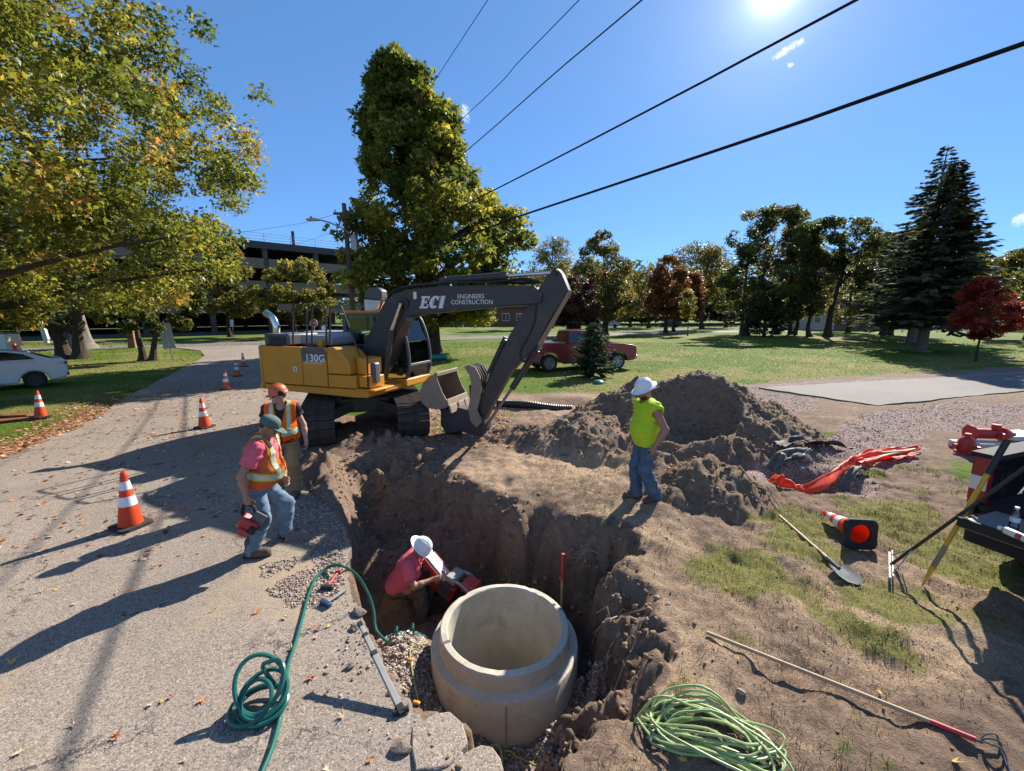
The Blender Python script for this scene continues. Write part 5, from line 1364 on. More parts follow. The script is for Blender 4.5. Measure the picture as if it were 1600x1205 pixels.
for u in ([(458, 539), (458, 487), (461, 482), (475, 482), (479, 487), (479.5, 539)], [(487, 539), (488, 486), (491, 480.5), (505, 480.5), (509, 486), (510, 539)], [(515.5, 540), (516, 486), (519, 480.5), (532, 480.5), (536, 486), (562, 556)]):
    MB().tube(spline([EX3(a, b, -1.12) for a, b in u], 4), .019, 8).build('handrail', DKG, ex)
MB().tube([EX3(574, 556, -1.2), EX3(575, 605, -1.2)], .015, 6).build('grab_bar', HOSE, ex)
MB().box((1.13, -1.0, 1.52), (.13, .22, .46)).build('mirror', GRY, ex, bevel=.05)
# --- cab
cb = MB()
cx0, cx1, cy0, cy1, cz0, cz1 = -.62, 1.02, .2, 1.2, 1.15, 2.78
front = [(cx1 + .10, cz0 + .02), (cx1 + .20, 1.55), (cx1 + .15, 2.1), (cx1 - .03, 2.62), (cx1 - .22, cz1)]
for y in (cy0, cy1):
    cb.tube([(x, y, z) for x, z in spline([(a, 0, b) for a, b in front], 5) for x, z in ((x, z),)] if False else [(p.x, y, p.z) for p in spline([(a, 0, b) for a, b in front], 5)], .045, 8)
    cb.bar((cx0, y, cz0), (cx0, y, cz1), .1, .1); cb.bar((.28, y, cz0), (.24, y, cz1), .07, .07)
    cb.bar((cx0, y, cz0 + .03), (cx1 + .1, y, cz0 + .03), .08, .08); cb.bar((cx0, y, cz1), (cx1 - .2, y, cz1), .08, .08)
    cb.bar((cx0, y, 1.62), (.28, y, 1.62), .06, .06)
for x, z in ((cx0, cz0 + .03), (cx0, cz1), (cx1 - .2, cz1), (cx1 + .1, cz0 + .03), (cx0, 1.9), (cx1 + .2, 1.55)): cb.bar((x, cy0, z), (x, cy1, z), .07, .07)
cab = cb.build('cab', GRY, ex, bevel=.012)
MB().box(((cx0 + cx1 - .1) / 2 - .03, (cy0 + cy1) / 2, cz1 + .055), (1.62, 1.12, .07)).build('roof', YEL, cab, bevel=.03)
MB().prism([(cx0 + .03, cz0), (cx1 + .12, cz0), (cx1 + .20, 1.45), (cx0 + .03, 1.45)], cy1 - .04, cy1).build('door', GRY, cab)
MB().box(((cx0 + cx1) / 2 + .12, (cy0 + cy1) / 2 - .05, cz0 - .03), (1.75, 1.1, .18)).build('cab_base', YEL, cab, bevel=.02)
def pane(pts3, th=Vector((0, .006, 0))):
    k = len(pts3); vs = [Vector(p) for p in pts3] + [Vector(p) + th for p in pts3]
    MB().add(vs, [tuple(range(k)), tuple(range(2 * k - 1, k - 1, -1))] + [(i, (i + 1) % k, (i + 1) % k + k, i + k) for i in range(k)]).build('window_pane', PANE, cab)
for y in (cy0, cy1):
    pane([(cx0, y, 1.65), (.26, y, 1.65), (.25, y, cz1), (cx0, y, cz1)])
    pane([(.28, y, 1.48), (cx1 + .16, y, 1.48), (cx1 + .14, y, 2.1), (cx1 - .04, y, 2.6), (cx1 - .22, y, cz1), (.25, y, cz1)])
pane([(cx0, cy0, 1.9), (cx0, cy1, 1.9), (cx0, cy1, cz1), (cx0, cy0, cz1)], Vector((.006, 0, 0)))
pane([(cx1 + .12, cy0, 1.2), (cx1 + .12, cy1, 1.2), (cx1 + .2, cy1, 1.55), (cx1 + .2, cy0, 1.55)], Vector((.006, 0, 0)))
pane([(cx1 + .2, cy0, 1.58), (cx1 + .2, cy1, 1.58), (cx1 + .15, cy1, 2.1), (cx1 + .15, cy0, 2.1)], Vector((.006, 0, 0)))
pane([(cx1 + .15, cy0, 2.12), (cx1 + .15, cy1, 2.12), (cx1 - .05, cy1, 2.62), (cx1 - .05, cy0, 2.62)], Vector((.006, 0, 0)))
st = MB(); st.box((-.1, .7, 1.5), (.5, .5, .14)); st.box((-.34, .7, 1.9), (.13, .48, .75), rot=(0, R(-8), 0)); st.box((-.1, .7, 1.3), (.3, .3, .3))
st.build('operator_seat', HOSE, cab, bevel=.04)
con = MB(); con.box((.25, .38, 1.5), (.5, .14, .3)); con.cyl((.45, .4, 1.6), (.5, .4, 1.9), .02, n=8); con.box((.85, .35, 1.75), (.08, .16, .2)); con.cyl((.5, 1.02, 1.5), (.55, 1.02, 1.85), .02, n=8)
con.build('controls', GRY, cab, bevel=.02)
MB().tube([EX3(536, 487, .25), EX3(560, 490, .25), EX3(572, 492, .25)], .022, 6).build('roof_rail', STEEL_G, cab)
# round-topped mirror wrapped in plastic, on the boom side of the cab roof
mh = MB().prism(P2([(574, 466), (574, 456), (580, 450), (594, 450), (600, 454), (601, 464), (598, 470)], .35), .22, .48).build('work_mirror', GRY, ex, bevel=.03)
MB().prism(P2([(574, 468), (598, 470), (596, 480), (588, 490), (580, 492), (575, 484)], .35), .20, .46).build('plastic_wrap', M('white_plastic_wrap', (.62, .61, .58), .35, var=.15, bmp=.6, bscale=25), mh, bevel=.03)
MB().tube([EX3(598, 470, .3), EX3(590, 492, .3), EX3(575, 500, .3)], .02, 6).build('mirror_arm', HOSE, mh)
# --- boom, arm
boom_o = [(.02, 1.45), (.19, 2.0), (.5, 2.49), (.81, 2.98), (.95, 3.13), (1.14, 3.24), (1.53, 3.34), (2.44, 3.40), (3.96, 3.385), (4.5, 3.35), (4.7, 3.2), (4.66, 3.02), (4.45, 2.985), (3.36, 2.91), (1.82, 2.78), (1.5, 2.71), (1.34, 2.58), (1.2, 2.32), (.95, 1.75), (.62, 1.33), (.35, 1.25), (.1, 1.3)]
boom = MB().prism(boom_o, -.21, .21).build('boom', DKG, ex, bevel=.02)
MB().lathe([(0, -.245), (.13, -.245), (.13, .245), (0, .245)], 18, Matrix.Translation((1.42, 0, 3.03)) @ Matrix.Rotation(R(90), 4, 'X')).build('pivot_pin', HOSE, boom)
MB().lathe([(0, -.3), (.15, -.3), (.15, .3), (0, .3)], 18, Matrix.Translation((.28, 0, 1.5)) @ Matrix.Rotation(R(90), 4, 'X')).build('pivot_pin', DKG, boom)
for y in (-.31, .31):
    MB().cyl((.86, y, 1.28), (1.1, y, 2.42), .075, n=14).build('boom_cylinder', DKG, boom); MB().cyl((1.1, y, 2.40), (1.4, y, 3.03), .042, n=12).build('cylinder_rod', ROD, boom)
MB().prism([(3.25, 2.905), (4.45, 2.975), (4.45, 2.987), (3.25, 2.917)], -.225, .225).build('bottom_flange', DKG, boom)
MB().prism([(2.2, 3.38), (2.5, 3.38), (2.42, 3.6), (2.28, 3.6)], -.09, .09).build('cylinder_bracket', DKG, boom)
MB().cyl((2.35, 0, 3.53), (3.80, 0, 3.585), .085, n=16).build('arm_cylinder', DKG, boom); MB().cyl((3.72, 0, 3.582), (3.86, 0, 3.588), .1, n=16).build('cylinder_gland', DKG, boom)
MB().cyl((3.8, 0, 3.585), (4.9, 0, 3.625), .045, n=12).build('cylinder_rod', ROD, boom)
for k, y in enumerate((-.13, -.07, .08, .13)):
    pts = [(.35, y, 1.9), (.62, y, 2.6), (.95, y, 3.2), (1.2, y, 3.36), (1.7, y, 3.43), (2.6, y, 3.47 + .02 * k), (3.6, y, 3.46), (4.2, y, 3.52 - .03 * k), (4.6, y, 3.45)]
    MB().tube(spline(pts, 4), .022, 6).build('hydraulic_line', HOSE, boom)
MB().box((1.72, -.225, 3.2), (.07, .03, .16)).build('lamp_bracket', DECAL, boom)
MB().box((1.6, -.27, 2.66), (.16, .14, .12)).build('work_light', GRY, boom, bevel=.02)
# lettering: heavy slanted slab-serif capitals
def slab_letters(parent, x0, z0, h):
    u = h; sl = .28
    def put(poly, dx): return [((x0 + (p[0] + dx) * u + sl * p[1] * u), z0 + p[1] * u) for p in poly]
    S = .13
    Es = [[(0, 0), (.80, 0), (.82, S + .02), (0, S + .02)], [(.10, S), (.37, S), (.37, .88), (.10, .88)], [(0, .85), (.80, .85), (.80, 1), (0, 1)], [(.36, .44), (.56, .44), (.56, .57), (.36, .57)], [(.52, .33), (.62, .33), (.62, .68), (.52, .68)], [(.68, S), (.82, S), (.84, .32), (.72, .32)], [(.66, .70), (.78, .70), (.80, .86), (.68, .86)]]
    Ep = [(0, 0), (.78, 0), (.80, .3), (.66, .3), (.60, S + .02), (.36, S + .02), (.36, .43), (.52, .43), (.52, .34), (.62, .34), (.62, .66), (.52, .66), (.52, .57), (.36, .57), (.36, .87), (.58, .87), (.66, .72), (.78, .72), (.78, 1), (0, 1), (0, .87), (.10, .87), (.10, S), (0, S)]
    Ip = [(0, 0), (.46, 0), (.46, S), (.36, S), (.36, .87), (.46, .87), (.46, 1), (0, 1), (0, .87), (.10, .87), (.10, S), (0, S)]
    Co = [(.42 + .44 * math.cos(R(a)), .5 + .52 * math.sin(R(a))) for a in range(42, 319, 12)]
    Ci = [(.44 + .19 * math.cos(R(a)), .5 + .37 * math.sin(R(a))) for a in range(318, 41, -12)]
    Cp = Co + Ci + [(.70, .68), (.80, .68), (.80, 1.0), (.72, 1.0)][:0]
    Cs = [(.62, .66), (.78, .66), (.80, .99), (.70, .99)]
    for poly, dx in [(e_, 0) for e_ in Es] + list(((Cp, .90), (Cs, .90), (Ip, 1.80))):
        q = put(poly, dx); bm = bmesh.new(); f = bm.faces.new([bm.verts.new((a, -.2125, b)) for a, b in q])
        bmesh.ops.triangulate(bm, faces=[f]); 
        r = bmesh.ops.extrude_face_region(bm, geom=bm.faces[:]); bmesh.ops.translate(bm, vec=(0, .004, 0), verts=[v for v in r['geom'] if isinstance(v, bmesh.types.BMVert)])
        bmesh.ops.recalc_face_normals(bm, faces=bm.faces)
        me = bpy.data.meshes.new('letter'); bm.to_mesh(me); bm.free(); link_mesh('letter', me, DECAL, parent)
a, b = EX(655, 483, -.21), EX(697, 462, -.21)
slab_letters(boom, a[0], a[1] + .015, (b[1] - a[1]) * .93)
t1, t2 = EX(735.5, 463.5, -.21), EX(737, 472.5, -.21)
text_mesh('lettering', 'ENGINEERS', .135, DECAL, boom, (t1[0], -.2135, t1[1]), sx=.92)
text_mesh('lettering', 'CONSTRUCTION', .135, DECAL, boom, (t2[0], -.2135, t2[1]), sx=.94)
arm_o = P2([(858, 434), (866, 422), (873, 420), (880, 428), (891, 455), (860, 503), (842, 541), (820, 560), (799, 583), (778, 620), (760, 655), (750, 668), (737, 655), (738, 640), (749, 632), (762, 603), (780, 563), (799, 524), (822, 487), (836, 466), (847, 448)], 0)
arm = MB().prism(arm_o, -.16, .16).build('arm', DKG, ex, bevel=.02)
MB().prism(P2([(892, 455), (890, 456), (841, 541), (843, 542)], 0), -.17, .17).build('edge_plate', BUCKM, arm)
for x, z, r_ in ((4.57, 3.16, .1), (4.93, 3.62, .06), (*EX(839, 545, 0), .06), (*EX(750, 652, 0), .08), (*EX(792, 533, 0), .05)):
    MB().lathe([(0, -.2), (r_, -.2), (r_, .2), (0, .2)], 16, Matrix.Translation((x, 0, z)) @ Matrix.Rotation(R(90), 4, 'X')).build('pivot_pin', HOSE, arm)
MB().cyl(EX3(839, 547, -.02), EX3(800, 607, -.02), .07, n=14).build('bucket_cylinder', DKG, arm); MB().cyl(EX3(801, 605, -.02), EX3(757, 670, -.02), .034, n=12).build('cylinder_rod', BUCKM, arm)
MB().cyl(EX3(791, 527, 0), EX3(765, 583, 0), .065, n=14).build('thumb_cylinder', DKG, arm); MB().cyl(EX3(766, 580, 0), EX3(756, 612, 0), .033, n=10).build('cylinder_rod', ROD, arm)
for k, y in enumerate((-.175, .175)):
    MB().tube(spline([(4.55, y, 3.3), (4.5, y, 2.6), (4.2, y, 2.0), (4.3, y, 1.8), (4.5, y * 1.4, 2.05), (4.6, y, 2.15)], 5), .02, 6).build('hydraulic_line', HOSE, arm)
MB().box((*EX3(833, 549, -.17),), (.1, .03, .06), rot=(0, R(-40), 0)).build('red_marker', M('red_mark', (.32, .03, .03), .5), arm)
# thumb of four ribs
thumb_o = P2([(733, 571), (741, 568), (750, 572), (757, 585), (760, 602), (757, 620), (753, 637), (760, 655), (752, 664), (743, 655), (739, 636), (743, 615), (744, 598), (741, 584)], 0)
thumb = MB().prism(thumb_o, -.05, -.01).build('thumb', DKG, ex, bevel=.01)
for y0 in (-.27, -.16, .09, .20): MB().prism(thumb_o, y0, y0 + .045).build('thumb_rib', BUCKM if y0 < -.2 else DKG, thumb, bevel=.008)
tb = P2([(739, 600), (757, 600), (756, 628), (741, 628)], 0); MB().prism(tb, -.22, .2).build('cross_plate', DKG, thumb)
# coupler and bucket
MB().prism(P2([(694, 637), (715, 633), (742, 640), (760, 650), (764, 668), (756, 682), (741, 676), (726, 672), (704, 676), (694, 662)], 0), -.19, .19).build('coupler', DKG, ex, bevel=.03)
bl = P2([(681, 584), (671, 588), (661, 599), (656, 613), (659, 629), (668, 637), (682, 640), (697, 638)], -.48)
lip = EX(698, 625, -.48)
bk = MB(); n = len(bl)
inn = []
cxm, czm = sum(p[0] for p in bl) / n, sum(p[1] for p in bl) / n
for (x, z) in bl: inn.append((x + (cxm + .25 - x) * .06, z + (czm - z) * .06))
bk.prism(bl + inn[::-1], -.48, .52)
bucket = bk.build('bucket', BUCKM, ex, bevel=.008)
sp = bl + [(lip[0] + .02, lip[1] - .02), (lip[0], lip[1]), (lip[0] - .10, lip[1] + .16), (bl[0][0] + .06, bl[0][1] - .20)]
for y in (-.50, .50): MB().prism(sp, y, y + .03).build('side_plate', BUCKM, bucket, bevel=.008)
MB().bar((bl[0][0] + .01, -.5, bl[0][1] - .02), (bl[0][0] + .01, .53, bl[0][1] - .02), .06, .09).build('top_rim', BUCKM, bucket, bevel=.01)
fl = [(lip[0] - .03, lip[1]), (lip[0] + .02, lip[1] + .01), (lip[0] + .06, lip[1] - .14), (lip[0] + .0, lip[1] - .16)]
MB().prism(fl, -.5, .53).build('cutting_lip', BUCKM, bucket, bevel=.008)
l2 = [(lip[0] + .03, lip[1] - .12), (lip[0] + .07, lip[1] - .12), (lip[0] + .12, lip[1] - .30), (lip[0] + .08, lip[1] - .31)]
for y0, y1 in ((-.48, -.14), (-.06, .24), (.28, .5)): MB().prism(l2, y0, y1).build('lip_adapter', BUCKM, bucket, bevel=.008)
for y in (-.12, .10): MB().prism([(cxm - .12, czm - .22), (cxm + .35, czm - .28), (cxm + .42, czm - .52), (cxm + .1, czm - .5)], y - .02, y + .02).build('bucket_ear', DKG, bucket, bevel=.01)
# ================================================================== PEOPLE (one continuous skin per body, clothes as close-fitting shells)
def _rot(ax, deg): return np.array(Matrix.Rotation(R(deg), 3, ax))
class Field:
    """smooth union of tapered capsules and ellipsoids, polygonised by surface nets"""
    def __init__(s): s.p = []
    def cap(s, a, b, ra, rb=None, k=.03): s.p.append(('c', np.array(a, float), np.array(b, float), ra, ra if rb is None else rb, k)); return s
    def ell(s, c, r, rot=None, k=.03): s.p.append(('e', np.array(c, float), np.array(r, float), np.eye(3) if rot is None else np.array(rot), 0, k)); return s
    def mesh(s, h=.009, grow=0.0, clips=(), wr=0.0, seed=0):
        lo = np.full(3, 1e9); hi = -lo
        for t, a, b, ra, rb, k in s.p:
            if t == 'c': m = max(ra, rb) + grow; l_, h_ = np.minimum(a, b) - m, np.maximum(a, b) + m
            else: m = b.max() + grow; l_, h_ = a - m, a + m
            lo, hi = np.minimum(lo, l_), np.maximum(hi, h_)
        lo -= 3 * h; hi += 3 * h
        n = np.ceil((hi - lo) / h).astype(int) + 1
        f = np.full(n, 1.0, np.float32)
        ax = [lo[i] + h * np.arange(n[i]) for i in range(3)]
        for t, a, b, ra, rb, k in s.p:
            pad = .07 + grow
            if t == 'c': m = max(ra, rb) + pad; l_, h_ = np.minimum(a, b) - m, np.maximum(a, b) + m
            else: m = b.max() + pad; l_, h_ = a - m, a + m
            i0 = np.maximum(((l_ - lo) / h).astype(int), 0); i1 = np.minimum(((h_ - lo) / h).astype(int) + 2, n)
            sl = tuple(slice(i0[i], i1[i]) for i in range(3))
            X, Y, Z = np.meshgrid(*[ax[i][sl[i]] for i in range(3)], indexing='ij')
            if t == 'c':
                d = b - a; L = d @ d + 1e-12
                u = np.clip(((X - a[0]) * d[0] + (Y - a[1]) * d[1] + (Z - a[2]) * d[2]) / L, 0, 1)
                D = np.sqrt((X - a[0] - u * d[0]) ** 2 + (Y - a[1] - u * d[1]) ** 2 + (Z - a[2] - u * d[2]) ** 2) - (ra + (rb - ra) * u)
            else:
                P = np.stack([X - a[0], Y - a[1], Z - a[2]], -1) @ ra
                q = P / b; nq = np.sqrt((q ** 2).sum(-1)) + 1e-9; g = np.sqrt(((q / b) ** 2).sum(-1)) + 1e-9
                D = nq * (nq - 1) / g
            D = D - grow
            F = f[sl]; hh = np.clip(.5 + .5 * (D - F) / k, 0, 1)
            f[sl] = D * (1 - hh) + F * hh - k * hh * (1 - hh)
        if wr or clips:
            X, Y, Z = np.meshgrid(*ax, indexing='ij')
            if wr:
                nb = np.abs(f) < .05
                f[nb] += wr * (fbm(X[nb] * 7, Y[nb] * 7, Z[nb] * 11, 2, seed) * .6 - np.abs(fbm(X[nb] * 5 + Z[nb] * 4, Y[nb] * 5 - Z[nb] * 5, Z[nb] * 9, 3, seed + 5)) * .7)
            for c in clips: f = np.maximum(f, c(X, Y, Z).astype(np.float32))
        return surface_nets(f, lo, h)
def surface_nets(f, lo, h):
    ins = f < 0
    c = [ins[i:ins.shape[0] - 1 + i, j:ins.shape[1] - 1 + j, k:ins.shape[2] - 1 + k] for i in (0, 1) for j in (0, 1) for k in (0, 1)]
    s = sum(x.astype(np.int8) for x in c); act = (s > 0) & (s < 8)
    I = np.argwhere(act); idx = np.full(act.shape, -1, np.int64); idx[act] = np.arange(len(I))
    acc = np.zeros((len(I), 3)); cnt = np.zeros(len(I))
    corners = [(i, j, k) for i in (0, 1) for j in (0, 1) for k in (0, 1)]
    val = {q: f[I[:, 0] + q[0], I[:, 1] + q[1], I[:, 2] + q[2]] for q in corners}
    for q in corners:
        for a in range(3):
            if q[a] == 0:
                r = list(q); r[a] = 1; r = tuple(r)
                v0, v1 = val[q], val[r]; m = (v0 < 0) != (v1 < 0)
                t = np.where(m, v0 / (v0 - v1 + 1e-12), 0)
                p = np.tile(np.array(q, float), (len(I), 1)); p[:, a] = t
                acc += p * m[:, None]; cnt += m
    V = lo + h * (I + acc / cnt[:, None]); Fs = []
    for a in range(3):
        b, c2 = (a + 1) % 3, (a + 2) % 3
        s0 = [slice(None)] * 3; s1 = [slice(None)] * 3; s0[a] = slice(0, -1); s1[a] = slice(1, None)
        A, B = ins[tuple(s0)], ins[tuple(s1)]; E = np.argwhere(A != B)
        E = E[(E[:, b] > 0) & (E[:, c2] > 0) & (E[:, b] < f.shape[b] - 1) & (E[:, c2] < f.shape[c2] - 1)]
        fl = A[E[:, 0], E[:, 1], E[:, 2]]
        q = []
        for db, dc in ((-1, -1), (0, -1), (0, 0), (-1, 0)):
            g = E.copy(); g[:, b] += db; g[:, c2] += dc; q.append(idx[g[:, 0], g[:, 1], g[:, 2]])
        Q = np.stack(q, 1); Q[~fl] = Q[~fl][:, ::-1]; Fs.append(Q)
    return V, np.concatenate(Fs)
SKIN = M('skin', (.42, .235, .165), .55, var=.10, scale=14, bmp=.1, bscale=90)
SKIN_T = M('tanned_skin', (.30, .155, .10), .55, var=.10, scale=14, bmp=.1, bscale=90)
HAIR = M('dark_hair', (.03, .022, .016), .8, var=.3, scale=40)
PINK = M('pink_cotton', (.62, .115, .16), .85, var=.09, scale=7, dirt=(.34, .10, .11), dirt_amt=.15, bmp=.35, bscale=30, spec=.15)
ORANGE_V = M('orange_mesh_vest', (.60, .125, .025), .8, var=.14, scale=9, dirt=(.26, .12, .06), dirt_amt=.55, bmp=.3, bscale=45, spec=.15)
ORANGE_C = M('clean_orange_vest', (.85, .11, .010), .8, var=.08, scale=9, bmp=.3, bscale=45, spec=.15)
LIME = M('lime_cotton', (.42, .60, .030), .85, var=.07, scale=5, dirt=(.24, .30, .04), dirt_amt=.10, bmp=.35, bscale=28, spec=.15)
BLACK_C = M('black_cotton', (.015, .015, .016), .9, var=.2)
JEAN = M('blue_denim', (.070, .115, .175), .9, var=.35, scale=6, dirt=(.20, .18, .15), dirt_amt=.28, bmp=.3, bscale=60, spec=.15)
JEAN_F = M('faded_denim', (.13, .19, .25), .9, var=.35, scale=5, dirt=(.22, .20, .16), dirt_amt=.25, bmp=.3, bscale=60, spec=.15)
CANVAS = M('brown_canvas', (.31, .18, .09), .9, var=.2, scale=6, bmp=.3, bscale=60, spec=.15)
KHAKI = M('dusty_work_trousers', (.085, .072, .060), .9, var=.3, scale=5, dirt=(.33, .28, .22), dirt_amt=.25, bmp=.3, spec=.15)
BOOT = M('work_boot_leather', (.085, .052, .032), .8, var=.3, scale=12, dirt=(.24, .18, .12), dirt_amt=.35, bmp=.4)
SOLE = M('boot_sole', (.03, .026, .022), .9, dirt=(.22, .16, .11), dirt_amt=.3)
LACE = M('boot_lace', (.35, .27, .16), .8)
SILVER = M('reflective_tape', (.46, .49, .49), .4, .25, var=.08, scale=20, dirt=(.42, .38, .32), dirt_amt=.15)
LIME_T = M('lime_tape', (.44, .50, .05), .6, dirt=(.35, .30, .12), dirt_amt=.3)
HAT_W = M('white_hat_shell', (.74, .75, .76), .35, var=.05, dirt=(.5, .48, .44), dirt_amt=.1)
HAT_O = M('orange_hat_shell', (.55, .105, .03), .4, var=.12, scale=20, dirt=(.30, .16, .10), dirt_amt=.2)
CAP_G = M('green_cap_cloth', (.075, .115, .105), .9, var=.12, bmp=.3)
LENS_D = M('dark_lens', (.01, .01, .012), .08, spec=.9)
EYE = M('eye', (.5, .48, .45), .3)

def person(label, loc, phi, J, skin, wear):
    """J: joints in the body's own frame, +y forward, +x the person's right"""
    root = empty('person', loc, phi - R(90), label, 'person')
    v = lambda *a: np.array(a, float)
    hp = v(*J['pelvis']); nk = v(*J['neck']); up = (nk - hp) / np.linalg.norm(nk - hp)
    rt = v(*J.get('right', (1, 0, 0))); rt = rt - up * (rt @ up); rt /= np.linalg.norm(rt); fw_ = np.cross(up, rt)
    T = np.stack([rt, fw_, up], 1)                 # torso frame: columns right, forward, up
    tp = lambda x, y, z: hp + rt * x + fw_ * y + up * z
    Lt = np.linalg.norm(nk - hp); fat = J.get('belly', 0.0); sc = Lt / .52
    sh = {s: (v(*J['sh'][s]) if 'sh' in J else tp(s * .185, -.01, Lt - .055)) for s in (-1, 1)}
    hip = {s: tp(s * .095, 0, -.02) for s in (-1, 1)}
    Hm = _rot('Z', J.get('hyaw', 0)) @ _rot('X', J.get('hpitch', 0)) @ _rot('Y', J.get('hroll', 0))
    hd = v(*J['head']); hv = lambda x, y, z: hd + Hm @ v(x, y, z)
    def torso(F):
        F.ell(tp(0, -.005, .02), (.165 + fat * .3, .125 + fat * .35, .13), T, .06)
        F.ell(tp(0, .03 * fat * 8 * .3 + fat * .55, .17), (.155 + fat * .5, .115 + fat * .75, .15), T, .07)
        F.ell(tp(0, -.005, .35), (.175 + fat * .2, .125 + fat * .25, .17), T, .07)
        for s in (-1, 1): F.cap(tp(0, -.01, Lt - .03), sh[s], .075, .07, .05)
        return F
    def legs(F, th=.085, kn=.062, an=.048):
        for s in (-1, 1):
            k, a = v(*J['knee'][s]), v(*J['ankle'][s])
            F.cap(hip[s], k, th, kn, .04); F.cap(k, a, kn * 1.02, an, .03)
            F.ell(k + (hip[s] - k) * .0 + (a - k) * .28 - fw_ * .012, (.055, .058, .10), None, .05)
        return F
    def hand(F, s):
        w = v(*J['wrist'][s]); e = v(*J['elbow'][s]); d = (w - e) / np.linalg.norm(w - e)
        hdir = v(*J['hdir'][s]) if 'hdir' in J and s in J['hdir'] else d
        hdir = hdir / np.linalg.norm(hdir)
        pn = v(*J['palm'][s]) if 'palm' in J and s in J['palm'] else rt * -s
        pn = pn - hdir * (pn @ hdir); pn /= np.linalg.norm(pn); sd = np.cross(hdir, pn) * 1.0
        th_s = 1 if (sd @ fw_) > 0 else -1
        if 'tside' in J: th_s = J['tside'].get(s, th_s)
        cu = J.get('curl', {}).get(s, 28)
        Rm = np.stack([sd, pn, hdir], 1)
        F.ell(w + hdir * .052, (.040, .019, .055), Rm, .012)
        F.cap(w, w + hdir * .04, .027, .026, .02)
        for i, ln in enumerate((.072, .080, .074, .058)):
            b = w + hdir * .092 + sd * th_s * (.030 - i * .0205); dcur = hdir.copy()
            for seg, (fr_, rr) in enumerate(((.48, .0098), (.30, .0090), (.24, .0080))):
                a_ = R(cu * (1.0 if seg == 0 else 1.25)); dcur = dcur * math.cos(a_) + pn * math.sin(a_) if seg == 0 else None or (dcur * math.cos(a_) + np.cross(np.cross(dcur, pn - dcur * (pn @ dcur)), dcur) / (np.linalg.norm(np.cross(np.cross(dcur, pn - dcur * (pn @ dcur)), dcur)) + 1e-9) * math.sin(a_))
                dcur /= np.linalg.norm(dcur)
                e_ = b + dcur * ln * fr_; F.cap(b, e_, rr, rr * .95, .004); b = e_
        b = w + hdir * .03 + sd * th_s * .032; d1 = hdir * .62 + sd * th_s * .62 + pn * .42; d1 /= np.linalg.norm(d1)
        m_ = b + d1 * .042; d2 = hdir * .9 + sd * th_s * .1 + pn * .45; d2 /= np.linalg.norm(d2)
        F.cap(b, m_, .0135, .0115, .008); F.cap(m_, m_ + d2 * .032, .011, .009, .004)
    # ---- skin: head, neck, arms with hands, trunk, legs
    B = torso(Field()); legs(B, .075, .055, .042)
    for s in (-1, 1):
        a = v(*J['ankle'][s]); t_ = v(*J['toe'][s]); B.cap(a, a + (t_ - a) * .6, .042, .035)
    for s in (-1, 1):
        e, w = v(*J['elbow'][s]), v(*J['wrist'][s]); B.ell(sh[s], (.062, .062, .062)); fa = J.get('arm', 1.0)
        B.cap(sh[s], e, .052 * fa, .040 * fa, .03); B.cap(e, e + (w - e) * .35, .041 * fa, .042 * fa, .02); B.cap(e + (w - e) * .35, w, .042 * fa, .027, .02)
        hand(B, s)
    B.cap(tp(0, -.01, Lt - .02), hv(0, -.02, -.07), .056, .052, .03)
    B.ell(hv(0, -.012, .022), (.076, .096, .100), Hm, .03); B.ell(hv(0, .030, -.055), (.056, .060, .062), Hm, .03)
    B.cap(hv(0, .088, .012), hv(0, .112, -.022), .009, .014, .012)          # nose
    B.ell(hv(0, .086, -.078), (.022, .018, .016), Hm, .02)                    # chin
    B.ell(hv(0, .082, -.05), (.027, .014, .008), Hm, .008)                    # lips
    B.ell(hv(0, .082, .035), (.05, .014, .010), Hm, .015)                     # brow
    for s in (-1, 1): B.ell(hv(s * .079, -.012, -.004), (.010, .020, .032), Hm, .008); B.ell(hv(s * .045, .062, -.012), (.022, .02, .018), Hm, .02)
    V, F = B.mesh(.0095); body = mesh_np('body', V, F, skin, root, smooth=True)
    for s in (-1, 1):
        MB().lathe([(0, -.011), (.008, -.008), (.011, 0), (.008, .008), (0, .011)], 8, Matrix.Translation(Vector(hv(s * .031, .081, .012)))).build('eye', EYE, body)
    MB().box((0, 0, 0), (.046, .006, .006), mtx=Matrix.Translation(Vector(hv(0, .0965, -.05))) @ Matrix(Hm.tolist()).to_4x4()).build('mouth', M('lips', (.28, .11, .09), .5), body)
    # hair round the back of the head
    Hh = Field().ell(hv(0, -.02, .028), (.081, .100, .103), Hm)
    V, F = Hh.mesh(.009, clips=[lambda X, Y, Z: ((np.stack([X - hd[0], Y - hd[1], Z - hd[2]], -1) @ Hm)[..., 1] - .02) * .8 - ((np.stack([X - hd[0], Y - hd[1], Z - hd[2]], -1) @ Hm)[..., 2] - .04) * .9, lambda X, Y, Z: -.045 - (np.stack([X - hd[0], Y - hd[1], Z - hd[2]], -1) @ Hm)[..., 2]])
    mesh_np('hair', V, F, HAIR, root, smooth=True)
    if wear.get('beard'):
        Bd = Field().ell(hv(0, .034, -.068), (.060, .066, .056), Hm)
        q_ = lambda X, Y, Z: (np.stack([X - hd[0], Y - hd[1], Z - hd[2]], -1) @ Hm)
        V, F = Bd.mesh(.007, clips=[lambda X, Y, Z: q_(X, Y, Z)[..., 2] + .062 - np.abs(q_(X, Y, Z)[..., 0]) * .35, lambda X, Y, Z: .015 - q_(X, Y, Z)[..., 1]], wr=.004); mesh_np('beard', V, F, HAIR, root, smooth=True)
    # ---- trousers
    TR = Field(); TR.ell(tp(0, -.005, .0), (.158 + fat * .25, .122 + fat * .3, .12), T, .06); legs(TR, .088, .068, wear.get('cuff', .064))
    clips = []
    wl_ = hp + up * .085
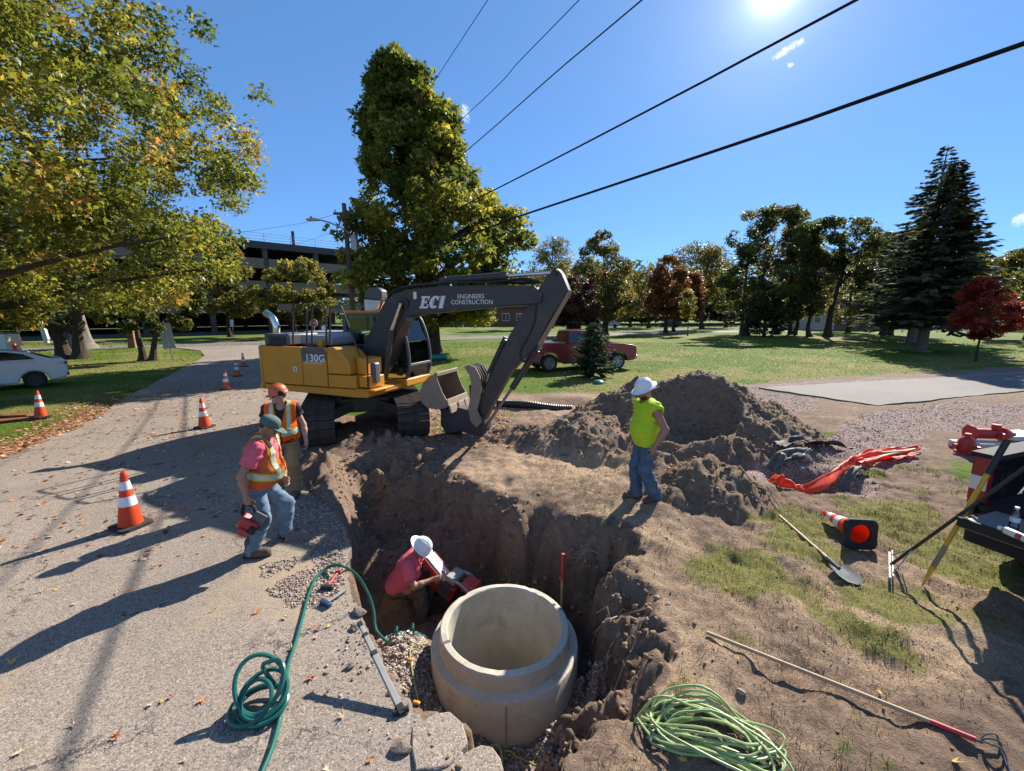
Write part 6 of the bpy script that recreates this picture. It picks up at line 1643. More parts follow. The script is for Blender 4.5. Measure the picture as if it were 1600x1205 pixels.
    clips.append(lambda X, Y, Z: np.where((X - hp[0]) * fw_[0] + (Y - hp[1]) * fw_[1] + (Z - hp[2]) * fw_[2] < .15 + fat, (X - wl_[0]) * up[0] + (Y - wl_[1]) * up[1] + (Z - wl_[2]) * up[2], -1))
    V, F = TR.mesh(.011, .012, clips, wr=.017, seed=int(abs(loc[0]) * 10)); mesh_np('trousers', V, F, wear['legs'], root, smooth=True)
    # ---- shirt
    S = torso(Field()); sl = wear.get('sleeve', .62)
    for s in (-1, 1):
        e = v(*J['elbow'][s]); S.ell(sh[s], (.068, .068, .068), None, .03)
        if sl > 0: S.cap(sh[s], sh[s] + (e - sh[s]) * sl, .064 * J.get('arm', 1), .066 * J.get('arm', 1), .03)
    hm = hp + up * wear.get('hem', -.03)
    ncl = nk + up * .015 + fw_ * .04
    clips = [lambda X, Y, Z: -((X - hm[0]) * up[0] + (Y - hm[1]) * up[1] + (Z - hm[2]) * up[2]),
             lambda X, Y, Z: .074 - np.sqrt((X - ncl[0]) ** 2 + (Y - ncl[1]) ** 2 + (Z - ncl[2]) ** 2)]
    if sl > 0:
        for s in (-1, 1):
            e = v(*J['elbow'][s]); d = (e - sh[s]) / np.linalg.norm(e - sh[s]); c_ = sh[s] + (e - sh[s]) * sl
            clips.append(lambda X, Y, Z, d=d, c_=c_: np.where((X - c_[0]) ** 2 + (Y - c_[1]) ** 2 + (Z - c_[2]) ** 2 < .13 ** 2, (X - c_[0]) * d[0] + (Y - c_[1]) * d[1] + (Z - c_[2]) * d[2], -1))
    else:
        for s in (-1, 1):
            c_ = sh[s] + rt * s * .075 - up * .05
            clips.append(lambda X, Y, Z, c_=c_: .075 - np.sqrt((X - c_[0]) ** 2 + (Y - c_[1]) ** 2 + (Z - c_[2]) ** 2))
    V, F = S.mesh(.011, wear.get('ease', .016), clips, wr=.018, seed=3 + int(abs(loc[1]) * 10)); mesh_np('shirt', V, F, wear['shirt'], root, smooth=True)
    # ---- hi-vis vest with tape
    if wear.get('vest'):
        S = torso(Field())
        for s in (-1, 1): S.ell(sh[s] - rt * s * .03, (.07, .07, .066), None, .03)
        tl = lambda X, Y, Z: ((X - hp[0]) * rt[0] + (Y - hp[1]) * rt[1] + (Z - hp[2]) * rt[2], (X - hp[0]) * fw_[0] + (Y - hp[1]) * fw_[1] + (Z - hp[2]) * fw_[2], (X - hp[0]) * up[0] + (Y - hp[1]) * up[1] + (Z - hp[2]) * up[2])
        def vneck(X, Y, Z):
            x, y, z = tl(X, Y, Z); return np.where(y > 0, np.clip((z - .27) * wear.get('vee', .36), 0, .2) + .010 - np.abs(x), -1)
        def armhole(X, Y, Z):
            x, y, z = tl(X, Y, Z); return np.where(z > .22, np.abs(x) - wear.get('arm_w', .195), -1)
        def hem(X, Y, Z):
            x, y, z = tl(X, Y, Z); return .0 - z
        def neck(X, Y, Z): return .088 - np.sqrt((X - ncl[0]) ** 2 + (Y - ncl[1]) ** 2 + (Z - ncl[2]) ** 2)
        V, F = S.mesh(.0095, .036, [vneck, armhole, hem, neck], wr=.012, seed=9)
        vest = mesh_np('vest', V, F, wear['vest'], root, smooth=True)
        vest.data.calc_loop_triangles()
        N = np.zeros(len(V) * 3, np.float32); vest.data.vertex_normals.foreach_get('vector', N); N = N.reshape(-1, 3)
        x, y, z = tl(V[:, 0], V[:, 1], V[:, 2]); P = np.stack([x, y, z], 1)
        fc = P[F].mean(1); nz = np.abs((N[F].mean(1) @ up)); out_ = (N[F].mean(1) @ np.array([0, 0, 0.])) + 1
        rr_ = np.hypot(fc[:, 0] / 1.35, fc[:, 1]); 
        outer = np.einsum('ij,ij->i', N[F].mean(1), (rt * fc[:, :1] / 1.5 + fw_ * fc[:, 1:2])) > 0
        dband = np.abs(fc[:, 2] - .155); dst = np.abs(np.abs(fc[:, 0]) - .115)
        band = (dband < .045) & outer; strap = (dst < .032) & (fc[:, 2] > .19)
        core = (band & (dband < .026)) | (strap & (dst < .018)); edge = (band | strap) & ~core
        for nm, msk, mat_ in (('reflective_tape', core, SILVER), ('tape_border', edge, LIME_T)):
            f = F[msk]; 
            if not len(f): continue
            u_, inv = np.unique(f, return_inverse=True)
            mesh_np(nm, V[u_] + N[u_] * .003, inv.reshape(f.shape), mat_, vest, smooth=True)
    # ---- boots
    for s in (-1, 1):
        a, t_ = v(*J['ankle'][s]), v(*J['toe'][s]); gz = J.get('gz', {}).get(s, 0.0)
        d = t_ - a; d[2] = 0; d /= np.linalg.norm(d); heel = v(a[0], a[1], gz + .05) - d * .045; toe = heel + d * .20
        BT = Field().cap(heel, heel + d * .10, .045, .050).cap(heel + d * .08, toe, .052, .042, .03).cap(v(a[0], a[1], gz + .07), a + v(0, 0, .10), .056, .062, .04).cap(toe - d * .05 + v(0, 0, .005), toe, .045, .040)
        V, F = BT.mesh(.009, .004, [lambda X, Y, Z: gz + .022 - Z], wr=.005); bt = mesh_np('boot', V, F, BOOT, root, smooth=True)
        pr = [heel + d * (-.052), heel + d * .10, toe + d * .046]; sdv = np.cross(d, v(0, 0, 1)); ol = []
        for q, w_ in ((-.055, .018), (-.03, .042), (.03, .046), (.10, .048), (.17, .054), (.22, .044), (.25, .018)): ol.append((q, w_))
        pts = [(heel + d * q + sdv * w_)[:2] for q, w_ in ol] + [(heel + d * q - sdv * w_)[:2] for q, w_ in ol[::-1]]
        MB().prism([tuple(p) for p in pts], gz + .0, gz + .026, 'z').build('sole', SOLE, bt, bevel=.004)
        for i in range(3):
            c_ = heel + d * (.055 + .022 * i) + v(0, 0, .075 - .012 * i)
            MB().bar(Vector(c_ - sdv * .03), Vector(c_ + sdv * .03), .006, .006).build('lace', LACE, bt)
    # ---- headgear
    Hm4 = Matrix(Hm.tolist()).to_4x4(); Hm4.translation = Vector(hd)
    g = wear.get('hat')
    if g in ('full', 'orange'):
        hm_ = HAT_W if g == 'full' else HAT_O; k = MB(); tilt = Hm4 @ Matrix.Translation((0, -.012, .050)) @ Matrix.Rotation(R(-4), 4, 'X') @ Matrix.Diagonal((.92, 1.10, 1, 1))
        br = .172 if g == 'full' else .128
        k.lathe([(br, -.014), (br, -.008), (.140 if g == 'full' else .125, .0), (.120, .010), (.117, .04), (.106, .075), (.083, .105), (.048, .125), (0, .131)], 28, tilt)
        k.lathe([(br, -.014), (.112, .002), (.112, .01)], 28, tilt)
        hat = k.build('hard_hat', hm_, root, angle=60)
        for x in (-.036, 0, .036):
            pts = [tilt @ Vector((x, y, math.sqrt(max(0, 1 - (y / .118) ** 2 - (x / .118) ** 2)) * .127 + .006)) for y in np.linspace(-.10, .10, 9)]
            MB().tube(pts, .0085, 6).build('ridge', hm_, hat)
        if g == 'orange':
            MB().prism([(-.075, .09), (.075, .09), (.055, .155), (0, .172), (-.055, .155)], -.012, -.004, 'z', mtx=tilt).build('peak', hm_, hat, bevel=.003)
            for s in (-1, 1):
                MB().lathe([(0, -.022), (.034, -.022), (.04, 0), (.034, .022), (0, .022)], 14, Hm4 @ Matrix.Translation((s * .118, -.01, .055)) @ Matrix.Rotation(R(90), 4, 'Y')).build('ear_muff', M('muff', (.50, .52, .10), .5) if s > 0 else PLASTIC, hat)
    elif g == 'cap':
        k = MB(); tilt = Hm4 @ Matrix.Translation((0, -.012, .030)) @ Matrix.Diagonal((.9, 1.12, 1, 1))
        k.lathe([(.101, -.005), (.103, .02), (.098, .05), (.083, .078), (.055, .096), (.02, .104), (0, .105)], 26, tilt)
        hat = k.build('cap', CAP_G, root, angle=60)
        pk = [(-.078, .055)] + [(.085 * math.sin(a), .085 + .105 * math.cos(a)) for a in np.linspace(-1.5, 1.5, 13)] + [(.078, .055)]
        vs = [(x, y, -.002 - .22 * (y - .06) + .9 * -x * x) for x, y in pk] + [(x, y, .003 - .22 * (y - .06) + .9 * -x * x) for x, y in pk]; n_ = len(pk)
        MB().add(vs, [tuple(range(n_)), tuple(range(2 * n_ - 1, n_ - 1, -1))] + [(i, i + n_, (i + 1) % n_ + n_, (i + 1) % n_) for i in range(n_)], False, tilt).build('peak', CAP_G, hat)
    if wear.get('glasses'):
        k = MB()
        for s in (-1, 1):
            k.box((s * .034, .100, .010), (.054, .010, .034), mtx=Hm4); k.bar(Hm4 @ Vector((s * .062, .096, .016)), Hm4 @ Vector((s * .082, -.005, .014)), .004, .008)
        k.build('sunglasses', LENS_D, root, bevel=.004)
    return root

# --- worker stepping along the road edge
M1 = Vector((-2.96, 4.78, .012))
man1 = person('person in pink shirt, dirty orange vest and green cap carrying a red saw', M1, R(8), dict(
    pelvis=(0, -.02, .84), neck=(0, .10, 1.345), head=(0.0, .165, 1.50), hpitch=-26, belly=.085, arm=1.12,
    knee={-1: (-.19, .20, .47), 1: (.14, .06, .44)}, ankle={-1: (-.22, .14, .09), 1: (.19, -.08, .09)}, toe={-1: (-.24, .34, .03), 1: (.19, .10, .03)},
    elbow={1: (.30, -.05, 1.03), -1: (-.30, .03, 1.04)}, wrist={1: (.31, -.02, .79), -1: (-.27, .15, .80)}, palm={1: (-1, .1, 0), -1: (1, 0, 0)}, curl={1: 62, -1: 35}),
    SKIN_T, dict(legs=JEAN_F, shirt=PINK, vest=ORANGE_V, hat='cap', glasses=True, sleeve=.66, hem=-.05))
# --- worker behind him, turned to the camera and looking left
M2 = Vector((-3.50, 6.36, .012))
man2 = person('person in clean orange vest, orange hard hat and brown trousers looking back', M2, R(-72), dict(
    pelvis=(0, -.02, .89), neck=(0, .03, 1.41), head=(0.015, .07, 1.575), hyaw=-62, hpitch=-8, belly=.05, arm=1.05,
    knee={-1: (-.11, .12, .49), 1: (.12, .05, .48)}, ankle={-1: (-.12, .10, .09), 1: (.14, -.04, .09)}, toe={-1: (-.10, .30, .03), 1: (.20, .15, .03)},
    elbow={1: (.28, -.04, 1.10), -1: (-.28, -.02, 1.09)}, wrist={1: (.30, .06, .86), -1: (-.31, .05, .85)}, palm={1: (-1, 0, 0), -1: (1, 0, 0)}, curl={1: 32, -1: 30}),
    SKIN, dict(legs=CANVAS, shirt=BLACK_C, vest=ORANGE_C, hat='orange', glasses=True, sleeve=.42, vee=.26, arm_w=.215))
# --- man in lime on the far bank
lx, ly = 1.88, 5.78; lz = tz(lx, ly)
man3 = person('person in sleeveless lime shirt, jeans and white hard hat on the bank', Vector((lx, ly, lz)), R(192), dict(
    pelvis=(0, .0, .90), neck=(0, .02, 1.43), head=(0, .075, 1.60), hpitch=-22, hyaw=6, belly=.070, arm=1.2,
    knee={-1: (-.10, .06, .49), 1: (.10, .10, .50)}, ankle={-1: (-.10, -.13, .095), 1: (.11, .05, .09)}, toe={-1: (-.12, .06, .035), 1: (.12, .25, .03)},
    elbow={-1: (-.30, -.09, 1.12), 1: (.30, -.06, 1.12)}, wrist={-1: (-.275, .035, .885), 1: (.29, .08, .89)}, palm={-1: (1, 0, 0), 1: (-1, 0, 0)}, hdir={-1: (.15, .12, -1)}, curl={1: 35, -1: 26}),
    SKIN_T, dict(legs=JEAN, shirt=LIME, hat='full', sleeve=0, hem=-.06, beard=True, ease=.026, cuff=.074))
# --- man crouched in the pit
px4, py4 = -1.54, 5.43; pz4 = -1.44
man4 = person('person in pink shirt and white hard hat sitting in the pit', Vector((px4, py4, pz4)), R(-8), dict(
    pelvis=(0, -.05, .50), neck=(0, .21, .945), head=(.0, .305, 1.075), hpitch=-38, belly=.05, arm=1.05,
    knee={-1: (-.17, .38, .57), 1: (.15, .32, .56)}, ankle={-1: (-.15, .42, .11), 1: (.13, .33, .10)}, toe={-1: (-.15, .62, .04), 1: (.14, .53, .03)},
    elbow={1: (.27, .29, .69), -1: (-.24, .33, .70)}, wrist={1: (.10, .49, .71), -1: (-.06, .54, .72)}, palm={1: (-1, .2, -.3), -1: (1, .2, -.3)}, hdir={1: (-.25, 1, .1), -1: (.2, 1, .1)}, curl={1: 50, -1: 50}),
    SKIN_T, dict(legs=KHAKI, shirt=PINK, hat='full', sleeve=.62, hem=-.07, ease=.024))
# ================================================================== CONCRETE RING IN THE PIT
def conc_mat():
    m, n, l, b, out = nt('precast_concrete')
    a = noise_node(n, l, 2.2, 8, .65, dist=.2); f = noise_node(n, l, 45, 6, .7)
    tc = n.new("ShaderNodeTexCoord"); mp = n.new("ShaderNodeMapping"); mp.inputs['Scale'].default_value = (7, 7, .8); l.new(tc.outputs['Object'], mp.inputs['Vector'])
    st = n.new("ShaderNodeTexNoise"); st.inputs['Scale'].default_value = 1.6; st.inputs['Detail'].default_value = 8; l.new(mp.outputs[0], st.inputs['Vector'])
    c = ramp(n, l, a.outputs['Fac'], [(.3, (.385, .345, .275)), (.55, (.49, .445, .36)), (.75, (.56, .515, .425))]).outputs[0]
    c = mixc(n, l, mth(n, l, 'MULTIPLY', ramp(n, l, st.outputs['Fac'], [(.60, (0, 0, 0)), (.76, (1, 1, 1))]).outputs[0], .35), c, (.29, .26, .215))
    pits = n.new("ShaderNodeTexVoronoi"); pits.inputs['Scale'].default_value = 19; l.new(tc.outputs['Object'], pits.inputs['Vector'])
    pg = ramp(n, l, noise_node(n, l, 5, 4, .6).outputs['Fac'], [(.45, (0, 0, 0)), (.6, (1, 1, 1))]).outputs[0]
    pm = mth(n, l, 'MULTIPLY', ramp(n, l, pits.outputs['Distance'], [(.07, (1, 1, 1)), (.13, (0, 0, 0))]).outputs[0], pg)
    c = mixc(n, l, mth(n, l, 'MULTIPLY', pm, .75), c, (.13, .115, .095))
    sm = noise_node(n, l, 3.1, 9, .75, dist=.8)
    c = mixc(n, l, mth(n, l, 'MULTIPLY', ramp(n, l, sm.outputs['Fac'], [(.54, (0, 0, 0)), (.72, (1, 1, 1))]).outputs[0], .62), c, (.25, .185, .125))
    fs = ramp(n, l, f.outputs['Fac'], [(.3, (.86, .86, .86)), (.7, (1.08, 1.08, 1.08))]).outputs[0]
    c = mixc(n, l, .8, c, fs, 'MULTIPLY')
    l.new(c, b.inputs['Base Color']); b.inputs['Roughness'].default_value = .88; b.inputs['Specular IOR Level'].default_value = .25
    bump(n, l, b, mth(n, l, 'SUBTRACT', f.outputs['Fac'], mth(n, l, 'MULTIPLY', pm, .8)), .25, .006)
    return m
PRE = conc_mat()
ring = empty('manhole_ring', (PIPE_C[0] - .01, PIPE_C[1], -1.17), 0, 'large round precast concrete manhole section standing in the pit', 'manhole section')
k = MB(); zt, zs = .725, .545
k.lathe([(.60, -.8), (.775, -.8), (.778, .02), (.778, zs - .012), (.770, zs), (.702, zs + .006), (.690, zs + .014), (.680, zt - .012), (.668, zt), (.612, zt), (.600, zt - .012)], 72, close=True)
rw = k.build('ring_wall', PRE, ring, angle=40)
rg = np.random.default_rng(77)
for v in rw.data.vertices:          # chipped arrises
    r_, z_ = math.hypot(v.co.x, v.co.y), v.co.z
    if z_ > .5 and rg.uniform() < .16:
        q = rg.uniform(.003, .014); v.co.z -= q; v.co.x *= 1 - q * .5; v.co.y *= 1 - q * .5
for a in rg.uniform(0, 6.28, 26):
    hz = rg.uniform(.0, .5); rr_ = rg.uniform(.006, .014)
    MB().lathe([(0, .0015), (rr_ * .7, .0012), (rr_, 0)], 8, Matrix.Translation((.776 * math.cos(a), .776 * math.sin(a), hz)) @ Vector((math.cos(a), math.sin(a), 0)).to_track_quat('Z', 'Y').to_matrix().to_4x4()).build('air_hole', M('air_hole_dark', (.15, .13, .105), .95), ring)
for a in (-88, 100): MB().box((.7795 * math.cos(R(a)), .7795 * math.sin(R(a)), zs / 2 - .01), (.004, .008, zs - .06), rot=(0, 0, R(a))).build('mould_seam', M('seam_shadow', (.22, .19, .15), .9), ring)
for a in (20, 205): MB().box((.64 * math.cos(R(a)), .64 * math.sin(R(a)), zt + .001), (.085, .03, .006), rot=(0, 0, R(a))).build('lift_mark', M('mark_dark', (.12, .11, .10), .9), ring)

# ================================================================== CONES
def trans_mat(name, col, tr_=.35, rough=.45):
    m, n, l, b, out = nt(name); t = noise_node(n, l, 12, 5, .6)
    c = ramp(n, l, t.outputs['Fac'], [(.3, tuple(x * .85 for x in col)), (.7, col)]).outputs[0]
    l.new(c, b.inputs['Base Color']); b.inputs['Roughness'].default_value = rough
    tl = n.new("ShaderNodeBsdfTranslucent"); l.new(c, tl.inputs['Color']); mx = n.new("ShaderNodeMixShader"); mx.inputs[0].default_value = tr_
    l.new(b.outputs[0], mx.inputs[1]); l.new(tl.outputs[0], mx.inputs[2]); l.new(mx.outputs[0], out.inputs['Surface']); return m
CONE_O = trans_mat('cone_orange', (.86, .10, .018), .42)
CONE_F = trans_mat('faded_cone_orange', (.70, .16, .05), .3)
CONE_W = M('cone_collar', (.72, .71, .69), .4, var=.06, scale=15, dirt=(.45, .42, .38), dirt_amt=.15)
CONE_B = M('cone_base_rubber', (.022, .021, .021), .85, var=.3, scale=12, dirt=(.10, .085, .07), dirt_amt=.3)
def cone(label, loc, h=.74, mat=None, rot=None, group='orange traffic cones'):
    t = empty('traffic_cone', loc, 0, label, 'traffic cone', group); mat = mat or CONE_O
    if rot is not None: t.rotation_euler = rot
    s = h / .74; rb, rt_ = .132 * s, .028 * s
    rr = lambda z: rb + (rt_ - rb) * (z - .035) / (h - .035)
    k = MB(); k.lathe([(rr(.04), .04), (rr(h - .01), h - .01), (rt_ * .8, h), (rt_ * .6, h - .003), (rr(h - .02) - .005, h - .02), (rr(.04) - .006, .04)], 26, close=True)
    for z in (h * .955, h * .915): k.lathe([(rr(z) + .001, z - .006), (rr(z) + .004, z), (rr(z) + .001, z + .006)], 22)
    k.build('cone_body', mat, t, angle=50)
    for a, b_ in ((.40, .565), (.685, .83)):
        MB().lathe([(rr(h * a) - .001, h * a), (rr(h * a) + .003, h * a), (rr(h * b_) + .003, h * b_), (rr(h * b_) - .001, h * b_)], 26).build('reflective_collar', CONE_W, t, angle=50)
    w = .185 * s; o = [(w, w - .04), (w - .04, w), (-w + .04, w), (-w, w - .04), (-w, -w + .04), (-w + .04, -w), (w - .04, -w), (w, -w + .04)]
    bm = bmesh.new(); n = 32; ri = .118 * s
    def oct_pt(a):
        c, s_ = math.cos(a), math.sin(a); m_ = max(abs(c), abs(s_)); r_ = w / m_
        return min(r_, (2 * w - .04) / (abs(c) + abs(s_)))
    L = []
    for z in (.0, .038):
        L.append(([bm.verts.new((math.cos(2 * math.pi * i / n) * oct_pt(2 * math.pi * i / n), math.sin(2 * math.pi * i / n) * oct_pt(2 * math.pi * i / n), z)) for i in range(n)],
                  [bm.verts.new((math.cos(2 * math.pi * i / n) * ri, math.sin(2 * math.pi * i / n) * ri, z)) for i in range(n)]))
    for i in range(n):
        j = (i + 1) % n; (o0, i0), (o1, i1) = L
        bm.faces.new((o0[i], i0[i], i0[j], o0[j])); bm.faces.new((o1[i], o1[j], i1[j], i1[i])); bm.faces.new((o0[i], o0[j], o1[j], o1[i])); bm.faces.new((i0[j], i0[i], i1[i], i1[j]))
    bmesh.ops.recalc_face_normals(bm, faces=bm.faces)
    me = bpy.data.meshes.new('base'); bm.to_mesh(me); bm.free(); link_mesh('base', me, CONE_B, t)
    return t
for (px, py), lb, m_ in (((205, 822), 'largest upright cone on the asphalt left of the two workers', CONE_O), ((320, 668), 'bright cone alone in the middle of the road behind the workers', CONE_O),
                         ((64, 652), 'bright cone on the leaf-covered verge beside the rusty boards', CONE_O), ((354, 609), 'nearest of the three faded cones in the shade beside the digger', CONE_F),
                         ((371, 588), 'middle of the three faded cones in the shade by the digger', CONE_F), ((381, 573), 'farthest faded cone up the road by the digger tail', CONE_F)):
    p = gp(px, py, .012); c_ = cone(lb, p, .74 if px != 205 else .76, m_)
    c_.rotation_euler = (R(RNG.normal() * .8), R(RNG.normal() * .8), R(RNG.uniform(0, 90)))
B0 = gp(1345, 838, .15); T0 = gp(1281, 799, .07); ax_ = (T0 - B0).normalized()
q = ax_.to_track_quat('Z', 'Y')
fc = cone('toppled cone lying on the grass with its black base facing out', B0, .74, CONE_O, q.to_euler())
zmin = 9
fc.location.z += .02

# ================================================================== HOSES, TOOLS AND SITE CLUTTER
HOSE_G = M('green_hose', (.010, .105, .082), .32, var=.15, scale=8)
HOSE_L = M('light_green_hose', (.30, .385, .155), .5, var=.18, scale=8, dirt=(.30, .28, .18), dirt_amt=.12)
HOSE_Y = M('muddy_yellow_hose', (.30, .33, .09), .5, var=.3, scale=8, dirt=(.25, .20, .13), dirt_amt=.35)
ALU = M('brushed_aluminium', (.25, .245, .23), .65, .15, var=.12, scale=20, dirt=(.3, .27, .22), dirt_amt=.2)
WOODH = M('ash_handle', (.40, .27, .16), .65, var=.18, scale=14, dirt=(.3, .23, .16), dirt_amt=.25)
REDG = M('red_grip', (.50, .03, .035), .5, var=.15, dirt=(.3, .2, .15), dirt_amt=.15)
STEEL_W = M('worn_steel', (.10, .108, .12), .75, .0, var=.25, scale=10, dirt=(.20, .17, .14), dirt_amt=.3, spec=.25)
def drop(p, h=0.0):
    return Vector((p.x, p.y, tz0(p.x, p.y) + h))
# green hose: tail, leaning coil, run along the edge, loop into the pit
hp_ = [gp(402, 1225, .03), gp(425, 1170, .03), gp(437, 1125, .03)]
c0 = gp(404, 1118, .0); coil = []
for i in range(5 * 14 + 5):
    a = 2 * math.pi * i / 14 + .3; t = i / 70; lp_ = i / 14; rr_ = .160 + .022 * math.sin(lp_ * 2.1) + .010 * math.sin(i * .37)
    sh_ = .075 * t
    coil.append(Vector((c0.x + rr_ * math.cos(a) * (.92 + .08 * math.sin(lp_ * 1.7)) + .035 * math.sin(lp_ * 2.6), c0.y + sh_ + .025 * math.sin(lp_ * 1.9 + 1) + rr_ * math.sin(a) * .80, .030 + .035 * t + (.11 * t * (1 + .35 * math.sin(lp_ * 3.1)) + .012) * (1 + math.sin(a + .4 * math.sin(lp_ * 1.3))))))
run = [gp(441, 1078, .05), gp(450, 1040, .03), gp(463, 1000, .026), gp(474, 960, .026), gp(482, 930, .026), gp(494, 903, .03), gp(512, 887, .05), gp(533, 884, .10), atY(556, 897, 4.45), atY(574, 925, 4.45), atY(584, 955, 4.35), atY(588, 985, 4.2)]
zb = tz(-1.32, 4.05); run += [Vector((-1.30, 4.05, zb + .03))]
tag(MB().tube(spline(hp_ + coil + run, 3), .0155, 8).build('water_hose', HOSE_G), 'dark green water hose coiled on the asphalt and running into the pit', 'hose')
lp = []
for i in range(30):
    a = i / 29 * 2 * math.pi * 2.2 - 1.2; x = -1.36 + .36 * i / 29 + .02 * math.sin(a); y = 4.2 + .10 * math.cos(a) + .12 * i / 29
    lp.append(Vector((x, y, tz(x, y) + .02 + .10 * max(0, math.sin(a)))))
tag(MB().tube(spline(lp, 3), .0125, 7).build('water_hose', HOSE_G), 'short loops of dark green hose on the gravel inside the pit', 'hose')
# light green hose pile
rg = np.random.default_rng(12); c1 = gp(1105, 1152, 0); pts = []
N_ = 14 * 16
for i in range(N_):
    a = 2 * math.pi * i / 16; t = i / N_
    A_ = .37 + .09 * math.sin(t * 31) + .03 * math.sin(t * 77); B_ = .15 + .06 * math.sin(t * 43 + 1)
    ox = .05 * math.sin(t * 23); oy = .05 * math.sin(t * 17 + 2); ro = -.40 + .22 * math.sin(t * 13)
    x = A_ * math.cos(a) + ox; y = B_ * math.sin(a) + oy
    X, Y = c1.x + x * math.cos(ro) - y * math.sin(ro), c1.y + x * math.sin(ro) + y * math.cos(ro)
    pts.append(Vector((X, Y, tz(X, Y) + .018 + .035 * t + .05 * (.5 + .5 * math.sin(a * 1.0 + t * 60)) * (.4 + t))))
head = [drop(gp(958, 1118), -.25), drop(gp(975, 1112), .0), drop(gp(992, 1102), .03)]
tag(MB().tube(spline(head + pts, 2), .0088, 7).build('hose_pile', HOSE_L), 'pale green hose heaped in long loops at the near edge of the pit', 'hose')
pts = []
for i in range(46):
    a = i / 45 * 4.6 * math.pi; x = -.30 + .62 * i / 45 + .10 * math.sin(a * .7); y = 3.12 + .13 * math.sin(a)
    pts.append(Vector((x, y, tz(x, y) + .018 + .05 * max(0, math.sin(a * .6 + 1)))))
tag(MB().tube(spline(pts, 3), .009, 6).build('yellow_hose', HOSE_Y), 'thin muddy yellow-green hose trailing round the foot of the concrete ring', 'hose')
pts = [Vector((x, y, tz(x, y) + .02)) for x, y in ((-.86, 3.45), (-.98, 3.7), (-1.05, 3.95), (-.95, 4.25), (-1.1, 4.45), (-.92, 4.7))]
tag(MB().tube(spline(pts, 6), .008, 6).build('yellow_hose', HOSE_Y), 'thin muddy yellow-green hose lying left of the concrete ring', 'hose')

# grade rod
b0, t0_ = gp(629, 1116, .02), atY(561, 972, 3.12)
r_ = empty('grade_rod', b0, 0, 'grey telescoping measuring rod leaning over the torn asphalt edge', 'measuring rod')
d = (t0_ - b0)
for a, b_, w, m_, nm in ((.0, .09, .054, PLASTIC, 'foot'), (.07, .62, .044, ALU, 'lower_section'), (.60, .65, .050, PLASTIC, 'collar'), (.64, .83, .037, ALU, 'middle_section'), (.82, .86, .043, PLASTIC, 'collar'), (.85, .95, .031, ALU, 'upper_section'), (.94, 1.0, .038, PLASTIC, 'cap')):
    MB().bar(d * a, d * b_, w, w * .72).build(nm, m_, r_, bevel=.004)
MB().cyl(d * .03 + Vector((-.055, -.02, 0)), d * .03 + Vector((.05, .02, 0)), .022, n=10).build('foot_knob', PLASTIC, r_)

def long_tool(name, label, cat, p0, p1, r, m, splits=(), extra=None):
    r_ = empty(name, p0, 0, label, cat); d = p1 - p0
    MB().cyl(Vector((0, 0, 0)), d, r * .95, r, n=12).build('handle', m, r_)
    for nm, a, b_, rr_, mm in splits: MB().cyl(d * a, d * b_, rr_, n=12).build(nm, mm, r_)
    return r_, d
def shovel_blade(r_, o, dirv, up_, L=.28, W=.21, m=STEEL_W):
    dirv = dirv.normalized(); s = dirv.cross(up_).normalized(); u = s.cross(dirv); vs = []; nu, nv = 9, 9
    for i in range(nu):
        t = i / (nu - 1); w = W / 2 * (min(1, .86 + .25 * t) if t < .45 else math.sqrt(max(0, 1 - ((t - .45) / .55) ** 2.3)) * 1.0 + .001)
        for j in range(nv):
            q = -1 + 2 * j / (nv - 1); dish = -.035 * (1 - q * q) * (1 - .5 * t) - .03 * t * t + (.012 if abs(q) < .15 and t < .6 else 0)
            vs.append(o + dirv * (L * t) + s * (w * q) + u * dish)
    n = len(vs); vs += [v - u * .004 for v in vs]; fs = []
    for i in range(nu - 1):
        for j in range(nv - 1):
            a = i * nv + j; fs += [(a, a + 1, a + nv + 1, a + nv), (a + n, a + n + nv, a + n + nv + 1, a + n + 1)]
    for j in range(nv - 1): fs.append((j, j + n, j + 1 + n, j + 1))
    for i in range(nu - 1):
        for e in (0, nv - 1): a = i * nv + e; fs.append((a, a + nv, a + nv + n, a + n))
    b = MB(); b.add(vs, fs, True); return b.build('blade', m, r_, angle=50)
# shovel on the grass
p0, p1 = drop(gp(1217, 811), .035), drop(gp(1304, 889), .05)
r_, d = long_tool('shovel', 'round-pointed shovel with a pale wooden handle lying on the patchy grass', 'shovel', p0, p1, .019, WOODH, (('socket', .88, 1.06, .022, STEEL_W),))
shovel_blade(r_, d * 1.03 + Vector((0, 0, .03)), (drop(gp(1345, 922), .05) - p1), Vector((0, 0, 1)), .30, .23)
MB().cyl(d * .74, d * .80, .0197, n=12).build('worn_label', M('label_red', (.30, .10, .08), .7), r_)
# shovel standing behind the ring
p1 = atY(880, 866, 5.02); p0 = Vector((p1.x - .02, p1.y - .05, tz(p1.x, p1.y) + .18))
r_, d = long_tool('shovel', 'shovel with a red grip standing upright behind the concrete ring', 'shovel', p0, p1, .0205, WOODH, (('red_grip', .66, 1.005, .0225, REDG),))
shovel_blade(r_, Vector((0, 0, .03)), Vector((0, 0, -1)), Vector((.3, -1, 0)), .27, .22)
